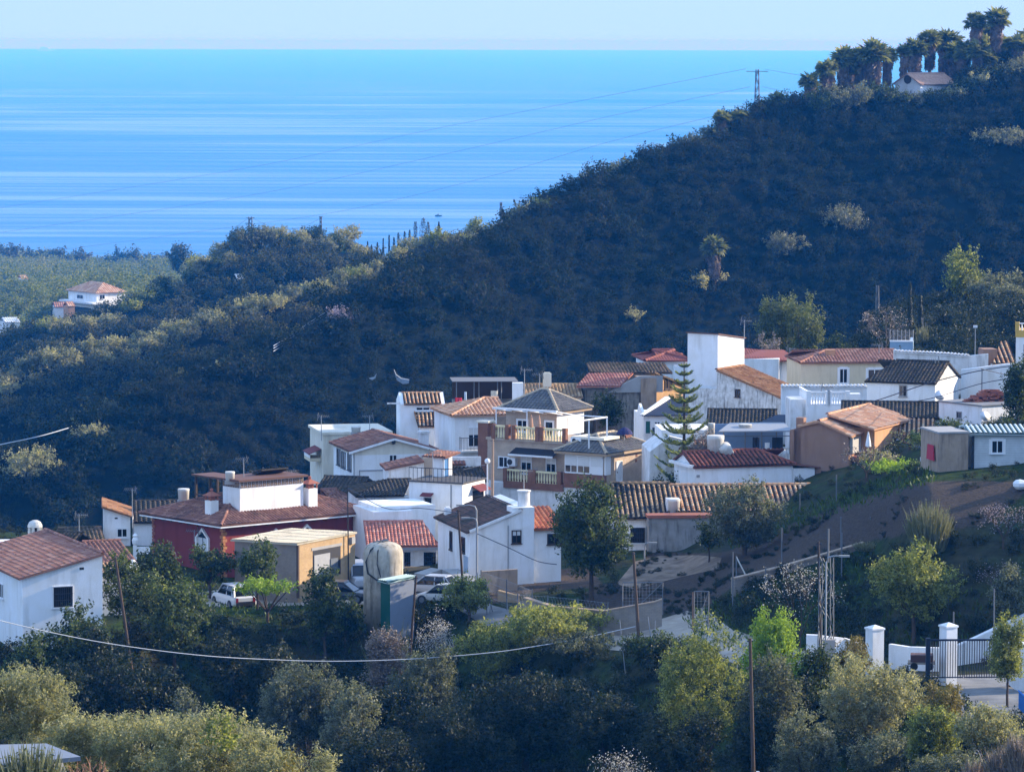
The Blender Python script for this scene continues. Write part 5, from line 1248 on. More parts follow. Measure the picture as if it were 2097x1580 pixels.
# metal roofed terrace with laundry
s = Site('roofed_terrace', 'blue and white roof terrace under a flat grey sheet roof with laundry', 'terrace', 1478, 318, 5, 945)
W = s.a(1622); zt = s.z(884); zt2 = s.z(868, 0, 4)
mb = MB(); mb.prism([(-.3, -.3, zt), (W, -.3, zt), (W, 4.2, zt2), (1.2, 4.2, zt2)], (0, 0, .09)); mb.build('roof', M_GALV, s.root)
s.walls(M_WHITE, 0, W, .4, 5, -4, s.z(930)); MB().box(0, W, 4.6, 4.8, 0, zt + .2).build('back_wall', plain('blue_wash', (.16, .24, .36), .8), s.root)
for px in (1482, 1526, 1560, 1590, 1618): MB().bar((s.a(px), .0, s.z(930)), (s.a(px), .0, zt), .05).build('post', M_STEEL, s.root)
MB().bar((0, .0, s.z(893)), (W, .0, s.z(893)), .03).build('clothes_rail', M_STEEL, s.root)
bz = s.z(940); balustrade(s, W * .75, .2, W, .2, bz, .9, M_WHITE, M_WHITE, posts=False)
LAU = s
s = Site('dark_roof_house', 'house with a broad black-brown roof behind the norfolk pine', 'house', 1448, 330, -5, 905, G_H)
W = s.a(1585); ze, zr = s.z(882), s.z(838, 1, 4); s.walls(M_WHITE2, 0, W, 0, 8, -4, ze - .1)
f, k, ra, rb = gable_a(0, W, 0, 8, ze, zr); RoofB().tile(f).tile(k).cap(ra, rb).build(M_BLACKT, s.root)
mb = MB(); ax = s.a(1548, -1); mb.prism([(ax, -1.2, s.z(869, ax, -1.2)), (s.a(1640, -1), -1.2, s.z(869, ax, -1.2)), (s.a(1632, 2), 2, s.z(850, ax, 2)), (s.a(1592, 2), 2, s.z(850, ax, 2))], (0, 0, .08)); mb.build('navy_canopy', M_NAVY, s.root)
# --- prefab cabin and tan block building, right
s = Site('prefab_cabin', 'pale boarded cabin with corrugated white and green roof at the right edge', 'cabin', 1990, 277, 4, 985)
W = s.a(2140); ze, zr = s.z(888), s.z(871, 0, 1.8)
s.walls(brickmat('pale_boarding', (.66, .68, .66), (.63, .65, .63), (.5, .52, .5), 1.0, 40.0, .16, .012), 0, W, 0, 4, -3, ze)
RoofB().tile([(-.3, -.35, ze), (W, -.35, ze), (W, 1.8, zr), (-.3, 1.8, zr)], per=.34, amp=.10, course=3).tile([(W, 4.2, ze), (-.3, 4.2, ze), (-.3, 1.8, zr), (W, 1.8, zr)], per=.34, course=3).build(tiles('pale_corrugated_sheet', [(.62, .66, .62), (.66, .70, .66)], (.10, .17, .14), 0.0, channel=(.2, .3, .95)), s.root)
mb = MB(); gwall_b(mb, 0, [(0, ze), (4, ze), (1.8, zr - .12)], .2); mb.build('gable', M_WHITE, s.root)
s.window('A', 2032, 2052.5, 903, 926, kind='surround'); s.window('A', 2075, 2100, 964, 985, kind='plain', frame=M_IRON)
MB().box(-.05, .12, -.14, -.002, -2, ze - .02).build('corner_pipe', M_BLACK, s.root)
s = Site('block_building', 'flat tan block building with a red cloth at its side and plants on top', 'building', 1922, 276, 12, 985)
W, L = s.a(1983), 4.0; zt = s.z(888); s.walls(M_TANR, 0, W, 0, L, -3, zt)
MB().box(-.06, W + .05, -.06, L, zt, zt + .12).build('coping', M_CONC2, s.root)
c = MB(); c.prism([(-.1, .6, s.z(945)), (-.1, 2.2, s.z(945)), (-.1, 2.0, s.z(914)), (-.1, .8, s.z(914))], (-.08, 0, 0)); o = c.build('red_cloth', plain('red_cloth', (.45, .03, .05), .9), s.root)

# --- hill house under the palms, far villa, terraces
s = Site('hill_house', 'white house with pale terracotta gable roof among the palms on the ridge', 'house', 1884, 742, 52, 205)
W, L = s.a(1948), s.b(1826); ze = s.z(170); zr = s.z(151, 0, L / 2)
s.walls(M_WHITE, 0, W, 0, L, -7, ze); mb = MB(); gwall_b(mb, 0, [(0, ze), (L, ze), (L / 2, zr - .1)], .3); mb.build('gable', M_WHITE, s.root)
f, k, ra, rb = gable_a(0, W, 0, L, ze, zr, oh=.5, ohg=.4)
RoofB().tile(f, per=.5, amp=.08).tile(k, per=.5, amp=.08).cap(ra, rb, .2).build(tiles('pale_terracotta_tiles', [(.55, .33, .22), (.60, .38, .26), (.50, .29, .19)], (.3, .18, .12), .1), s.root)
m = MB(); zc = s.z(163, 0, L / 2); m.prism([(0, L / 2 + .8 * math.cos(t * .5236), zc + .8 * math.sin(t * .5236)) for t in range(12)], (-.06, 0, 0)); m.build('round_window', M_DARKWOOD, s.root)
MB().box(-1, W, -3, -.1, -4, s.z(190)).build('terrace', M_WHITE2, s.root)
s = Site('villa', 'sprawling white villa with terracotta roofs on the coastal plain', 'villa', 198, 1140, 35, 618)
W, L = s.a(258), s.b(142); ze = s.z(600)
s.walls(M_WHITE, 0, W, 0, L, -6, ze); pl, ln = hip(0, W, 0, L, ze, ze + 2.6, oh=.7, along='B' if L > W else 'A')
r = RoofB()
for p_ in pl: r.tile(p_, per=.7, amp=.1, course=1.0)
r.build(M_ORANGE, s.root)
MB().box(-3, W * .4, -3, L, ze - 3.0, ze - 2.5).build('terrace_slab', M_WHITE, s.root); MB().box(-2, W * .3, -2, L * .5, -4, ze - 3).build('lower_wall', M_CREAM2, s.root)
s.window('A', 206, 216, 604, 612, fw=.2); s.window('B', 160, 172, 604, 611, fw=.2)
for i, (px, D, psi, yb, pr, plft, ye, mat, lab) in enumerate((
    (112, 1110, 10, 638, 138, 106, 628, M_RED, 'small pale house with a red roof on the plain left of the orange one'),
    (140, 1105, 25, 637, 155, 132, 626, M_ORANGE, 'small orange walled house on the plain below the villa'),
    (10, 1090, 20, 668, 42, 2, 659, M_WHITE2, 'low white house at the left edge below the pale road'),
    (44, 1420, 15, 577, 60, 38, 571, M_ORANGE, 'tiny house alone in the far orchard at left'),
    (487, 905, 20, 577, 512, 480, 571, M_WHITE2, 'low pale house half buried in the shaded hillside below the pylons'))):
    s = Site('far_house', lab, 'house', px, D, psi, yb, 'houses scattered on the far slopes')
    W, L = s.a(pr), max(4.0, min(9, s.b(plft))); ze = s.z(ye)
    s.walls(M_ORANGER if i == 1 else M_WHITE, 0, W, 0, L, -4, ze)
    f, k, ra, rb = gable_a(0, W, 0, L, ze, ze + 1.0, oh=.3); RoofB().tile(f, per=.6, course=1.2).tile(k, per=.6, course=1.2).build(mat, s.root)
# ------------------------------------------------------------------ plants
def leafmat(name, cols, rough=.55, trans=.22, spec=.28, nscale=1.3):
    m = bpy.data.materials.new(name); m.use_nodes = True; nt = m.node_tree
    b = nt.nodes['Principled BSDF']; out = nt.nodes['Material Output']
    g = nd(nt, 'ShaderNodeNewGeometry'); oi = nd(nt, 'ShaderNodeObjectInfo')
    f = mth(nt, 'ADD', mth(nt, 'ADD', mth(nt, 'MULTIPLY', g.outputs['Random Per Island'], .45), mth(nt, 'MULTIPLY', noise(nt, g.outputs['Position'], nscale, 3), .75)), mth(nt, 'MULTIPLY', oi.outputs['Random'], .15))
    n = len(cols); c = ramp(nt, f, [(.32 + .56 * i / max(1, n - 1), x) for i, x in enumerate(cols)])
    nt.links.new(c, b.inputs['Base Color']); b.inputs['Roughness'].default_value = rough; b.inputs['Specular IOR Level'].default_value = spec
    t = nd(nt, 'ShaderNodeBsdfTranslucent'); nt.links.new(mixc(nt, 1.0, c, (1.5, 1.45, .85), 'MULTIPLY'), t.inputs['Color'])
    mx = nd(nt, 'ShaderNodeMixShader'); mx.inputs[0].default_value = trans
    nt.links.new(b.outputs[0], mx.inputs[1]); nt.links.new(t.outputs[0], mx.inputs[2]); nt.links.new(mx.outputs[0], out.inputs['Surface'])
    return m
L_DARK = leafmat('dark_glossy_leaves', [(.007, .015, .006), (.024, .040, .013), (.105, .14, .045)], trans=.42)
L_OLIVE = leafmat('olive_leaves', [(.10, .11, .058), (.22, .22, .12), (.40, .38, .23)], trans=.5)
L_GREYOL = leafmat('grey_olive_leaves', [(.04, .052, .034), (.10, .115, .075), (.25, .26, .175)], trans=.45)
L_YELL = leafmat('yellow_green_leaves', [(.045, .065, .02), (.12, .15, .04), (.34, .35, .11)], trans=.5)
L_BRIGHT = leafmat('fresh_green_leaves', [(.08, .15, .02), (.18, .28, .035), (.32, .42, .07)], trans=.5)
L_GOLD = leafmat('golden_shrub_leaves', [(.09, .075, .02), (.17, .14, .03), (.26, .20, .05)])
L_BROOM = leafmat('broom_stems', [(.085, .095, .045), (.15, .155, .075), (.24, .23, .13)])
L_DRY = leafmat('dry_twigs', [(.12, .095, .075), (.21, .165, .125), (.32, .25, .19)], trans=.05)
L_PINE = leafmat('pine_needles', [(.035, .055, .024), (.08, .105, .04), (.19, .21, .085)], trans=.4)
L_CYP = leafmat('cypress_foliage', [(.010, .018, .010), (.02, .03, .014), (.03, .042, .02)])
L_PALM = leafmat('palm_fronds', [(.05, .065, .024), (.11, .135, .05), (.26, .26, .11)], trans=.4)
L_SKIRT = leafmat('dead_palm_skirt', [(.09, .065, .05), (.16, .115, .09), (.25, .18, .14)], trans=.15)
L_BLOSW = leafmat('white_blossom', [(.24, .24, .24), (.36, .35, .35), (.50, .47, .47)], trans=.3)
L_BLOSP = leafmat('pink_blossom', [(.20, .15, .18), (.30, .23, .27), (.40, .33, .37)], trans=.3)
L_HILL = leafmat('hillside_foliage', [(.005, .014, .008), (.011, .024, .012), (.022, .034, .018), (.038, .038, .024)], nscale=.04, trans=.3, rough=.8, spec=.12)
L_FAR = leafmat('far_foliage', [(.016, .028, .014), (.034, .048, .022), (.07, .08, .04), (.12, .11, .06)], nscale=.03, trans=.35, rough=.8, spec=.12)
L_PLAIN = leafmat('plain_foliage', [(.06, .10, .04), (.12, .16, .06), (.20, .21, .10)], nscale=.02, trans=.45, rough=.8, spec=.12)
L_GRASS = leafmat('grass_blades', [(.018, .036, .008), (.04, .075, .014), (.09, .14, .025)], nscale=.5)
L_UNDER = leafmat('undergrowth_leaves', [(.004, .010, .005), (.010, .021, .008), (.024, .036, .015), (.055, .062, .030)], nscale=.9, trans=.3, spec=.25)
M_BARK = plain('tree_bark', (.09, .065, .048), .95, scale=4, var=.35, spec=.1)
M_BARKP = plain('pale_twig_bark', (.19, .145, .12), .95, scale=4, var=.3, spec=.1)

def rnd_dir(n, g):
    v = g.normal(size=(n, 3)); return v / np.linalg.norm(v, axis=1, keepdims=True)
def leaf_quads(pos, nrm, size, aspect, g):
    """diamond leaves: pos (n,3), nrm (n,3), size (n,)"""
    n = len(pos); r = rnd_dir(n, g); t = np.cross(nrm, r); t /= np.linalg.norm(t, axis=1, keepdims=True) + 1e-9
    b = np.cross(nrm, t); b /= np.linalg.norm(b, axis=1, keepdims=True) + 1e-9
    a = (size / 2)[:, None]; c = a * aspect
    V = np.stack([pos - t * a, pos - b * c, pos + t * a, pos + b * c], 1).reshape(-1, 3)
    return V, np.arange(n * 4).reshape(n, 4)
def crown_np(rx, rz, leaf, g, nblob=14, cover=1.6, aspect=.5, upw=.25, blob=(.32, .5), jit=.8, nmax=18000, ry=None, hollow=.55, per=16, tight=1.25):
    """leaves on the shells of many overlapping clumps: uneven outline, gaps, lit and shaded clumps"""
    ry = rx if ry is None else ry
    d = rnd_dir(nblob, g); d[:, 2] = d[:, 2] * .85 + upw; rr = g.uniform(.5, .9, nblob)
    C = d * rr[:, None]; rb = g.uniform(*blob, nblob)
    C = np.vstack([C, [[0, 0, 0]]]); rb = np.append(rb, hollow)
    area = 4 * math.pi * (rb ** 2) * rx * max(rz, .3 * rx)
    n = min(nmax, int(cover * area.sum() / (leaf * leaf * aspect)))
    ns = max(10, n // per); k = g.choice(len(rb), ns, p=area / area.sum()); dd = rnd_dir(ns, g)
    sp = (C[k] + dd * (rb[k] * g.uniform(.70, 1.12, ns))[:, None]) * np.array([rx, ry, rz])      # shoot tips
    j = g.integers(0, ns, n); ax = dd[j] + np.array([0, 0, .35])
    P_ = sp[j] + ax * (leaf * g.uniform(-1.0, 1.5, n))[:, None] + rnd_dir(n, g) * (leaf * tight * g.uniform(.2, 1.0, n))[:, None]
    nr = ax * .7 + jit * rnd_dir(n, g) * 1.1; nr /= np.linalg.norm(nr, axis=1, keepdims=True)
    # a few ragged shoots
    return leaf_quads(P_, nr, leaf * g.uniform(.6, 1.35, n), aspect, g)
def limbs(mb, h, rx, zc, rz, g, n=5, r=.12, lean=0.0):
    """tapered trunk with a few limbs into the crown (local, foot at origin)"""
    top = Vector((lean, 0, zc)); fork = Vector((lean * .6, 0, max(.3 * h, zc - rz * .8)))
    mb.tube([(0, 0, -.6), (lean * .2 + .05, .03, fork.z * .5), fork], r * 1.25, 7, r * .85)
    for k in range(n):
        t = 2 * math.pi * k / n + g.uniform(-.4, .4); q = g.uniform(.35, .7)
        e = Vector((lean + math.cos(t) * rx * q, math.sin(t) * rx * q, zc + rz * g.uniform(-.2, .6)))
        m_ = (fork + e) / 2 + Vector((0, 0, -.1 * rz)); mb.tube([fork, m_, e], r * .6, 5, r * .15)
    return mb
SEED = [100]
def gen(): SEED[0] += 1; return np.random.default_rng(SEED[0])
def tree(px, ytop, ybot, wpx, D, name, label, cat, mat, leaf=.22, group=None, kind='broad', trunk=True, base=None, low=.22, **kw):
    """crown drawn between two pixel rows at depth D, standing on the ground there"""
    g = gen(); f = gz(px, D); pp = F / D; x = f.x
    zt, zb = zdepth(px, ytop, D), zdepth(px, ybot, D)
    zg = f.z if base is None else base
    zb = max(min(zb, zg + low * (zt - zg)), zg - .2); zc = (zt + zb) / 2 - zg; rz = max(.25, (zt - zb) / 2); rx = wpx / 2 / pp
    t = empty(name, (x, D, zg), g.uniform(0, 6.28) if kind != 'araucaria' else 0, label, cat, group)
    if kind == 'broad':
        V, Q = crown_np(rx * 1.12, rz * 1.0, leaf, g, **kw); V[:, 2] += zc
        mesh_np('crown', V, Q, mat, t)
        if trunk: limbs(MB(), zt - zg, rx, zc, rz, g, 5, max(.05, .05 * rx + .02)).build('trunk', M_BARK, t)
    return t
# ------------------------------------------------------------------ special plants
def blades(n, g, r, h, spread, w):
    """upright blades fanning from a clump"""
    t = g.uniform(0, 2 * math.pi, n); q = np.sqrt(g.uniform(0, 1, n)) * r
    p0 = np.stack([np.cos(t) * q, np.sin(t) * q, np.zeros(n)], 1)
    hh = h * g.uniform(.5, 1.0, n) * (1 - .45 * (q / r) ** 2); out = np.stack([np.cos(t), np.sin(t), np.zeros(n)], 1) * (q / r * spread)[:, None] * hh[:, None] + g.normal(0, .11, (n, 3)) * hh[:, None]
    p1 = p0 + out; p1[:, 2] = hh
    sd = rnd_dir(n, g); sd[:, 2] = 0; sd *= w / np.linalg.norm(sd, axis=1, keepdims=True)
    mid = p0 * .45 + p1 * .55
    V = np.stack([p0 - sd * .5, p0 + sd * .5, mid + sd, p1, mid - sd], 1).reshape(-1, 3)
    return V, np.arange(n * 5).reshape(n, 5)
def broom(px, ytop, ybot, wpx, D, name, label, cat, mat, n=900, group=None, w=.035):
    g = gen(); f = gz(px, D); h = zdepth(px, ytop, D) - f.z; r = wpx / 2 / (F / D)
    V, Q = blades(n, g, r * .62, h, r / max(h, .1) * .55, w)
    # side sprigs keep it feathery
    k = g.integers(0, n, n * 2); s_ = g.uniform(.3, .95, (n * 2, 1)); a = V.reshape(n, 5, 3)
    p = a[k, 0] * (1 - s_) + a[k, 3] * s_; V2, Q2 = leaf_quads(p + g.normal(0, .05, p.shape), rnd_dir(n * 2, g), np.full(n * 2, w * 5), .3, g)
    t = empty(name, f, 0, label, cat, group)
    mesh_np('stems', V, Q, mat, t); mesh_np('foliage', V2, Q2, mat, t); return t
def twigs_np(g, h, rx, levels=4, r0=.06, n0=5):
    mb = MB(); tips = []
    def grow(p, d, L, r, lv):
        e = p + d * L; mb.tube([p, (p + e) / 2 + Vector(g.normal(0, .06 * L, 3)), e], r, 4, r * .6, cap=False)
        if lv == 0: tips.append(e); return
        tips.append(e)
        for k in range(3 if lv > 1 else 2):
            q = (d + Vector(g.normal(0, .55, 3))); q.z = q.z * .8 + .18; grow(e, q.normalized(), L * g.uniform(.62, .8), r * .6, lv - 1)
    mb.tube([(0, 0, -.5), (0, 0, .22 * h)], r0 * 1.3, 6, r0)
    for k in range(n0):
        t = 2 * math.pi * k / n0 + g.uniform(-.3, .3); q = Vector((math.cos(t) * rx / h * 1.1, math.sin(t) * rx / h * 1.1, .75)).normalized()
        grow(Vector((0, 0, .2 * h)), q, .3 * h, r0 * .7, levels - 1)
    return mb, np.array([tuple(t) for t in tips])
def blossom(px, ytop, ybot, wpx, D, name, label, cat, mat, per=9, leaf=.11, group=None, bark=None, levels=4, extra=None):
    g = gen(); f = gz(px, D); h = zdepth(px, ytop, D) - f.z; rx = wpx / 2 / (F / D)
    mb, tips = twigs_np(g, h, rx, levels)
    tt = np.array(mb.v); sc_ = np.array([rx / max(1e-3, np.percentile(np.abs(tt[:, 0]), 98)), rx / max(1e-3, np.percentile(np.abs(tt[:, 1]), 98)), h / tt[:, 2].max()])
    mb.v = [tuple(v) for v in tt * sc_]; tips = tips * sc_
    t = empty(name, f, 0, label, cat, group); mb.build('branches', bark or M_BARK, t)
    if per:
        p = np.repeat(tips, per, 0) + g.normal(0, .18, (len(tips) * per, 3))
        V, Q = leaf_quads(p, rnd_dir(len(p), g), leaf * g.uniform(.6, 1.3, len(p)), .8, g); mesh_np('blossom' if mat in (L_BLOSW, L_BLOSP) else 'foliage', V, Q, mat, t)
    return t
def fan_np(g, R_, nb=9, droop=.2):
    """one fan leaf, local: grows along +x, in the x-y plane"""
    V = []; Q = []
    for k in range(nb):
        a = (k / (nb - 1) - .5) * 3.6; L = R_ * g.uniform(.85, 1.05) * (1 - .18 * abs(a)); w = R_ * .13
        c, s_ = math.cos(a), math.sin(a); i = len(V)
        V += [(0, 0, 0), (c * L * .55 - s_ * w, s_ * L * .55 + c * w, 0), (c * L, s_ * L, -droop * L), (c * L * .55 + s_ * w, s_ * L * .55 - c * w, 0)]
        Q.append([i, i + 1, i + 2, i + 3])
    return np.array(V), np.array(Q)
def palm_mesh(g, h, rc, trunk_r=.22, nf=60, skirt=.45):
    """fan palm: green fans above, a hanging skirt of dead fans below; returns (green, skirt, trunk MB)"""
    GV, GQ, SV, SQ = [], [], [], []; ng = ns = 0; zc = h - rc * .85
    for k in range(nf):
        el = math.asin(g.uniform(-.35, .98)); az = g.uniform(0, 2 * math.pi); st = rc * g.uniform(.35, .62)
        v, q = fan_np(g, rc * g.uniform(.48, .68), 9); d = Vector((math.cos(az) * math.cos(el), math.sin(az) * math.cos(el), math.sin(el)))
        rot = (Matrix.Rotation(az, 3, 'Z') @ Matrix.Rotation(-el + g.uniform(-.3, .5), 3, 'Y') @ Matrix.Rotation(g.uniform(-.6, .6), 3, 'X'))
        v = v @ np.array(rot).T + np.array(d * st) + [0, 0, zc]
        sw = np.array([d.y, -d.x, 0]) * .02; b = np.array([[0, 0, zc]] * 2) ; e = np.array(d * st) + [0, 0, zc]
        v = np.vstack([v, [b[0] - sw, b[0] + sw, e + sw, e - sw]]); m_ = len(v) - 4; q = np.vstack([q, [[m_, m_ + 1, m_ + 2, m_ + 3]]])
        GV.append(v); GQ.append(q + ng); ng += len(v)
    L = h * skirt
    for k in range(int(130 * skirt / .45)):
        az = g.uniform(0, 2 * math.pi); z = zc - g.uniform(0, 1) ** .8 * L; r0 = trunk_r + .26 * rc * (1 - .55 * (zc - z) / L)
        v, q = fan_np(g, rc * .42, 7); rot = Matrix.Rotation(az, 3, 'Z') @ Matrix.Rotation(1.35 + g.uniform(-.15, .2), 3, 'Y') @ Matrix.Rotation(g.uniform(-.8, .8), 3, 'X')
        v = v @ np.array(rot).T + [math.cos(az) * r0, math.sin(az) * r0, z]
        SV.append(v); SQ.append(q + ns); ns += len(v)
    tr = MB().tube([(0, 0, -1.0), (.05, .03, h * .5), (0, 0, zc)], trunk_r * 1.2, 8, trunk_r)
    return (np.vstack(GV), np.vstack(GQ)), (np.vstack(SV), np.vstack(SQ)), tr
PALMS = []
def palm(px, ytop, ybase, wpx, D, label, group=None, z0=None):
    g = gen(); f = gz(px, D); zg = min(f.z, zdepth(px, ybase, D)); h = zdepth(px, ytop, D) - zg; rc = 1.22 * wpx / 2 / (F / D)
    t = empty('palm_tree', (f.x, D, zg), g.uniform(0, 6), label, 'palm tree', group); t.rotation_euler.x = g.normal(0, .035); t.rotation_euler.y = g.normal(0, .035)
    gr, sk, tr = palm_mesh(g, h, rc, .24 + .02 * rc, 64, min(.62, 3.6 / h + .12))
    mesh_np('crown', gr[0], gr[1], L_PALM, t); mesh_np('dead_skirt', sk[0], sk[1], L_SKIRT, t); tr.build('trunk', M_BARK, t); return t
def cypress(px, ytop, ybase, wpx, D, label, group=None, mat=None):
    g = gen(); f = gz(px, D); h = zdepth(px, ytop, D) - f.z; r = max(.3, wpx / 2 / (F / D)); leaf = max(.18, .55 / (F / D) * 4)
    n = int(min(2600, 5.0 * math.pi * r * h / (leaf * leaf * .5))); u = g.uniform(.02, 1, n) ** 1.1
    prof = np.minimum(1, u * 5 + .25) * np.sqrt(np.clip(1.02 - u, 0, 1)) * (1 + .25 * np.sin(u * 23 + g.uniform(0, 6)))
    a = g.uniform(0, 2 * math.pi, n); rr = r * prof * g.uniform(.75, 1.1, n)
    p = np.stack([np.cos(a) * rr, np.sin(a) * rr, u * h], 1); nr = np.stack([np.cos(a), np.sin(a), np.full(n, .5)], 1) + .6 * rnd_dir(n, g); nr /= np.linalg.norm(nr, axis=1, keepdims=True)
    V, Q = leaf_quads(p, nr, leaf * g.uniform(.7, 1.4, n), .5, g)
    t = empty('cypress', f, 0, label, 'cypress', group); mesh_np('crown', V, Q, mat or L_CYP, t); MB().tube([(0, 0, -.6), (0, 0, h * .6)], .12, 6, .05).build('trunk', M_BARK, t); return t
def araucaria(px, ytop, ybase, wpx, D, label):
    g = gen(); f = gz(px, D); zg = min(f.z, zdepth(px, ybase, D)); h = zdepth(px, ytop, D) - zg; r = wpx / 2 / (F / D)
    t = empty('norfolk_pine', (f.x, D, zg), 0, label, 'pine tree')
    MB().tube([(0, 0, -.8), (.03, 0, h * .5), (0, 0, h)], .19, 8, .03).build('trunk', M_BARK, t)
    V, Q, n = [], [], 0; mb = MB(); z = h * .10; k = 0
    while z < h - .15:
        u = z / h; R_ = r * (1 - u) ** .75 * (1.0 if u > .16 else .8) + .12; nb = 6 if u < .8 else 5
        for j in range(nb):
            if u < .55 and g.uniform() < .22: continue
            a = 2 * math.pi * j / nb + k * .5 + g.uniform(-.15, .15); L = R_ * g.uniform(.62, 1.1)
            m_ = 26
            s_ = np.linspace(.12, 1, m_); up = .10 * L * np.sin(s_ * 3.1) * -1 + .34 * L * s_ ** 2
            c = np.stack([np.cos(a) * L * s_, np.sin(a) * L * s_, z + up], 1)
            mb.tube([tuple(c[0] * [.2, .2, 1] + [0, 0, 0]), tuple(c[m_ // 2]), tuple(c[-1])], .03, 4, .01, cap=False)
            per = np.array([-math.sin(a), math.cos(a), 0]); w = .40 * (1 - s_ * .5) * min(1, L / 1.2) + .05
            for sgn in (-1, 1):
                for rep in range(2):
                    q0 = c + g.normal(0, .02, c.shape); q1 = q0 + per * (sgn * w * g.uniform(.7, 1.1, m_))[:, None] + np.stack([np.cos(a) * w * .7, np.sin(a) * w * .7, w * g.uniform(.2, .9, m_)], 1)
                    d = np.array([math.cos(a), math.sin(a), .25]) * .06
                    vv = np.stack([q0 - d, q1 - d * .6, q1 + d * .6, q0 + d], 1).reshape(-1, 3); V.append(vv); Q.append(np.arange(m_ * 4).reshape(m_, 4) + n); n += len(vv)
        z += 1.02 * (1 - .42 * u); k += 1
    mb.build('branches', M_BARK, t); mesh_np('foliage', np.vstack(V), np.vstack(Q), leafmat('norfolk_pine_foliage', [(.07, .11, .04), (.15, .19, .07), (.28, .32, .13)], trans=.5), t); return t

# ------------------------------------------------------------------ stuff: woods, undergrowth, grass
CUM = np.minimum.accumulate(np.where(GY > 100, PXY[..., 1], 9999.), axis=1)      # skyline seen so far, per column
def visible(px, D, ztop):
    i = np.clip(np.interp(px, AZ, np.arange(len(AZ))).astype(int), 0, len(AZ) - 1); j = np.clip(np.interp(D, DS, np.arange(len(DS))).astype(int), 0, len(DS) - 1)
    r_ = (ztop - CAMZ) / D; py = CY - F * np.tan(np.arctan(r_) + TH); return py < CUM[i, j] + 4
def scatter(templates, X, Y, S, SZ, g, name, mat, lift=.0):
    """merge copies of template crowns into one mesh"""
    Vs, Qs, n = [], [], 0; k = g.integers(0, len(templates), len(X)); a = g.uniform(0, 2 * math.pi, len(X))
    for i in range(len(X)):
        v, q = templates[k[i]]; c, s_ = math.cos(a[i]), math.sin(a[i])
        p = np.empty_like(v); p[:, 0] = (v[:, 0] * c - v[:, 1] * s_) * S[i] + X[i]; p[:, 1] = (v[:, 0] * s_ + v[:, 1] * c) * S[i] + Y[i]; p[:, 2] = v[:, 2] * SZ[i] + ground(X[i], Y[i]) + lift
        Vs.append(p); Qs.append(q + n); n += len(v)
    o = mesh_np(name, np.vstack(Vs).astype(np.float32), np.vstack(Qs), mat); tag(o, kind='stuff'); return o
def jgrid(x0, x1, y0, y1, st, g):
    xs, ys = np.meshgrid(np.arange(x0, x1, st), np.arange(y0, y1, st)); X = xs.ravel() + g.uniform(-.45, .45, xs.size) * st; Y = ys.ravel() + g.uniform(-.45, .45, xs.size) * st
    px = CX + X / Y * F; k = (px > -200) & (px < 2420); return X[k], Y[k]
def crown_t(seed, leaf, nb=9, cover=1.0, rz=.85, per=7, **kw):
    g = np.random.default_rng(seed); V, Q = crown_np(1.0, rz, leaf, g, nblob=nb, cover=cover, per=per, **kw); V[:, 2] += rz * .75; return V, Q
g = np.random.default_rng(5)
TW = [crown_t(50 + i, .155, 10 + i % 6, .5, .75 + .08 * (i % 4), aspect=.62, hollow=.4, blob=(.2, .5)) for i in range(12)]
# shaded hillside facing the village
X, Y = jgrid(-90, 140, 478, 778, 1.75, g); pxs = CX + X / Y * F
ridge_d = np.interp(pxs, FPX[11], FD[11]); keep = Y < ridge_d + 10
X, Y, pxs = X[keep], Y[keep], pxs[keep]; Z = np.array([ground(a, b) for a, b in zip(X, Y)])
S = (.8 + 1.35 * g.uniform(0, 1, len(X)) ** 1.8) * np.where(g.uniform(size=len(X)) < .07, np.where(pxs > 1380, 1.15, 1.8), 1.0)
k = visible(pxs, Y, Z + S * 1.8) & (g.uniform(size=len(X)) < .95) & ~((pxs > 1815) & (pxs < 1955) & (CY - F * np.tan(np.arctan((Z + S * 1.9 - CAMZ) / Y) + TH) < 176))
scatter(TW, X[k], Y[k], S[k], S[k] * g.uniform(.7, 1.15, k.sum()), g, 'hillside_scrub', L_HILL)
print('hill crowns', k.sum())
# woods on the spurs and the coastal plain
TF = [crown_t(80 + i, .19, 9, .7, .85, aspect=.62) for i in range(6)]
Xa, Ya = jgrid(-110, 40, 640, 1060, 3.6, g); Xb, Yb = jgrid(-240, -50, 1060, 1500, 7.0, g); Xc, Yc = jgrid(-380, -80, 1500, 2700, 12.0, g)
X, Y = np.concatenate([Xa, Xb, Xc]), np.concatenate([Ya, Yb, Yc]); pxs = CX + X / Y * F
ridge_d = np.interp(pxs, FPX[11], FD[11]); keep = (Y > ridge_d + 12); X, Y, pxs = X[keep], Y[keep], pxs[keep]
Z = np.array([ground(a, b) for a, b in zip(X, Y)]); S = g.uniform(1.4, 3.0, len(X)) * np.where(Y > 1500, 1.9, np.where(Y > 1060, 1.5, 1.0))
pyg = CY - F * np.tan(np.arctan((Z - CAMZ) / Y) + TH); road = (Y > 1060) & (Y < 1500) & inpoly(pxs, pyg, [(-60, 604), (0, 607), (40, 619), (80, 633), (70, 648), (20, 642), (-60, 630)])
k = visible(pxs, Y, Z + S * 1.7) & (g.uniform(size=len(X)) < .88) & ~road & ~((Y < 1500) & (Y > 1060) & (pxs > 95) & (pxs < 265) & (Y < 1155) & (Y > 1085))
near_crest = np.abs(Y - np.interp(pxs, FPX[13], FD[13]) + 2) < 9
near_crest |= np.abs(Y - np.interp(pxs, FPX[15], FD[15]) + 2) < 9
for nm, sel, mt in (('far_woodland', (Y < 1060) & ~near_crest, L_FAR), ('plain_woodland', Y >= 1060, L_PLAIN)):
    q = k & sel; scatter(TF, X[q], Y[q], S[q], S[q] * g.uniform(.7, 1.1, q.sum()), g, nm, mt)
print('far crowns', k.sum())
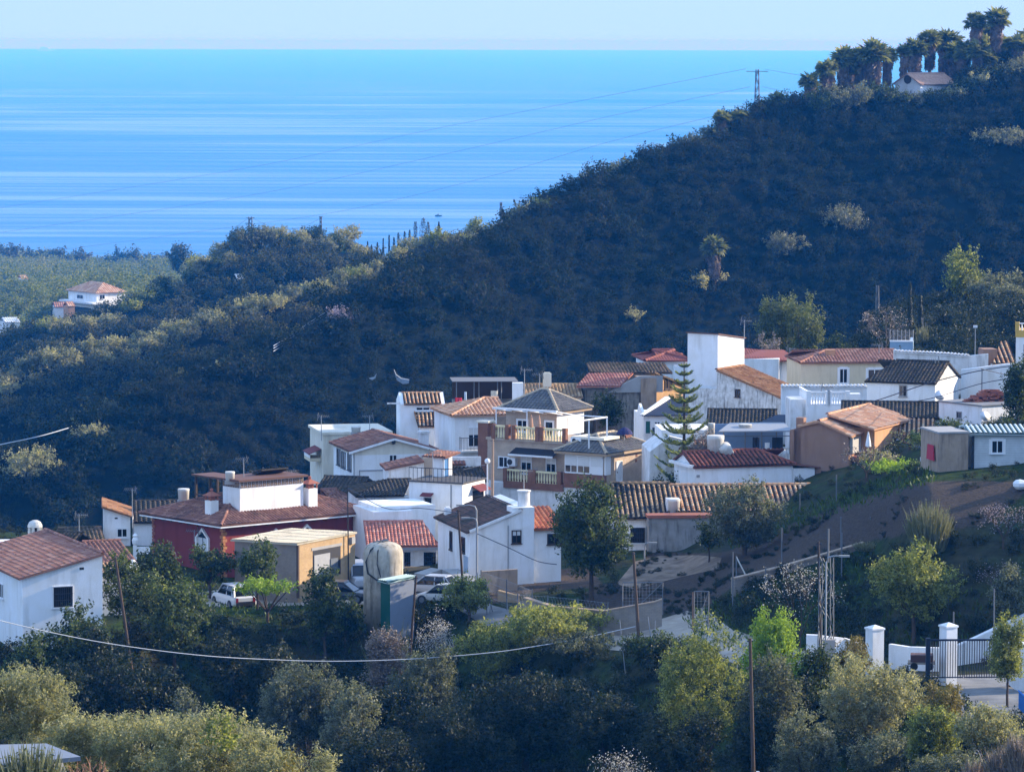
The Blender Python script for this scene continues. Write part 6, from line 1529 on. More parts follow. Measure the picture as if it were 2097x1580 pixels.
# ------------------------------------------------------------------ individual trees and shrubs, near to far
T = tree
# foreground olives, lower left
for px, yt, yb, wd, D, lab in (
    (40, 1362, 1540, 215, 141, 'sunlit olive tree at the left edge of the foreground, tallest of its row'),
    (190, 1450, 1600, 190, 136, 'sunlit foreground olive tree behind the grey shed roof'),
    (300, 1462, 1620, 190, 131, 'sunlit foreground olive tree just left of the broad one'),
    (425, 1462, 1640, 260, 127, 'broad sunlit olive tree in the middle of the foreground row'),
    (545, 1515, 1650, 150, 124, 'olive tree at the right end of the sunlit foreground row'),
    (110, 1470, 1600, 160, 145, 'small olive tree between the tall one and the shed roof')):
    T(px, yt, yb, wd, D, 'olive_tree', lab, 'olive tree', L_OLIVE, .115, 'olive trees in the sunlit foreground', nblob=38, cover=1.25, aspect=.36, blob=(.16, .32), nmax=30000)
T(668, 1532, 1640, 60, 118, 'shrub', 'upright grey-green shrub at the bottom edge right of the foreground olives', 'shrub', L_OLIVE, .10, nblob=10, cover=1.3, aspect=.35, trunk=False)
T(440, 1468, 1500, 70, 122, 'vine', 'bright yellow-green vine shoots over the broad foreground olive', 'vine', L_YELL, .13, nblob=8, cover=.9, trunk=False, base=zdepth(440, 1560, 122))
T(590, 1560, 1640, 70, 121, 'vine', 'yellowing vine leaves at the bottom edge beside dark dead stems', 'vine', L_GOLD, .13, nblob=8, cover=.9, trunk=False)
blossom(635, 1505, 1640, 70, 120, 'dead_bush', 'black dead bush standing at the bottom between olive and grey shrub', 'bush', L_DRY, 0, bark=plain('blackened_twigs', (.035, .028, .022), .9), levels=4)
broom(50, 1500, 1600, 180, 112, 'feathery_shrub', 'blurred feathery shrub in front of the grey shed roof, lower left corner', 'shrub', L_GREYOL, 1100)
blossom(175, 1548, 1640, 110, 113, 'brush_pile', 'orange-brown brush pile of bare branches beside the shed roof', 'brush', L_DRY, 0, bark=plain('orange_twigs', (.40, .21, .12), .9, var=.3), levels=4)
# trees around the left house and the car terrace
for px, yt, yb, wd, D, mat, lf, lab in (
    (322, 1118, 1215, 92, 280, L_DARK, .24, 'leafy loquat-like tree left of the gothic window, its top sunlit'),
    (258, 1150, 1262, 105, 272, L_DARK, .24, 'dark leafy tree right against the white house at lower left'),
    (300, 1185, 1270, 95, 274, L_YELL, .22, 'sunlit yellow-green bush behind the leaning pole'),
    (352, 1200, 1312, 125, 270, L_DARK, .24, 'wide dark tree right of the leaning pole with pale sunlit leaves'),
    (425, 1123, 1195, 92, 289, L_DARK, .24, 'round dark tree in front of the corner of the red house'),
    (523, 1112, 1190, 82, 284, L_DARK, .24, 'dark tree against the grey side of the block shed'),
    (400, 1225, 1320, 80, 274, L_DARK, .24, 'dark bush below the white car'),
    (662, 1163, 1290, 92, 276, L_DARK, .24, 'tall dark tree between the flat-topped tree and the water tank'),
    (705, 1225, 1300, 70, 278, L_DARK, .22, 'low bush just below the concrete water tank'),
    (165, 1245, 1340, 95, 263, L_DARK, .24, 'dark tree in front of the white house wall, its top at the grilled window'),
    (110, 1285, 1385, 110, 260, L_DARK, .24, 'dark tree at the foot of the white house at lower left'),
    (40, 1300, 1400, 90, 258, L_DARK, .24, 'dark tree at the left edge below the white house'),
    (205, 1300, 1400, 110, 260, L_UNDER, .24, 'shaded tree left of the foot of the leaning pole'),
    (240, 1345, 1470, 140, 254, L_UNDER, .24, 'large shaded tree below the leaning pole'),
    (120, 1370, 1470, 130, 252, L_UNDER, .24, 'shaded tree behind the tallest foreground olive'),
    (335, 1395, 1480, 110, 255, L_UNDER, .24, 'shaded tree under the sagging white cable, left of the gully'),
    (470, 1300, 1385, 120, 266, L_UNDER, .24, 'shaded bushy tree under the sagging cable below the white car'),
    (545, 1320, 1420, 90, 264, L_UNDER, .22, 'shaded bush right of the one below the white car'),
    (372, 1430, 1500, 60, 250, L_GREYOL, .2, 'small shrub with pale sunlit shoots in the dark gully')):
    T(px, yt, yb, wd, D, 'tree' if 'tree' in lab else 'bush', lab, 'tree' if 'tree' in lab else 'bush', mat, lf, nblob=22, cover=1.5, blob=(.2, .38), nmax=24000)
# flat umbrella shaped tree by the cars
t_ = T(545, 1184, 1214, 118, 281, 'fig_tree', 'low flat-topped bright green tree beside the parked cars', 'tree', L_BRIGHT, .2, nblob=26, cover=1.0, blob=(.2, .34), upw=.1, trunk=False, low=.62)
g_ = gen(); m_ = MB(); h_ = zdepth(545, 1205, 281) - gz(545, 281).z
m_.tube([(0, 0, -.5), (0, 0, h_ * .35)], .13, 7, .10)
for k in range(7):
    a_q = k * .9; m_.tube([(0, 0, h_ * .3), (math.cos(a_q) * .7, math.sin(a_q) * .7, h_ * .62), (math.cos(a_q) * 1.5, math.sin(a_q) * 1.5, h_)], .07, 5, .03)
m_.build('trunk', M_BARK, t_)
# the gully and the slope below the path
for px, yt, yb, wd, D, mat, lf, lab in (
    (1135, 1242, 1420, 215, 262, L_YELL, .17, 'big round tree with yellow-green sunlit top below the block wall'),
    (1020, 1268, 1400, 160, 264, L_YELL, .17, 'round sunlit tree left of the big yellow-green one'),
    (1190, 1300, 1450, 180, 258, L_GREYOL, .17, 'grey-green tree with pale glittering leaves right below the big round one'),
    (960, 1178, 1262, 92, 276, L_YELL, .2, 'sunlit young tree beside the dark lamp pole and path'),
    (905, 1225, 1262, 60, 278, L_DARK, .18, 'low green bush by the old pale car'),
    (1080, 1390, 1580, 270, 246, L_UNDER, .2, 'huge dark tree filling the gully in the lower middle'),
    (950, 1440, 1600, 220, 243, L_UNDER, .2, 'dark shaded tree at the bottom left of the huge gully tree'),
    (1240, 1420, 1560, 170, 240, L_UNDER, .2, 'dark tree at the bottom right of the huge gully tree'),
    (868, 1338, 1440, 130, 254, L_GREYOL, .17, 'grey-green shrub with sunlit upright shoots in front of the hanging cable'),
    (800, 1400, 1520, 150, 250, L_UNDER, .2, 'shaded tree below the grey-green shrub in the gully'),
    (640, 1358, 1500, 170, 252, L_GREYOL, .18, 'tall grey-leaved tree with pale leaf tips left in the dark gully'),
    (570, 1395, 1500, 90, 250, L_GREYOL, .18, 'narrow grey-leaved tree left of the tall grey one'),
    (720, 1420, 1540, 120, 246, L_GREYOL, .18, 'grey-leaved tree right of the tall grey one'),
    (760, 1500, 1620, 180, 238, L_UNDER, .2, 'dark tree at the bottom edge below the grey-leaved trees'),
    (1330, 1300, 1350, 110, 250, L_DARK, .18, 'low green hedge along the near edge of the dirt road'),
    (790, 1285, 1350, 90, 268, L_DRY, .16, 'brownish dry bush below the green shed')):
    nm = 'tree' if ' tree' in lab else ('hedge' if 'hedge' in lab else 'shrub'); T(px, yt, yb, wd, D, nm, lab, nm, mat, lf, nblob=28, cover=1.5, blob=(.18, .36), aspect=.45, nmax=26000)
broom(805, 1245, 1330, 100, 272, 'broom_bush', 'tall pale broom bush below the green metal shed', 'bush', L_BROOM, 700)
blossom(900, 1248, 1340, 118, 268, 'almond_tree', 'white blossoming almond tree in the shade below the old pale car', 'almond tree', L_BLOSW, 16, .085)
blossom(1645, 1150, 1295, 150, 247, 'almond_tree', 'sparse white almond tree left of the lattice mast', 'almond tree', L_BLOSW, 5, .09)
blossom(2062, 1035, 1112, 100, 257, 'almond_tree', 'purplish almond tree in the shade at the right edge', 'almond tree', L_BLOSP, 5, .09)
blossom(2060, 1150, 1220, 90, 250, 'almond_tree', 'pale almond bush at the right edge above the grassy bank', 'almond tree', L_BLOSP, 3, .08)
blossom(1280, 1545, 1640, 110, 205, 'almond_tree', 'white blossoming almond treetop at the bottom edge', 'almond tree', L_BLOSW, 7, .08)
# the two big dark trees of the village
T(1213, 994, 1200, 158, 279, 'tree', 'big dense dark evergreen tree in front of the row house, centre', 'tree', L_DARK, .21, nblob=50, cover=1.7, blob=(.18, .34), nmax=26000, hollow=.75, low=.12)
T(1530, 984, 1135, 155, 284, 'tree', 'dark grey-green tree standing before the right half of the row house', 'tree', L_GREYOL, .18, nblob=40, cover=1.5, blob=(.16, .32), aspect=.45, nmax=22000, hollow=.7)
T(1455, 1062, 1120, 50, 286, 'bush', 'small dark bush left of the grey-green tree by the grey wall', 'bush', L_DARK, .18, nblob=10, cover=1.0)
# right hand slope and gate
for px, yt, yb, wd, D, mat, lf, lab in (
    (1878, 1128, 1285, 142, 250, L_YELL, .2, 'open-crowned sunlit tree on the green slope at right'),
    (1588, 1262, 1420, 104, 226, L_BRIGHT, .15, 'brilliant lime green tree rising behind the yellowish ones'),
    (1445, 1296, 1480, 178, 219, L_YELL, .14, 'large yellowish sunlit tree left of the tall bare pole'),
    (1582, 1345, 1490, 110, 217, L_GREYOL, .14, 'grey-green tree right behind the tall bare pole'),
    (1800, 1338, 1530, 190, 214, L_OLIVE, .13, 'large olive-green tree right of the lattice mast'),
    (1745, 1308, 1400, 92, 230, L_GOLD, .13, 'dark shrub with golden top in front of the white wall'),
    (1680, 1330, 1420, 90, 226, L_DARK, .17, 'dark bush around the foot of the lattice mast'),
    (1935, 1395, 1500, 90, 206, L_GOLD, .13, 'golden green bush by the wire fence near the gate'),
    (1920, 1445, 1560, 110, 200, L_YELL, .13, 'yellow-green bush below the golden one by the gate'),
    (1650, 1478, 1590, 120, 204, L_GREYOL, .13, 'grey-green shrub low on the slope under the lattice mast'),
    (1810, 1490, 1590, 120, 203, L_GREYOL, .13, 'grey-green bush at the foot of the large olive-green tree'),
    (2040, 1450, 1560, 130, 194, L_OLIVE, .13, 'olive bush at the right edge below the driveway'),
    (1560, 1440, 1560, 120, 212, L_UNDER, .18, 'shaded bush below the grey-green tree behind the pole'),
    (1640, 1400, 1500, 110, 219, L_UNDER, .18, 'black-green shaded bush left of the mast foot'),
    (1400, 1470, 1600, 150, 214, L_UNDER, .18, 'shaded scrub tree below the large yellowish tree'),
    (1960, 1530, 1620, 150, 190, L_GREYOL, .13, 'grey-green bush behind the wire fence at the bottom right'),
    (2075, 1270, 1420, 70, 222, L_YELL, .13, 'climbing bush with yellow flowers beside the right end of the gate'),
    (2075, 1160, 1235, 70, 246, L_GREYOL, .14, 'grey bush at the right edge above the white ramp wall')):
    nm = 'tree' if ' tree' in lab else 'bush'; T(px, yt, yb, wd, D, nm, lab, nm, mat, lf, nblob=30, cover=1.5, blob=(.18, .36), aspect=.48, nmax=26000)
broom(1910, 1012, 1130, 105, 258.5, 'broom_bush', 'large upright yellowish broom bush on the bare soil slope', 'bush', L_BROOM, 1300)
broom(1785, 1105, 1145, 80, 270, 'dry_grass', 'tuft of bleached dry grass at the end of the retaining wall', 'grass', L_BROOM, 400)
for px, yt, wd, D in ((2062, 1512, 70, 186), (2010, 1540, 60, 187), (2098, 1488, 70, 184)):
    broom(px, yt, 1600, wd, D, 'dry_brush', 'pinkish dry brush in the bottom right corner', 'brush', L_DRY, 800, 'dry brush clumps in the bottom right corner', .03)
# gardens among the houses
T(1955, 858, 892, 62, 282, 'hedge', 'dark clipped hedge on top of the tan block building', 'hedge', L_DARK, .17, nblob=16, cover=1.1, trunk=False, base=zdepth(1955, 886, 282))
blossom(1778, 912, 985, 105, 290, 'bare_tree', 'gnarled bare tree in front of the brown house', 'tree', L_DRY, 3, .12, bark=M_BARK)
blossom(1868, 880, 945, 100, 300, 'bare_tree', 'grey leafless bush between the brown house and the white box house', 'tree', L_GREYOL, 2, .14)
T(1885, 885, 925, 28, 297, 'shrub', 'small bright shrub beside the grey leafless bush', 'shrub', L_YELL, .18, nblob=8, cover=1.0)
T(1845, 945, 1000, 90, 286, 'bush', 'bright green bush at the top of the grassy bank below the brown house', 'bush', L_BRIGHT, .17, nblob=16, cover=1.1, trunk=False)
T(1882, 960, 1000, 60, 284, 'bush', 'dark green bush right of the bright one on the bank', 'bush', L_DARK, .17, nblob=12, cover=1.1, trunk=False)
T(1800, 925, 965, 60, 294, 'bush', 'olive coloured bush below the porch of the brown house', 'bush', L_OLIVE, .15, nblob=14, cover=1.0, trunk=False)
T(1948, 945, 1000, 60, 280, 'bush', 'dry bush at the foot of the tan block building', 'bush', L_DRY, .14, nblob=12, cover=.8, trunk=False)
T(2090, 740, 880, 50, 300, 'tree', 'dark narrow tree cut by the right edge beside the white walls', 'tree', L_DARK, .2, nblob=20, cover=1.1)
T(2060, 855, 880, 60, 306, 'bush', 'green plants by the door of the white box house', 'bush', L_DARK, .16, nblob=12, cover=1.0, trunk=False)
T(1245, 800, 850, 50, 350, 'bush', 'ivy-like bush on the old rough wall', 'bush', L_DARK, .2, nblob=12, cover=1.0, trunk=False)
T(1455, 895, 935, 70, 310, 'bush', 'dry vine bush between the norfolk pine and the big water tank', 'bush', L_DRY, .16, nblob=14, cover=.8)
T(1370, 965, 1000, 60, 309, 'bush', 'palm-like dark shrub below the norfolk pine', 'shrub', L_DARK, .22, nblob=10, cover=.9)
araucaria(1402, 738, 992, 172, 311.5, 'tall tiered norfolk pine rising among the houses')
# trees behind the village
T(1600, 602, 760, 92, 408, 'pine_tree', 'big bushy pine tree behind the tower, left and taller half', 'pine tree', L_PINE, .26, nblob=34, cover=1.1, blob=(.18, .34), aspect=.4)
T(1648, 615, 760, 70, 404, 'pine_tree', 'bushy pine tree behind the tower, right half', 'pine tree', L_PINE, .26, nblob=30, cover=1.1, blob=(.18, .34), aspect=.4)
T(1578, 690, 745, 50, 398, 'bush', 'grey leafless bush at the foot of the big pine', 'bush', L_DRY, .2, nblob=12, cover=.8)
T(1722, 692, 730, 60, 392, 'bush', 'green bush behind the cream house roof', 'bush', L_DARK, .22, nblob=14, cover=1.0)
blossom(1812, 628, 715, 95, 388, 'bare_tree', 'pinkish brown leafless tree behind the cream house', 'tree', L_DRY, 4, .16, bark=M_BARKP)
cypress(1864, 577, 690, 15, 400, 'dark slender cypress, the taller of two on the upper right')
cypress(1886, 600, 690, 15, 398, 'slender cypress right of the taller one on the upper right')
broom(1892, 655, 700, 22, 394, 'broom_bush', 'pale broom bush under the two cypresses', 'bush', L_BROOM, 300, w=.05)
T(1978, 508, 640, 82, 432, 'tree', 'tall ivy-covered tree with bright sunlit crown, upper right', 'tree', L_YELL, .3, nblob=26, cover=1.1, blob=(.18, .36))
T(2025, 560, 665, 95, 428, 'tree', 'grey olive tree right of the ivy-covered tree', 'tree', L_GREYOL, .24, nblob=26, cover=1.1, blob=(.18, .36))
T(2062, 590, 690, 70, 424, 'tree', 'smaller olive tree at the right edge of the grassy rise', 'tree', L_GREYOL, .24, nblob=20, cover=1.1)
T(2092, 560, 640, 50, 430, 'tree', 'grey-green tree cut by the right edge on the rise', 'tree', L_GREYOL, .24, nblob=18, cover=1.1)
cypress(1945, 590, 650, 10, 430, 'thin dead trunk wrapped in ivy left of the tall ivy-covered tree', mat=L_UNDER)
# palms
rp = [(1690, 128, 195, 46), (1722, 97, 190, 48), (1748, 92, 190, 40), (1788, 83, 180, 50), (1815, 92, 180, 36), (1840, 92, 172, 36), (1868, 74, 168, 42), (1900, 62, 165, 46), (1940, 57, 168, 46), (1955, 90, 172, 44), (1990, 22, 150, 52), (2008, 50, 160, 44), (2035, 15, 150, 54), (2022, 70, 165, 50), (2050, 74, 165, 50), (2076, 66, 165, 50), (2100, 60, 165, 54), (1975, 78, 170, 44), (1660, 150, 195, 34), (1862, 88, 172, 34), (1925, 80, 172, 36), (2000, 82, 172, 42), (1770, 98, 185, 36)]
rp += [(2120, 75, 165, 50), (2012, 96, 172, 40), (1965, 100, 172, 38), (2064, 92, 168, 42), (1704, 120, 192, 36), (1735, 118, 190, 34)]
for i, (px, yt, yb, wd) in enumerate(rp):
    px, yt, wd = px + (i * 7) % 9 - 4, yt + (i * 5) % 11 - 4, wd * (.85 + .1 * ((i * 3) % 5))
    lab = {1990: 'fan palm standing high above the ridge, left of the tallest', 2035: 'tallest fan palm on the ridge top', 1722: 'shaggy fan palm at the left end of the ridge grove, skirt sunlit', 1690: 'shorter leaning fan palm left of the shaggy one at the end of the ridge grove'}.get(rp[i][0], 'fan palm in the dense grove along the ridge top')
    palm(px, yt, yb, wd, np.interp(px, FPX[11], FD[11]) + (9 if 1850 < px < 1960 else -6) + (i % 3) * 4, lab, 'fan palms on the ridge')
for px, yt, yb, wd, lab in ((1480, 226, 285, 36, 'small fan palm alone on the ridge, left of a pair'), (1510, 223, 285, 36, 'small fan palm on the ridge, right of the pair'), (1590, 188, 240, 40, 'fan palm on the ridge right of the pylon'), (1556, 213, 255, 26, 'small dark fan palm right under the pylon')):
    palm(px, yt, yb, wd, np.interp(px, FPX[11], FD[11]) - 2, lab, 'fan palms on the ridge')
h_ = hit(1463, 592, 480); palm(1463, 482, 592, 50, h_.y, 'lone tall fan palm with shaggy trunk on the dark hillside')
g_ = gen()
for px, yt, wd in ((1680, 186, 60), (1715, 180, 60), (1750, 176, 60), (1790, 172, 56), (1812, 178, 46), (1838, 190, 46), (1864, 192, 40), (1890, 190, 46), (1915, 188, 42), (1946, 180, 46), (1968, 160, 60), (2000, 150, 64), (2035, 140, 64), (2070, 128, 70), (2097, 118, 60)):
    T(px, yt, yt + 26, wd, np.interp(px, FPX[11], FD[11]) - 14, 'bush', 'bush on the ridge top at the foot of the fan palms', 'bush', [L_OLIVE, L_GREYOL, L_DARK][int(g_.integers(0, 3))], .36, 'bushes under the palm grove', nblob=13, cover=.95, trunk=False)
# cypress row on the spur against the sea
for i, (px, yt, wd) in enumerate(((740, 505, 5), (752, 498, 6), (760, 505, 5), (772, 500, 6), (784, 492, 6), (796, 485, 6), (806, 490, 6), (815, 480, 8), (828, 478, 8), (838, 475, 9), (850, 458, 13), (866, 450, 18), (876, 458, 16), (898, 458, 5), (1030, 433, 5))):
    D = 1000 if px < 890 else np.interp(px, FPX[13], FD[13]) - 2
    cypress(px, yt - 4, 530, wd * 2.0, D, {898: 'single thin cypress right of the far cypress row', 1030: 'single tiny cypress beside the slim mast on the ridge', 866: 'widest cypress at the right end of the far row'}.get(px, 'slim bluish cypress in the far row against the sea'), 'cypress row against the sea')
# trees along the sunlit spur crests
def crest(fi, px0, px1, n, grp, lab, mats, sz=(26, 44), dd=(-6, 4), dy=6):
    g = gen()
    for k in range(n):
        px = px0 + (px1 - px0) * (k + g.uniform(.1, .9)) / n; D = np.interp(px, FPX[fi], FD[fi]) + g.uniform(*dd); f = gz(px, D); py = proj(f)[1]; wd = g.uniform(*sz); ht = wd * g.uniform(.65, .95)
        T(px, py - ht - dy + 6, py + 4, wd, D, 'tree', lab, 'tree', mats[int(g.integers(0, len(mats)))], .36, grp, nblob=15, cover=.95, aspect=.55, trunk=False)
crest(13, 0, 700, 62, 'trees on the sunlit middle crest', 'small pale tree on the sunlit diagonal crest across the left hillside', [L_OLIVE, L_GREYOL, L_OLIVE, L_BROOM], (26, 46), (-9, 5))
crest(13, 700, 1080, 24, 'trees on the crest below the sea', 'small tree on the sunlit crest between the pylons and the dark slope', [L_OLIVE, L_YELL, L_GREYOL], (26, 44))
crest(15, 70, 400, 20, 'trees on the lower left crest', 'small tree on the crest below the far white villa', [L_OLIVE, L_GREYOL, L_YELL, L_DARK], (24, 40))
crest(15, 400, 735, 26, 'trees on the pylon hill', 'tree on the rounded hilltop with the two thin pylons', [L_GREYOL, L_OLIVE, L_DARK, L_GREYOL], (28, 52), (-10, 8), 12)
crest(11, 0, 660, 20, 'bushes on the nearest crest', 'low brownish bush on the nearest shaded crest at left', [L_GOLD, L_BROOM, L_OLIVE], (16, 30))
crest(11, 1060, 1480, 16, 'trees on the ridge skyline', 'dark tree on the ridge skyline against the sea', [L_DARK, L_GREYOL, L_HILL], (30, 52), (-4, 6), 10)
for px, py, wd, mat, lab in ((820, 612, 60, L_GOLD, 'golden brown tree catching the sun at the top of the dark slope'), (1725, 470, 90, L_BROOM, 'pale sunlit bush strip on the dark hillside at right, the upper one'), (1600, 520, 80, L_BROOM, 'pale sunlit bush strip on the dark hillside above the big pine'), (170, 908, 70, L_OLIVE, 'pale green clump on the dark slope at the far left'), (1297, 655, 40, L_OLIVE, 'small sunlit tree in the middle of the dark hillside'), (2045, 300, 90, L_GREYOL, 'large pale treetop high on the hill at the right edge'), (1440, 592, 70, L_OLIVE, 'sunlit bush at the foot of the lone palm'), (700, 660, 60, L_BLOSP, 'pinkish almond bush below the wire post on the crest'), (60, 985, 120, L_OLIVE, 'sunlit bushes in the valley at the left edge')):
    h_ = hit(px, py, 470); T(px, py - wd * .5, py + 6, wd, h_.y, 'tree' if 'tree' in lab else 'bush', lab, 'tree' if 'tree' in lab else 'bush', mat, .34, nblob=14, cover=.9, trunk=False)
# pines along the shore
g_ = gen()
for px, yt, yb, wd in ((20, 505, 535, 44), (62, 516, 540, 36), (95, 518, 545, 30), (125, 515, 545, 40), (168, 520, 548, 34), (215, 528, 552, 40), (232, 522, 552, 30), (262, 518, 552, 44), (298, 530, 552, 24), (330, 528, 556, 36), (358, 506, 550, 28), (378, 515, 552, 40)):
    T(px, yt - 6, yb + 6, wd * 1.15, 2300 if px < 340 else 1500, 'pine_tree', 'round-topped bluish pine in the far row along the shore', 'pine tree', L_FAR, 1.3 if px < 340 else .9, 'pines along the shore', nblob=12, cover=.9, trunk=False, aspect=.6)
# undergrowth of the gully and banks
g = np.random.default_rng(21)
TU = [crown_t(120 + i, .17, 9, .8, .8, aspect=.55, hollow=.4, blob=(.2, .5)) for i in range(7)]
X, Y = jgrid(-42, 60, 190, 450, 1.25, g); pxs = CX + X / Y * F; Z = np.array([ground(a, b) for a, b in zip(X, Y)])
pys = np.array([proj((a, b, c))[1] for a, b, c in zip(X, Y, Z)])
NOGO = SOIL + [[(420, 1232), (775, 1232), (775, 1280), (420, 1292)], [(1235, 1296), (1330, 1270), (1410, 1245), (1440, 1240), (1500, 1285), (1640, 1325), (1700, 1340), (1700, 1405), (1560, 1378), (1450, 1350), (1330, 1343), (1240, 1336)], [(860, 1180), (935, 1185), (1010, 1235), (1110, 1260), (1240, 1285), (1240, 1322), (1090, 1305), (990, 1285), (890, 1230)], [(1885, 1380), (2200, 1370), (2200, 1490), (1960, 1480)], [(395, 1212), (520, 1185), (770, 1180), (775, 1242), (425, 1248)], [(895, 1160), (1250, 1130), (1250, 1210), (895, 1200)]]
bad = np.zeros(len(X), bool)
for pl in NOGO: bad |= inpoly(pxs, pys, pl) & (Y > 200) & (Y < 320)
front = np.interp(pxs, FPX[4], FD[4]); back = np.interp(pxs, FPX[8], FD[8])
bank = inpoly(pxs, pys, [(1405, 1265), (1520, 1205), (1780, 1125), (1900, 1100), (2100, 1080), (2100, 1310), (1900, 1335), (1700, 1335), (1560, 1315), (1440, 1340)]) & (Y > 235) & (Y < 275)
sizes = np.where(bank, g.uniform(.25, .8, len(X)), 0) + ~bank * np.where(Y < front, g.uniform(.45, 1.15, len(X)), np.where(Y < back, g.uniform(.2, .5, len(X)), g.uniform(.6, 1.6, len(X))))
keep = ~bad & visible(pxs, Y, Z + 1.2) & (((Y < front + 2) & (g.uniform(size=len(X)) < .62)) | ((Y >= front + 2) & (Y < back) & (g.uniform(size=len(X)) < np.where(bank, .7, .22))) | ((Y >= back - 25) & (pxs < 700) & (g.uniform(size=len(X)) < .6)) | ((Y > 375) & (pxs > 1700) & (g.uniform(size=len(X)) < .5)))
k = keep & (Y > 196)
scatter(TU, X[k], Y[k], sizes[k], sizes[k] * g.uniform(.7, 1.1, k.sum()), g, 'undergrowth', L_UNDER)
print('undergrowth', k.sum())
# grass on the banks
GP = [[(1700, 1020), (1905, 945), (1925, 985), (1800, 1025), (1640, 1085), (1500, 1125), (1490, 1100)], [(1405, 1265), (1520, 1205), (1780, 1130), (1900, 1200), (2100, 1220), (2100, 1290), (1900, 1330), (1700, 1340), (1560, 1320), (1440, 1345)], [(420, 1240), (780, 1240), (760, 1300), (430, 1290)], [(330, 1190), (450, 1190), (450, 1230), (330, 1240)], [(560, 1290), (760, 1290), (720, 1420), (430, 1420)], [(1180, 1440), (1420, 1400), (1420, 1580), (1080, 1580)]]
n = 60000; X = g.uniform(-40, 40, n); Y = g.uniform(200, 300, n); pxs = CX + X / Y * F
Z = np.array([ground(a, b) for a, b in zip(X, Y)]); pys = CY - F * np.tan(np.arctan((Z - CAMZ) / Y) + TH)
ok = np.zeros(n, bool)
for pl in GP: ok |= inpoly(pxs, pys, pl)
X, Y, Z = X[ok], Y[ok], Z[ok]; m = len(X); hh = g.uniform(.18, .5, m); sd = rnd_dir(m, g) * .07; sd[:, 2] = 0; tip = g.normal(0, .12, (m, 3)); tip[:, 2] = hh
b0 = np.stack([X, Y, Z - .05], 1); V = np.stack([b0 - sd, b0 + sd, b0 + tip * [1, 1, .6] + sd * .6, b0 + tip, ], 1).reshape(-1, 3)
tag(mesh_np('grass', V, np.arange(m * 4).reshape(m, 4), L_GRASS), kind='stuff')

g = np.random.default_rng(33)
n = 9000; X = g.uniform(0, 42, n); Y = g.uniform(258, 300, n); pxs = CX + X / Y * F; Z = np.array([ground(a, b) for a, b in zip(X, Y)]); pys = CY - F * np.tan(np.arctan((Z - CAMZ) / Y) + TH)
ok = inpoly(pxs, pys, SOIL[0]); ok &= vnoise(X / 3.0, Y / 3.0, 4) > .08; ok[4000:] = False
ok |= inpoly(pxs, pys, GP[1]) & (g.uniform(size=n) < .12)
X, Y = X[ok], Y[ok]; S = g.uniform(.10, .32, len(X))
scatter(TU[:4], X, Y, S, S * .8, g, 'weeds', L_UNDER)
# ------------------------------------------------------------------ street furniture, masts, fences, cars
def wood_pole(pxt, yt, pxb, yb, D, label, name='wooden_pole', r=.10, mat=None, group='bare wooden poles', extra=None):
    a = P(pxt, yt, D); b = P(pxb, yb, D); zg = ground(b.x, b.y); d = (b - a).normalized()
    if b.z > zg: b = b + d * ((b.z - zg) / max(.2, -d.z))
    t = empty(name, b, 0, label, 'pole', group); L = a - b
    MB().tube([-L.normalized() * .6, L * .5, L], r * 1.15, 8, r * .8).build('shaft', mat or M_WOODP, t)
    m = MB().bar(L * .985 + Vector((-.16, 0, 0)), L * .985 + Vector((.16, 0, 0)), .03); m.build('crosspiece', M_IRON, t)
    if extra: extra(t, L)
    return t
def _box(t, L):
    MB().box(.05, .22, -.14, .02, L.z * .28, L.z * .28 + .35).build('junction_box', M_WFRAME, t)
PB = wood_pole(236, 1140, 266, 1345, 266, 'slightly leaning wooden pole in front of the trees at lower left')
PC = wood_pole(1297, 1130, 1309, 1325, 259, 'wooden pole standing by the dirt road in the centre right')
PD = wood_pole(1536, 1306, 1543, 1600, 206, 'tall bare wooden pole in front of the yellowish trees, lower right', extra=_box)
wood_pole(1676, 1108, 1682, 1420, 229, 'dark thin pole right beside the lattice mast', r=.08, mat=M_DARKWOOD)
wood_pole(938, 1043, 948, 1205, 283, 'dark pole before the corner of the centre white house', r=.085, mat=M_DARKWOOD)
wood_pole(852, 1178, 840, 1335, 270, 'dark leaning pole beside the green metal shed', r=.09, mat=M_DARKWOOD)
wood_pole(1009, 899, 1008, 1025, 309, 'pale brown pole in front of the brick house pier', r=.12, mat=plain('pale_pole_wood', (.36, .25, .17), .9))
wood_pole(712, 995, 713, 1112, 293, 'thin dark pole before the right end of the red house', r=.05, mat=M_IRON)
wood_pole(726, 602, 727, 640, 628, 'short pale post on the far crest where wires meet', r=.16, mat=M_TANK, group='posts on the far crest')
def tube_lamp():
    f = P(998, 1015, 308); t = empty('street_lamp', (f.x, f.y, ground(f.x, f.y)), 0, 'white globe street lamp on a white post in front of the brick house pier', 'street lamp'); z = zdepth(998, 947, 308) - t.location.z
    MB().tube([(0, 0, -.3), (0, 0, z)], .07, 8, .05).build('post', M_WFRAME, t); MB().sphere((0, 0, z + .12), .22, 10, 6).build('globe', M_WFRAME, t)
tube_lamp()
def arm_lamp(px, yt, yb, D, dx, label, head=None, ybase=None, arm=.9):
    f = P(px, yb, D); zg = ground(f.x, f.y); zg = min(zg, f.z); zt = zdepth(px, yt, D) - zg
    t = empty('street_lamp', (f.x, D, zg), 0, label, 'street lamp', 'street lamps of the village')
    s_ = 1 if dx > 0 else -1; ex = dx
    MB().tube([(0, 0, -.4), (0, 0, zt - .35), (ex * .15, 0, zt - .08), (ex * .5, 0, zt), (ex, 0, zt)], .055, 7, .04).build('post', M_GALV, t)
    MB().box(ex - s_ * .05, ex + s_ * .55, -.1, .1, zt - .05, zt + .05).build('lamp_head', M_CONC2, t); return t
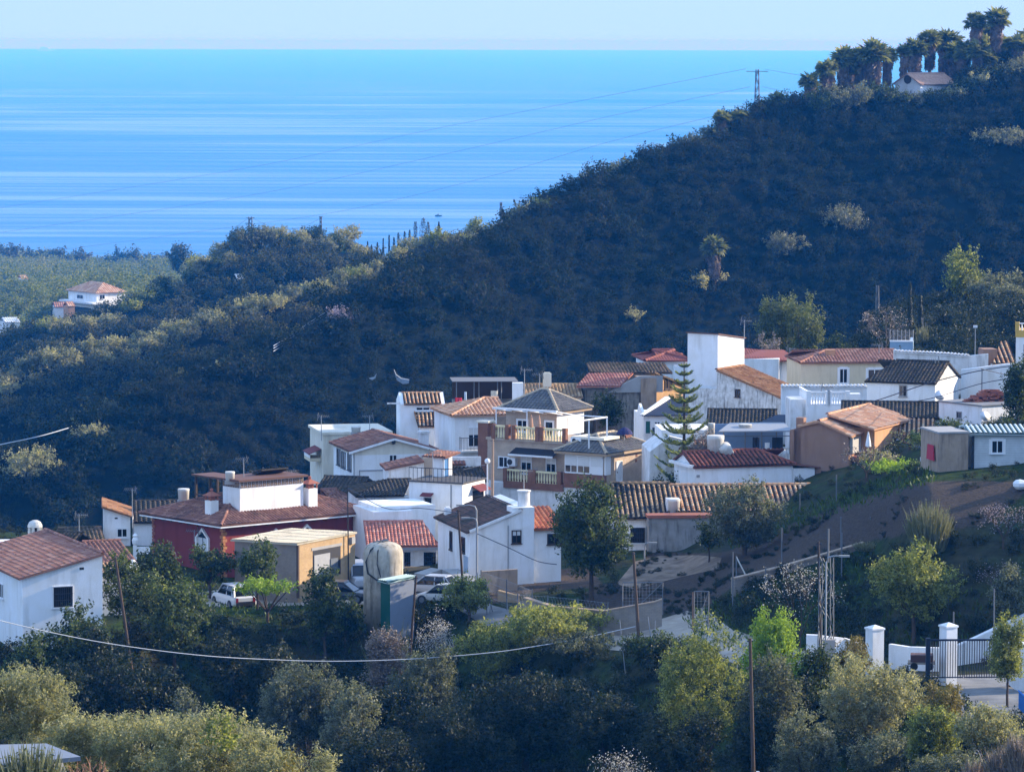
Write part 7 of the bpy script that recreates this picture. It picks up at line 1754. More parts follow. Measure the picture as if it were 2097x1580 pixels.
arm_lamp(976, 1034, 1100, 286, -.9, 'curved arm street lamp above the roof of the centre white house')
arm_lamp(977, 1060, 1105, 284, -.55, 'lower bracket lamp on the centre white house wall')
arm_lamp(1320, 1111, 1140, 292, .35, 'street lamp by the pale end wall of the grey wing')
arm_lamp(1692, 1138, 1150, 227.4, .75, 'street lamp arm reaching right from the lattice mast', arm=1)
f = P(1997, 700, 372); t = empty('street_lamp', (f.x, f.y, ground(f.x, f.y)), 0, 'slim street lamp with white head on the dark bank, upper right', 'street lamp', 'street lamps of the village'); zz = zdepth(1997, 671, 372) - t.location.z
MB().tube([(0, 0, -.3), (0, 0, zz)], .06, 6, .04).build('post', M_GALV, t); MB().box(-.18, .18, -.12, .12, zz, zz + .22).build('lamp_head', M_WFRAME, t)
# lattice mast and other masts
def lattice(px, yt, yb, D, wb, wt, name, label, group=None, arms=(), box=False, mat=None, step=None, rr=.035, top=None):
    f = P(px, yb, D); zg = min(ground(f.x, f.y), f.z); h = zdepth(px, yt, D) - zg
    t = empty(name, (f.x, D, zg), R(12), label, 'mast' if name == 'lattice_mast' else 'pylon', group)
    m = MB(); step = step or wb * 1.6; n = max(3, int(h / step))
    W_ = lambda z: wb + (wt - wb) * z / h
    for sx, sy in ((-1, -1), (1, -1), (1, 1), (-1, 1)):
        m.tube([(sx * wb / 2, sy * wb / 2, -.5), (sx * wt / 2, sy * wt / 2, h)], rr, 4)
    for k in range(n):
        z0, z1 = h * k / n, h * (k + 1) / n; a, b = W_(z0) / 2, W_(z1) / 2; q = 1 if k % 2 else -1
        for s_ in (-1, 1):
            m.bar((-a * q, s_ * a, z0), (b * q, s_ * b, z1), rr * .85); m.bar((s_ * a, -a * q, z0), (s_ * b, b * q, z1), rr * .85)
    m.build('lattice', mat or M_STEEL, t)
    for zf, L in arms:
        MB().box(-L, L, -.08, .08, h * zf - .06, h * zf + .06).build('crossarm', mat or M_STEEL, t)
    if box: MB().box(-wb * .35, wb * .45, -wb * .8, -wb * .45, h * .36, h * .36 + 1.3).build('meter_cabinet', plain('beige_cabinet', (.45, .38, .33), .7), t)
    return t, h
LM, LMh = lattice(1690, 1140, 1440, 228, .78, .62, 'lattice_mast', 'grey steel lattice mast with a beige cabinet, right of centre in the lower right', None, (), True, rr=.03)
MB().tube([(.1, 0, LMh - .3), (.1, 0, LMh + 1.6)], .06, 6, .05).build('top_pole', M_STEEL, LM)
lattice(1550, 142, 262, 800, 1.9, .5, 'pylon', 'tall tapering power pylon on the ridge against the sea', None, ((.62, 1.6), (.985, 2.2)), mat=plain('pylon_steel', (.14, .16, .19), .7), rr=.06, step=1.5)
lattice(513, 444, 500, 938, .8, .7, 'pylon', 'small square-topped pylon on the rounded hilltop, left of the thinner one', 'thin pylons against the sea', ((.97, 1.0),), mat=bpy.data.materials['pylon_steel'], rr=.09, step=.9)
lattice(657, 443, 505, 938, .42, .36, 'pylon', 'thin pylon on the rounded hilltop beside the green tank', 'thin pylons against the sea', ((.98, .5),), mat=bpy.data.materials['pylon_steel'], rr=.08, step=.8)
lattice(1026, 414, 470, 760, .36, .3, 'pylon', 'slim mast on the ridge beside a tiny cypress', 'thin pylons against the sea', (), mat=bpy.data.materials['pylon_steel'], rr=.06, step=.7)
lattice(1796, 585, 690, 440, .5, .22, 'lattice_mast', 'thin grey lattice mast behind the leafless pink tree, upper right', None, (), rr=.03)
def post(px, yt, yb, D, label, group, r=.04, mat=None, name='fence_post', cat='post', lean=0):
    b = P(px, yb, D); zg = ground(b.x, b.y); a = P(px + lean, yt, D); zb = min(b.z, zg + .05)
    o = MB().tube([(0, 0, -.3), (a.x - b.x, 0, a.z - zb)], r, 6).build(name, mat or M_STEEL, None, loc=(b.x, D, zb)); return tag(o, label, cat, group)
for px, yt, yb, D, r in ((1890, 590, 720, 396, .05), (1896, 600, 720, 396, .05)): post(px, yt + 60, yb, D, 'one of two thin grey poles below the cypresses', 'paired poles upper right', r)
for px, yt, yb, D in ((1501, 1130, 1160, 262), (1508, 1138, 1200, 267), (1568, 1160, 1205, 262), (1601, 1080, 1165, 268), (1722, 1058, 1120, 272), (1724, 1090, 1120, 266), (1783, 1058, 1098, 274), (1713, 972, 1030, 285), (1961, 1004, 1035, 270), (2046, 980, 1005, 277), (2036, 1205, 1278, 240), (1953, 1252, 1280, 241), (1638, 1010, 1055, 288)):
    post(px, yt, yb, D, 'slim galvanised post on the bare slope and its wall', 'galvanised posts on the slope', .05)
o = MB().tube([(0, 0, 0), (.75, .0, -1.45)], .05, 6).build('brace', M_TANK, None, loc=P(1508, 1140, 267)); tag(o, 'pale slanting brace leaning off the post at the wall end', 'brace')
for px, yt, yb, D, le in ((1339, 1262, 1315, 252, -12), (1283, 1268, 1328, 250, -14), (1338, 1270, 1315, 250, 4), (1455, 1328, 1360, 243, 0), (1510, 1330, 1362, 241, 0), (1001, 1235, 1275, 277, 4), (1042, 1225, 1262, 276, -4)):
    post(px, yt, yb, D, 'thin leaning stake beside the dirt road', 'leaning stakes along the road', .03, M_GALV, 'stake', 'stake', le)
# tied stakes by the young tree
t = empty('stake_tripod', gz(995, 277), 0, 'bundle of pale stakes tied as a tripod beside the concrete path', 'stakes'); m = MB()
for dx, dy in ((-.7, 0), (.5, .2), (.1, -.5)): m.bar((dx, dy, 0), (0, 0, 2.2), .03)
m.build('poles', M_STEEL, t)
# wire fences
def fence(pts, D0, D1, hpost, label, n, mat=None, mesh_=True, group=None, name='wire_fence'):
    """pts: two pixel points of the foot line"""
    (x0, y0), (x1, y1) = pts; t = None; tops = []
    for k in range(n):
        u = k / (n - 1); D = D0 + (D1 - D0) * u; p = P(x0 + (x1 - x0) * u, y0 + (y1 - y0) * u, D); zg = min(p.z, ground(p.x, p.y) + .1)
        if t is None: t = empty(name, (p.x, p.y, zg), 0, label, 'fence', group); o = Vector((p.x, p.y, zg))
        q = Vector((p.x, p.y, zg)) - o; MB().tube([q + Vector((0, 0, -.3)), q + Vector((0, 0, hpost))], .045, 6).build('post', mat or M_STEEL, t); tops.append(q)
    m = MB()
    if mesh_:
        for a, b in zip(tops[:-1], tops[1:]):
            for f in (.15, .4, .65, .95): m.bar(a + Vector((0, 0, hpost * f)), b + Vector((0, 0, hpost * f)), .008)
            L = (b - a).length; nn = int(L / .28)
            for j in range(nn):
                u, v = j / nn, min(1, (j + 2) / nn); m.bar(a.lerp(b, u) + Vector((0, 0, .05)), a.lerp(b, v) + Vector((0, 0, hpost * .97)), .004); m.bar(a.lerp(b, v) + Vector((0, 0, .05)), a.lerp(b, u) + Vector((0, 0, hpost * .97)), .004)
        m.build('wire_mesh', M_GALV, t)
    return t
fence([(1695, 1590), (1990, 1545)], 192, 196, 1.0, 'wire fence with pale posts at the bottom right edge', 4)
fence([(2010, 1560), (1963, 1400)], 196, 222, 1.25, 'wire mesh fence climbing to the gate beside the golden bush', 4)
fence([(985, 1225), (1090, 1260)], 283, 272, 2.0, 'tall chain fence with white frame in front of the centre white house', 3)
fence([(1060, 1245), (1245, 1262)], 274, 268, 1.5, 'mesh fence along the stone wall under the big dark tree', 4)
def gate_frame(px0, px1, y0, y1, D, label, diag=True, name='frame_gate'):
    p = P(px0, y1, D); q = P(px1, y1, D); h = zdepth(px0, y0, D) - p.z; W = (q - p).length
    t = empty(name, p, math.atan2(q.y - p.y, q.x - p.x), label, 'gate'); m = MB()
    for a, b in (((0, 0, 0), (0, 0, h)), ((W, 0, 0), (W, 0, h)), ((0, 0, h), (W, 0, h)), ((0, 0, h * .22), (W, 0, h * .22))): m.bar(a, b, .035)
    if diag: m.bar((W, 0, h), (W * .35, 0, h * .22), .03)
    m.build('frame', M_STEEL, t); m = MB()
    for k in range(int(W / .22)): m.bar((k * .22, .01, .02), (k * .22, .01, h), .005)
    for k in range(int(h / .22)): m.bar((0, .01, k * .22), (W, .01, k * .22), .005)
    m.build('wire_mesh', M_GALV, t); return t
gate_frame(1275, 1357, 1192, 1258, 267, 'large steel frame gate of the walled soil plot, behind the wooden pole')
t = gate_frame(1421, 1451, 1210, 1280, 255, 'narrow open frame gate with rusty post at the edge of the green slope')
MB().box(-.12, -.04, -.05, .05, -.3, 2.1).build('rusty_post', plain('rusty_steel', (.28, .15, .09), .85), t)
# block retaining walls (each one runs along the ground)
def wall_run(pts, h, mat, label, name='retaining_wall', cat='wall', thick=.3, cop=None, top_mat=None):
    """pts: (px, row of the top edge, depth)"""
    q = [P(*p) for p in pts]; o = q[0]; t = empty(name, (o.x, o.y, o.z - h), 0, label, cat); m = MB(); c = MB()
    for a, b in zip(q[:-1], q[1:]):
        a, b = a - Vector(t.location), b - Vector(t.location); d = (b - a); d.z = 0; nn = Vector((d.y, -d.x, 0)).normalized() * -thick
        m.prism([a, b, b - Vector((0, 0, h)), a - Vector((0, 0, h))], nn)
        if cop: c.prism([a + nn * -.15 + Vector((0, 0, .003)), b + nn * -.15 + Vector((0, 0, .003)), b + nn * 1.15 + Vector((0, 0, .003)), a + nn * 1.15 + Vector((0, 0, .003))], (0, 0, cop))
    m.build('wall_body', mat, t)
    if cop: c.build('coping', top_mat or M_CONC2, t)
    return t
wall_run([(1073, 1225, 268), (1130, 1243, 265), (1235, 1252, 263), (1342, 1233, 262), (1356, 1228, 262)], 1.7, M_BLOCKG, 'tan block retaining wall curving below the big dark tree', cop=.08, top_mat=M_TANR)
wall_run([(1504, 1187, 265), (1600, 1163, 268), (1772, 1113, 272)], 1.3, M_BLOCKG, 'long low block wall with pale coping climbing the bare slope', cop=.12, top_mat=M_TANR)
wall_run([(1019, 1208, 281), (1058, 1219, 280), (1064, 1216, 283)], 1.6, M_BLOCK, 'short pale block wall at the bend of the concrete path')
wall_run([(985, 1170, 284), (1060, 1165, 284)], 1.5, M_TANR, 'tan plastered wall of the little yard below the centre white house')
wall_run([(870, 1176, 288), (905, 1165, 289), (935, 1180, 286), (948, 1195, 283)], 2.0, M_CONC2, 'grey concrete block mass left of the centre white house', thick=1.2)
wall_run([(1652, 1299, 240), (1678, 1300, 240), (1730, 1306, 241), (1765, 1318, 241)], 2.4, M_WHITE, 'short white garden wall behind the lattice mast')
wall_run([(1820, 1318, 241), (1860, 1324, 240), (1925, 1326, 239)], 2.6, M_WHITE, 'white garden wall left of the gate')
wall_run([(1960, 1322, 242), (2010, 1300, 243), (2090, 1262, 245), (2140, 1240, 246)], 5.5, M_WHITE2, 'white ramp wall rising behind the gate to the right edge')
wall_run([(2062, 1290, 231), (2075, 1300, 230), (2110, 1330, 228)], 3.0, M_WHITE2, 'white wall end at the right of the gate')
# small block building remains / white end wall
def pillar(px, yt, yb, D, wpx, label):
    p = P(px, yb, D); h = zdepth(px, yt, D) - p.z; w = wpx / 2 / (F / D) / 1.2
    t = empty('gate_pillar', p, R(28), label, 'pillar', 'white gate pillars'); MB().box(-w, w, -w, w, -1.5, h - .28).build('shaft', M_WHITE, t)
    m = MB(); q = w + .05; z = h - .28
    m.v = [(-q, -q, z), (q, -q, z), (q, q, z), (-q, q, z), (-q, -q, z + .1), (q, -q, z + .1), (q, q, z + .1), (-q, q, z + .1), (0, 0, h)]
    m.f = [[3, 2, 1, 0], [0, 1, 5, 4], [1, 2, 6, 5], [2, 3, 7, 6], [3, 0, 4, 7], [4, 5, 8], [5, 6, 8], [6, 7, 8], [7, 4, 8]]; m.build('cap', M_WHITE, t)
pillar(1791, 1278, 1340, 236, 33, 'white gate pillar left of the driveway gate with pyramid cap')
pillar(1941, 1273, 1400, 233, 32, 'white gate pillar standing behind the dark barred gate')
p = P(1904, 1388, 231); t = empty('driveway_gate', p, R(3), 'dark blue barred double driveway gate at lower right', 'gate'); Wg = (2064 - 1904) / (F / 231); hg = zdepth(1904, 1309, 231) - p.z
for nm, x0, x1 in (('gate_leaf', 0, Wg * .43), ('gate_leaf', Wg * .45, Wg)):
    m = MB(); n = int((x1 - x0) / .14)
    for k in range(n + 1): x = x0 + (x1 - x0) * k / n; m.bar((x, 0, 0), (x, 0, hg), .024)
    for z in (.05, hg * .55 if nm == '' else hg - .05, hg): m.bar((x0, 0, z), (x1, 0, z), .035)
    m.build(nm, plain('gate_paint', (.01, .018, .035), .5), t)
for x in (-.12, Wg + .12): MB().box(x - .12, x + .12, -.1, .1, -.5, hg + .1).build('gate_post', bpy.data.materials['gate_paint'], t)
p = P(1886, 1365, 233); t = empty('barrow', p, R(-5), 'rusty brown trailer with planks beside the gate', 'trailer')
m = MB().box(-.6, .7, -.5, .5, .35, .75); m.build('bed', plain('rusty_box', (.10, .05, .04), .8), t); MB().box(-.75, .8, -.55, .55, .22, .33).build('planks', plain('pale_planks', (.35, .28, .2), .9), t)
for x in (-.4, .5): MB().tube([(x, -.56, .12), (x, -.66, .12)], .22, 12).build('wheel', M_BLACK, t)
# blue railing at the right edge
p = P(2086, 1415, 205); t = empty('blue_railing', p, 0, 'bright blue railing panel cut by the right edge', 'railing'); m = MB()
m.prism([(0, 0, 0), (.9, -2.5, -.7), (.9, -2.5, -1.6), (0, 0, -.85)], (.06, .02, 0)); m.build('panel', plain('bright_blue_paint', (.02, .15, .45), .45), t); MB().bar((0, 0, .04), (.9, -2.5, -.66), .05).build('rail', bpy.data.materials['bright_blue_paint'], t)
# concrete water tank with hoses, and the green shed
f = P(785, 1250, 281); t = empty('water_tank', (f.x, f.y, min(f.z, ground(f.x, f.y))), 0, 'tall round-topped concrete water tank with black hoses beside the green shed', 'water tank'); r = 41 / (F / 281); h = zdepth(785, 1108, 281) - t.location.z
MB().lathe([(r * 1.02, -1), (r, h * .55), (r, h - .85), (r * .96, h - .55), (r * .86, h - .3), (r * .66, h - .12), (r * .35, h - .02), (.02, h)], (0, 0, 0), 40).build('tank', stucco('stained_concrete', (.52, .46, .36), .4, 1.1), t, True)
m = MB(); pts = [(-.1 * r, -.3, h + .05), (-.6 * r, -.85 * r, h - .45), (-.85 * r, -.62 * r - .1, h - 1.3), (-.75 * r, -.75 * r, h - 2.1), (-.3 * r, -1.02 * r, h - 2.5), (.3 * r, -1.03 * r, h - 2.6), (.62 * r, -.9 * r, h - 2.5)]; m.tube(pts, .06, 6); m.build('hose', M_BLACK, t)
m = MB(); m.tube([(0, -.3, h + .04), (-.25 * r, -.95 * r, h - .5), (-.28 * r, -1.03 * r, h - 1.4), (-.1 * r, -1.04 * r, h - 2.3)], .035, 6); m.build('hose', M_BLACK, t)
MB().bar((-.7, -.2, h - .05), (.3, .1, h + .12), .06).bar((-.4, .2, h - .02), (.35, -.3, h + .1), .05).build('pipe_fittings', M_STEEL, t)
s = Site('metal_shed', 'small green and grey metal shed with striped sheet roof beside the concrete tank', 'shed', 799, 277, 40, 1250)
W, L = s.a(848), s.b(780); ze = s.z(1192)
s.walls(plain('blue_grey_sheet', (.22, .25, .30), .7, var=.08), 0, W, 0, L, -3, ze); MB().box(-.02, -.004, .0, L, -3, ze - .01).build('green_side', M_GREENP, s.root)
RoofB().tile([(-.25, L + .1, ze + .02), (-.25, -.1, ze + .02), (W + .15, -.1, ze + .25), (W + .15, L + .1, ze + .25)], per=.24, amp=.07, course=4).build(tiles('green_white_sheet', [(.50, .60, .54), (.54, .64, .57)], (.04, .16, .12), 0.0, channel=(.2, .32, .95)), s.root)
# roof tanks
def rtank(px, y0, y1, D, wpx, label, mat=None, taper=.9, base=True, name='water_tank'):
    p = P(px, y1, D); h = zdepth(px, y0, D) - p.z; r = wpx / 2 / (F / D); t = empty(name, p, 0, label, 'water tank', 'roof top water tanks')
    MB().lathe([(r * taper, 0), (r * .97, h * .8), (r, h * .82), (r, h), (r * .9, h)], (0, 0, 0), 20).build('tank', mat or M_TANK, t, True)
    if base: MB().box(-r * 1.05, r * 1.05, -r, r, -.28, -.005).build('plinth', M_CONC2, t)
    return t
rtank(376, 1000, 1023, 309, 24, 'white roof tank standing on a plinth left of the red house roof room')
rtank(471, 965, 983, 303, 20, 'white roof tank on the flat brown roof of the red house')
rtank(1465, 891, 937, 308, 36, 'big cream water tank standing upright on the ribbed red roof')
c = P(1482, 912, 307.5); o = MB().lathe([(.44, 0), (.50, .25), (.52, 1.25), (.46, 1.3)], (0, 0, 0), 18).build('water_tank', M_TANK, None, True, loc=c); o.rotation_euler = (R(205), R(-28), R(10)); tag(o, 'cream tank lying tipped against the big upright tank', 'water tank', 'roof top water tanks')
rtank(1380, 1021, 1049, 299, 26, 'cream box-like tank on the striped roof of the row house')
rtank(729, 873, 885, 345, 20, 'small white tank behind the gabled house roof')
rtank(1526, 868, 876, 320, 28, 'wide white tank on the grey sheet roof')
rtank(1457, 866, 890, 312, 14, 'small white tank behind the big cream tank')
p = P(698, 525, 932); t = empty('green_tank', p, 0, 'dark green water tank on the hilltop beside the pylon', 'water tank'); r = 10 / (F / 932); MB().lathe([(r, -1), (r, 2.0), (r * .7, 2.3), (.05, 2.4)], (0, 0, 0), 20).build('tank', M_GREENP, t, True)
# television aerials
def aerial(px, yt, yb, D, label, flip=1, dish=False, n=7, size=1.0):
    p = P(px, yb, D); h = max(.4, zdepth(px, yt, D) - p.z); t = empty('aerial', p, R(20 * flip), label, 'aerial', 'television aerials on the roofs')
    MB().tube([(0, 0, -.5), (0, 0, h)], .035, 6, .028).build('mast', M_GALV, t); m = MB(); L = .95 * size
    m.bar((-L * .3 * flip, 0, h - .1), (L * .7 * flip, 0, h - .1), .022)
    for k in range(n): x = (-L * .3 + L * k / (n - 1)) * flip; l = .34 * (1 - .06 * k); m.bar((x, -l * .8, h - .1 - l * .5), (x, l * .8, h - .1 + l * .5), .013)
    m.bar((-L * .3 * flip, -.1, h + .25), (-L * .34 * flip, .1, h - .45), .03); m.build('antenna', M_STEEL, t); return t
for a_ in ((162, 1052, 1080, 311, 'aerial above the brown tiled roof at far left', 1), (271, 1000, 1068, 314, 'aerial on a tall mast beside the black ribbed roof', -1), (398, 1085, 1095, 302, 'aerial fixed at the gothic window of the red house', -1), (499, 938, 975, 304, 'slim aerial behind the red house roof tank', -1), (545, 962, 985, 326, 'aerial at left of the rooftop clutter behind the red house', 1), (596, 965, 985, 326, 'aerial at right of the rooftop clutter behind the red house', -1), (1074, 755, 800, 338, 'branching aerial above the brick house roof', 1), (1105, 765, 790, 351, 'aerial behind the pale chimney of the rustic house', -1), (1524, 655, 700, 351, 'aerial on a high mast beside the white tower', 1), (1617, 712, 740, 377, 'white aerial behind the oxide roof right of the tower', 1), (1800, 705, 722, 355, 'aerial at the ridge of the cream house', -1), (1915, 735, 770, 331, 'aerial on the black mossy roof of the upper right house', -1), (1891, 912, 950, 284, 'aerial over a white sign beside the tan block building', -1), (1073, 962, 1000, 300, 'aerial before the balustrade of the brick house', 1), (1690, 790, 812, 325, 'small aerial behind the white balustrade', 1), (658, 850, 890, 345, 'bare mast at the corner of the flat cream house', 1), (757, 850, 880, 347, 'aerial mast behind the gabled house', -1), (886, 925, 985, 311, 'aerial on the railed black terrace', 1)):
    aerial(*a_)
p = P(1890, 940, 284); o = MB().box(-.2, .2, -.02, .02, -.15, .15).build('sign_plate', M_WFRAME, None, loc=p); tag(o, 'small blank white sign below the aerial by the tan building', 'sign')
def dish(px, py, D, r, label, rz=0):
    p = P(px, py, D); t = empty('satellite_dish', p, R(rz), label, 'satellite dish', 'satellite dishes'); m = MB()
    m.lathe([(.02, 0), (r * .5, r * .06), (r * .85, r * .2), (r, r * .3)], (0, 0, 0), 16); o = m.build('dish', M_WFRAME, t, True); o.rotation_euler = (R(62), 0, 0)
    MB().bar((0, .05, -.6), (0, .05, 0), .03).bar((0, 0, 0), (0, -r * .8, r * .5), .015).build('bracket', M_GALV, t)
dish(2016, 853, 308, .42, 'white satellite dish before the white box house', 20); dish(1926, 810, 321, .45, 'white satellite dish left of a grey door by the stained gable', -10); dish(1066, 1025, 294, .5, 'pale satellite dish behind the round chimney of the centre white house', 60)
# parasols
def parasol(px, y0, y1, D, mat, label, closed=True, wpx=12):
    p = P(px, y1, D); h = zdepth(px, y0, D) - p.z; t = empty('parasol', p, 0, label, 'parasol'); MB().tube([(0, 0, -.3), (0, 0, h)], .03, 6).build('pole', M_WFRAME, t); w = wpx / 2 / (F / D)
    if closed: MB().lathe([(w, h * .12), (w * .85, h * .4), (w * .45, h * .75), (.04, h)], (0, 0, 0), 10).build('canopy', mat, t)
    else: MB().lathe([(w, h - .55), (w * .7, h - .25), (w * .3, h - .06), (.03, h)], (0, 0, 0), 12).build('canopy', mat, t)
parasol(1778, 884, 918, 304.5, M_WHITE, 'closed white parasol on the terrace of the brown house', True, 12)
parasol(1279, 874, 905, 322, plain('indigo_canvas', (.02, .02, .08), .9), 'dark indigo parasol behind the brick chimney', False, 36)
# laundry
for i, (px, y0, y1, wd, D, c, lab) in enumerate(((1548, 895, 928, 14, 317, (.02, .02, .03), 'black trousers hanging under the grey sheet roof, left'), (1592, 895, 925, 22, 317, (.012, .012, .014), 'wide black sheet hanging under the grey sheet roof, right'), (1571, 906, 924, 10, 317, (.75, .75, .72), 'white towel hanging between the black clothes'), (939, 814, 826, 14, 351, (.5, .03, .05), 'red cloth hanging in the dark terrace shack'), (953, 802, 822, 5, 351, (.5, .6, .7), 'pale blue cloth hanging in the dark terrace shack'), (1012, 800, 818, 14, 351, (.6, .55, .45), 'beige bundle hanging in the dark terrace shack'))):
    p = P(px, y1, D); h = zdepth(px, y0, D) - p.z; w = wd / 2 / (F / D); m = MB(); n = 8
    pts = [(-w + 2 * w * k / n, .05 * math.sin(k * 1.7), 0) for k in range(n + 1)]
    for k in range(n): a, b = pts[k], pts[k + 1]; m.prism([(a[0], a[1], .06 * (k % 2)), (b[0], b[1], .06 * ((k + 1) % 2)), (b[0], b[1], h), (a[0], a[1], h)], (0, .02, 0))
    tag(m.build('laundry', plain('cloth_%s' % ('black', 'dark', 'white', 'red', 'blue', 'beige')[i], c, .9), None, loc=p), lab, 'laundry', 'washing on the terraces')
# tarpaulins caught in the hillside trees
for pl, lab in (([(807, 757), (812, 768), (822, 775), (838, 778), (837, 785), (825, 786), (812, 778)], 'pale crescent-shaped tarpaulin on the dark hillside above the village'), ([(756, 775), (766, 773), (771, 766), (769, 774), (762, 778)], 'small white scrap of sheet on the dark hillside left of the tarpaulin')):
    h_ = hit(pl[0][0], pl[0][1], 470); q = [P(x, y, h_.y - 4.5) for x, y in pl]; m = MB(); m.prism([v - h_ for v in q], (0, .15, .1)); tag(m.build('tarpaulin', plain('grey_tarpaulin', (.30, .33, .36), .7), None, loc=h_), lab, 'tarpaulin')
# white rocks or sheet at the right edge
h_ = hit(2085, 1006, 250); m = MB(); rr = random.Random(2)
for k in range(5): m.sphere((rr.uniform(-.5, .9), rr.uniform(-.2, .2), .2 + .12 * k * rr.random()), rr.uniform(.25, .5), 7, 5, .7)
tag(m.build('white_sacks', M_WFRAME, None, loc=h_), 'heap of white sacks on the bare soil at the right edge', 'sacks')
# canal basin and fence behind the cream house
s = Site('water_basin', 'small pale blue water basin wall with wire fence behind the cream house', 'basin', 1822, 380, -6, 712)
W = s.a(1868); MB().box(0, W, 0, .4, -1, s.z(700)).box(W - .3, W, .4, 5, -1, s.z(698)).build('wall', plain('pale_blue_wash', (.30, .42, .52), .8), s.root); MB().box(0, W, -.03, .45, s.z(700), s.z(697)).build('coping', M_WHITE, s.root)
m = MB()
for k in range(7): x = W * k / 6; m.bar((x, 1, s.z(699)), (x, 1, s.z(676)), .03)
for k in range(24): m.bar((W * k / 24, 1, s.z(699)), (W * (k + 3) / 27, 1, s.z(678)), .008)
m.build('wire_fence', M_GALV, s.root)
# shed roof at the lower left corner
s = Site('shed_roof', 'grey sheet roofed shed half hidden in the lower left corner', 'shed', 148, 116, 10, 1600)
mb = MB(); c4 = [P(-60, 1525, 118), P(95, 1521, 118), P(165, 1548, 113), P(-60, 1572, 112)]; iv = s.root.matrix_world; base = Vector(s.root.location); Rm = Matrix.Rotation(-R(10), 3, 'Z')
q = [Rm @ (v - base) for v in c4]; mb.prism(q, (0, 0, -.12)); mb.build('roof', plain('blue_grey_roof_sheet', (.20, .22, .25), .7), s.root)
MB().box(q[0].x, q[2].x - .3, q[3].y + .3, q[1].y - .1, -1.5, min(v.z for v in q) - .13).build('wall', M_CONC2, s.root)
# the ship and a small boat
p = Vector(((97 - CX) / F * 56000, 56000, 0)); t = empty('ship', p, 0, 'faint pale ship on the horizon at far left', 'ship'); t.scale = (2.7, 2.7, 2.9)
MB().prism([(-42, 0, 0), (30, 0, 0), (42, 0, 6), (-42, 0, 6)], (0, 14, 0)).build('hull', M_WHITE, t); MB().box(-34, 12, 2, 12, 6, 15).box(-30, -8, 3, 11, 15, 20).box(-4, 6, 4, 10, 15, 19).build('superstructure', M_WHITE, t)
p = P(898, 443, 1); d_ = CAMZ / (CAMZ - P(898, 443, 1000).z) * 1000; p = P(898, 443, d_); t = empty('boat', (p.x, d_, 0), 0, 'tiny dark boat on the water above the far cypress row', 'boat'); MB().prism([(-3, 0, 0), (2.4, 0, 0), (3.4, 0, 1), (-3, 0, 1)], (0, 1.6, 0)).build('hull', M_IRON, t); MB().box(-1.5, .3, .3, 1.3, 1, 2).build('cabin', M_CONC2, t)
# cables
def cable(pts, r, label, mat, name='cable', sag=None, group=None, sub=10):
    q = [P(*p) for p in pts]; out = []
    for i in range(len(q) - 1):
        p0, p1, p2, p3 = q[max(0, i - 1)], q[i], q[i + 1], q[min(len(q) - 1, i + 2)]
        for k in range(sub):
            t = k / sub; out.append(.5 * ((2 * p1) + (p2 - p0) * t + (2 * p0 - 5 * p1 + 4 * p2 - p3) * t * t + (3 * p1 - p0 - 3 * p2 + p3) * t ** 3))
    out.append(q[-1]); c = out[0]; o = MB().tube([v - c for v in out], r, 5).build(name, mat, None, loc=c); return tag(o, label, 'cable', group)
M_CABL = plain('distant_power_line', (.16, .22, .28), .7); M_CABW = plain('pale_twisted_cable', (.50, .52, .54), .7); M_CABD = plain('dark_cable', (.04, .05, .07), .7)
cable([(-120, 1232, 238), (0, 1270, 240), (200, 1313, 243), (400, 1340, 246), (560, 1350, 249), (700, 1353, 251), (850, 1348, 253), (1000, 1336, 255), (1100, 1322, 256.5), (1200, 1304, 258), (1301, 1282, 259)], .027, 'thick pale twisted cable sagging across the gully', M_CABW)
cable([(-60, 922, 560), (0, 910, 560), (80, 893, 560), (140, 876, 565)], .07, 'pale cable crossing the dark slope at the left edge', M_CABW)
for i, dy in enumerate((0, 5, 11)): cable([(726, 605 + dy * .3, 628), (690, 626 + dy, 622), (640, 656 + dy, 615), (600, 684 + dy, 608), (560, 708 + dy, 600)], .055, 'pale wire running down left from the post on the crest', M_CABW, group='wires from the crest post')
cable([(726, 604, 628), (745, 608, 632), (762, 606, 640)], .05, 'short wire from the crest post to the right', M_CABW)
for pts, lab in (([(1528, 141, 800), (1250, 195, 900), (900, 262, 1000), (500, 345, 1100), (-40, 432, 1250)], 'uppermost faint power line descending left from the ridge pylon'), ([(1536, 178, 800), (1250, 238, 900), (900, 318, 1000), (500, 402, 1100), (-40, 482, 1250)], 'middle power line descending left from the ridge pylon'), ([(1540, 220, 800), (1250, 290, 880), (1000, 362, 960), (700, 432, 1060), (400, 475, 1150), (100, 515, 1300)], 'lowest power line descending left from the ridge pylon'), ([(1566, 142, 800), (1640, 155, 780), (1720, 170, 770)], 'upper wire from the pylon to the right'), ([(1562, 178, 800), (1640, 195, 780), (1700, 205, 770)], 'lower wire from the pylon to the right'), ([(516, 446, 938), (550, 462, 938), (585, 470, 938), (620, 464, 938), (655, 448, 938)], 'sagging wire between the two hilltop pylons'), ([(510, 446, 938), (490, 460, 940), (462, 482, 945)], 'wire slanting down left from the left hilltop pylon')):
    cable(pts, .028, lab, M_CABL, group='power lines over the sea')
cable([(2100, 745, 300), (2000, 760, 306), (1900, 785, 312), (1800, 818, 318), (1720, 840, 324)], .04, 'dark cable slanting across the white walls at right', M_CABD)
cable([(2097, 770, 300), (2010, 785, 305), (1920, 812, 311), (1850, 826, 316)], .03, 'thinner dark cable below the slanting one at right', M_CABD)
cable([(2009, 755, 300), (2050, 765, 305), (2085, 775, 312)], .03, 'dark cable from the mast to the right edge', M_CABD)
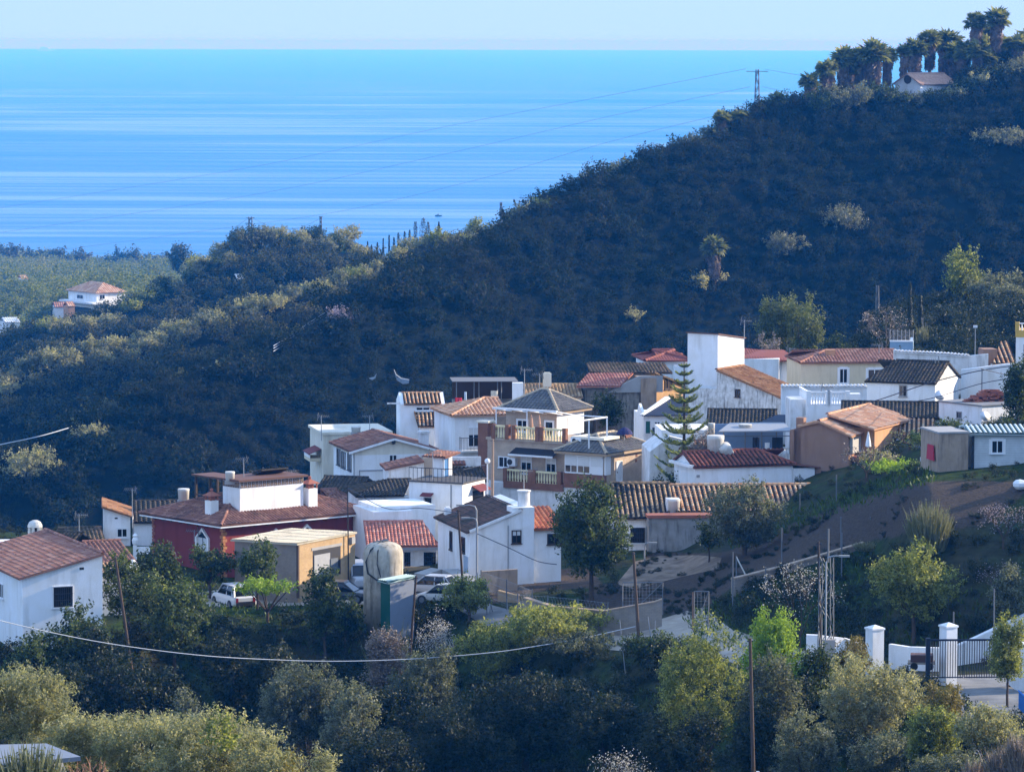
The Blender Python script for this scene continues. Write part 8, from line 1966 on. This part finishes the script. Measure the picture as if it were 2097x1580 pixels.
cable([(712, 998, 293), (790, 1040, 290), (860, 1040, 290), (938, 1050, 283)], .025, 'wire from the thin red house pole to the dark pole', M_CABD)
cable([(977, 1092, 284), (1040, 1120, 283), (1100, 1148, 282), (1140, 1155, 281)], .03, 'black cable drooping across the centre white house wall', M_CABD)
# ------------------------------------------------------------------ parked cars
def car(px, py, D, head, paint, label, kind='suv', L=4.3, Wd=1.8, H=1.65):
    """lofted body, glazed cabin, roof, four wheels; local +x is the nose"""
    p = P(px, py, D); t = empty('parked_car', (p.x, p.y, p.z), R(head), label, 'car', 'parked cars'); hl = L / 2; hw = Wd / 2
    def loft(secs, name, mat, smooth=True):
        V, Q = [], []; n = len(secs[0])
        for s_ in secs: V += s_
        for i in range(len(secs) - 1):
            for j in range(n):
                k = (j + 1) % n; Q.append([i * n + j, (i + 1) * n + j, (i + 1) * n + k, i * n + k])
        Q.append(list(range(n))); Q.append([(len(secs) - 1) * n + j for j in range(n)][::-1])
        return mesh_np(name, V, Q, mat, t, False)
    def ring(x, z0, z1, w0, w1):
        zm = z0 + (z1 - z0) * .55
        return [(x, -w0 * .92, z0), (x, -w0, z0 + .08), (x, -w0, zm), (x, -w1, z1 - .04), (x, -w1 * .9, z1), (x, w1 * .9, z1), (x, w1, z1 - .04), (x, w0, zm), (x, w0, z0 + .08), (x, w0 * .92, z0)]
    zb = .28; belt = H * .58; hood = H * (.56 if kind != 'van' else .62)
    rear_x = -hl
    body = [ring(-hl, zb + .12, belt - .12, hw * .86, hw * .8), ring(-hl + .12, zb, belt, hw * .96, hw * .9), ring(-hl * .5, zb, belt, hw, hw * .95), ring(0, zb, belt, hw, hw * .95), ring(hl * .42, zb, belt - .01, hw, hw * .93), ring(hl * .8, zb, hood - .08, hw * .97, hw * .88), ring(hl * .97, zb + .05, hood - .22, hw * .88, hw * .76), ring(hl, zb + .15, hood - .35, hw * .8, hw * .68)]
    loft(body, 'body', paint)
    c0, c1, c2, c3 = {'suv': (-hl + .12, -hl + .42, hl * .18, hl * .48), 'hatch': (-hl + .2, -hl + .65, hl * .12, hl * .5), 'van': (-hl + .05, -hl + .15, hl * .45, hl * .72)}[kind]
    gl = [ring(c0, belt - .06, belt - .02, hw * .88, hw * .86), ring(c1, belt - .06, H - .07, hw * .9, hw * .74), ring(c2, belt - .06, H - .07, hw * .9, hw * .74), ring(c3, belt - .06, belt - .02, hw * .88, hw * .84)]
    loft(gl, 'windows', M_GLASS)
    rf = MB(); rf.prism([(c1 - .05, -hw * .73, H - .08), (c2 + .06, -hw * .73, H - .08), (c2 - .02, -hw * .68, H), (c1 + .06, -hw * .68, H)], (0, hw * 1.46, 0)); rf.build('roof', paint, t)
    pl = MB()
    for sy in (-1, 1):
        for (x0, x1) in ((c0 + .02, c1 + .04), (c3 - .02, c2 - .02)): pl.tube([(x0, sy * hw * .885, belt - .03), (x1, sy * hw * .75, H - .05)], .05, 4)
        xm = (c1 + c2) / 2; pl.tube([(xm, sy * hw * .93, belt - .03), (xm, sy * hw * .76, H - .05)], .045, 4)
        xm = c1 + (c2 - c1) * .08; pl.tube([(xm - .15, sy * hw * .92, belt - .03), (xm, sy * hw * .76, H - .05)], .07, 4)
    pl.build('pillars', paint, t)
    for sx in (-1, 1):
        for sy in (-1, 1):
            x = sx * hl * .62; w = MB().tube([(x, sy * (hw - .2), .33), (x, sy * (hw + .015), .33)], .33, 16).build('wheel', M_BLACK, t)
            MB().tube([(x, sy * (hw + .016), .33), (x, sy * (hw + .03), .33)], .19, 12).build('rim', M_STEEL, w)
    for sy in (-1, 1):
        MB().box(-hl - .01, -hl + .14, sy * hw * .72 - .1, sy * hw * .72 + .1, belt - .42, belt - .1).build('tail_light', plain('red_lamp_lens', (.25, .01, .015), .3), t)
        MB().box(hl * .93, hl * .985, sy * hw * .62 - .14, sy * hw * .62 + .14, hood - .42, hood - .27).build('headlight', M_WFRAME, t)
    MB().box(-hl - .06, -hl + .1, -hw * .8, hw * .8, zb + .02, zb + .26).build('bumper', M_BLACK if kind == 'suv' else paint, t)
    MB().box(-hl - .02, -hl + .03, -.55, .55, belt - .5, belt - .36).build('plate_recess', M_BLACK, t)
    return t
def paint(name, c): return plain(name, c, .28, .0, .04, spec=.6)
PW = paint('white_car_paint', (.70, .71, .72)); PK = paint('black_car_paint', (.015, .017, .022)); PBL = paint('dark_blue_car_paint', (.05, .08, .13)); PS = paint('silver_car_paint', (.42, .44, .46)); PO = paint('faded_cream_paint', (.50, .47, .42))
car(478, 1241, 287, 118, PW, 'white off-road car seen from behind, left of the flat-topped tree', 'suv', 4.2, 1.82, 1.66)
car(592, 1206, 297, 172, PBL, 'dark blue car parked in front of the block shed', 'hatch', 4.1, 1.75, 1.5)
car(640, 1222, 292, 8, PK, 'black car behind the tall dark tree, nose to the left part of the shed door', 'suv', 4.3, 1.8, 1.6)
car(702, 1232, 286, -14, PK, 'shiny black hatchback parked nose towards the concrete water tank', 'hatch', 4.2, 1.78, 1.5)
car(733, 1203, 295, -75, PS, 'pale van parked beyond the black cars near the water tank', 'van', 4.4, 1.8, 1.85)
car(905, 1236, 279, 160, PO, 'old faded cream car half hidden by bushes below the centre white house', 'hatch', 3.8, 1.6, 1.4)
car(882, 1218, 284, 160, PS, 'pale car behind the old cream one below the centre white house', 'hatch', 4.0, 1.7, 1.45)
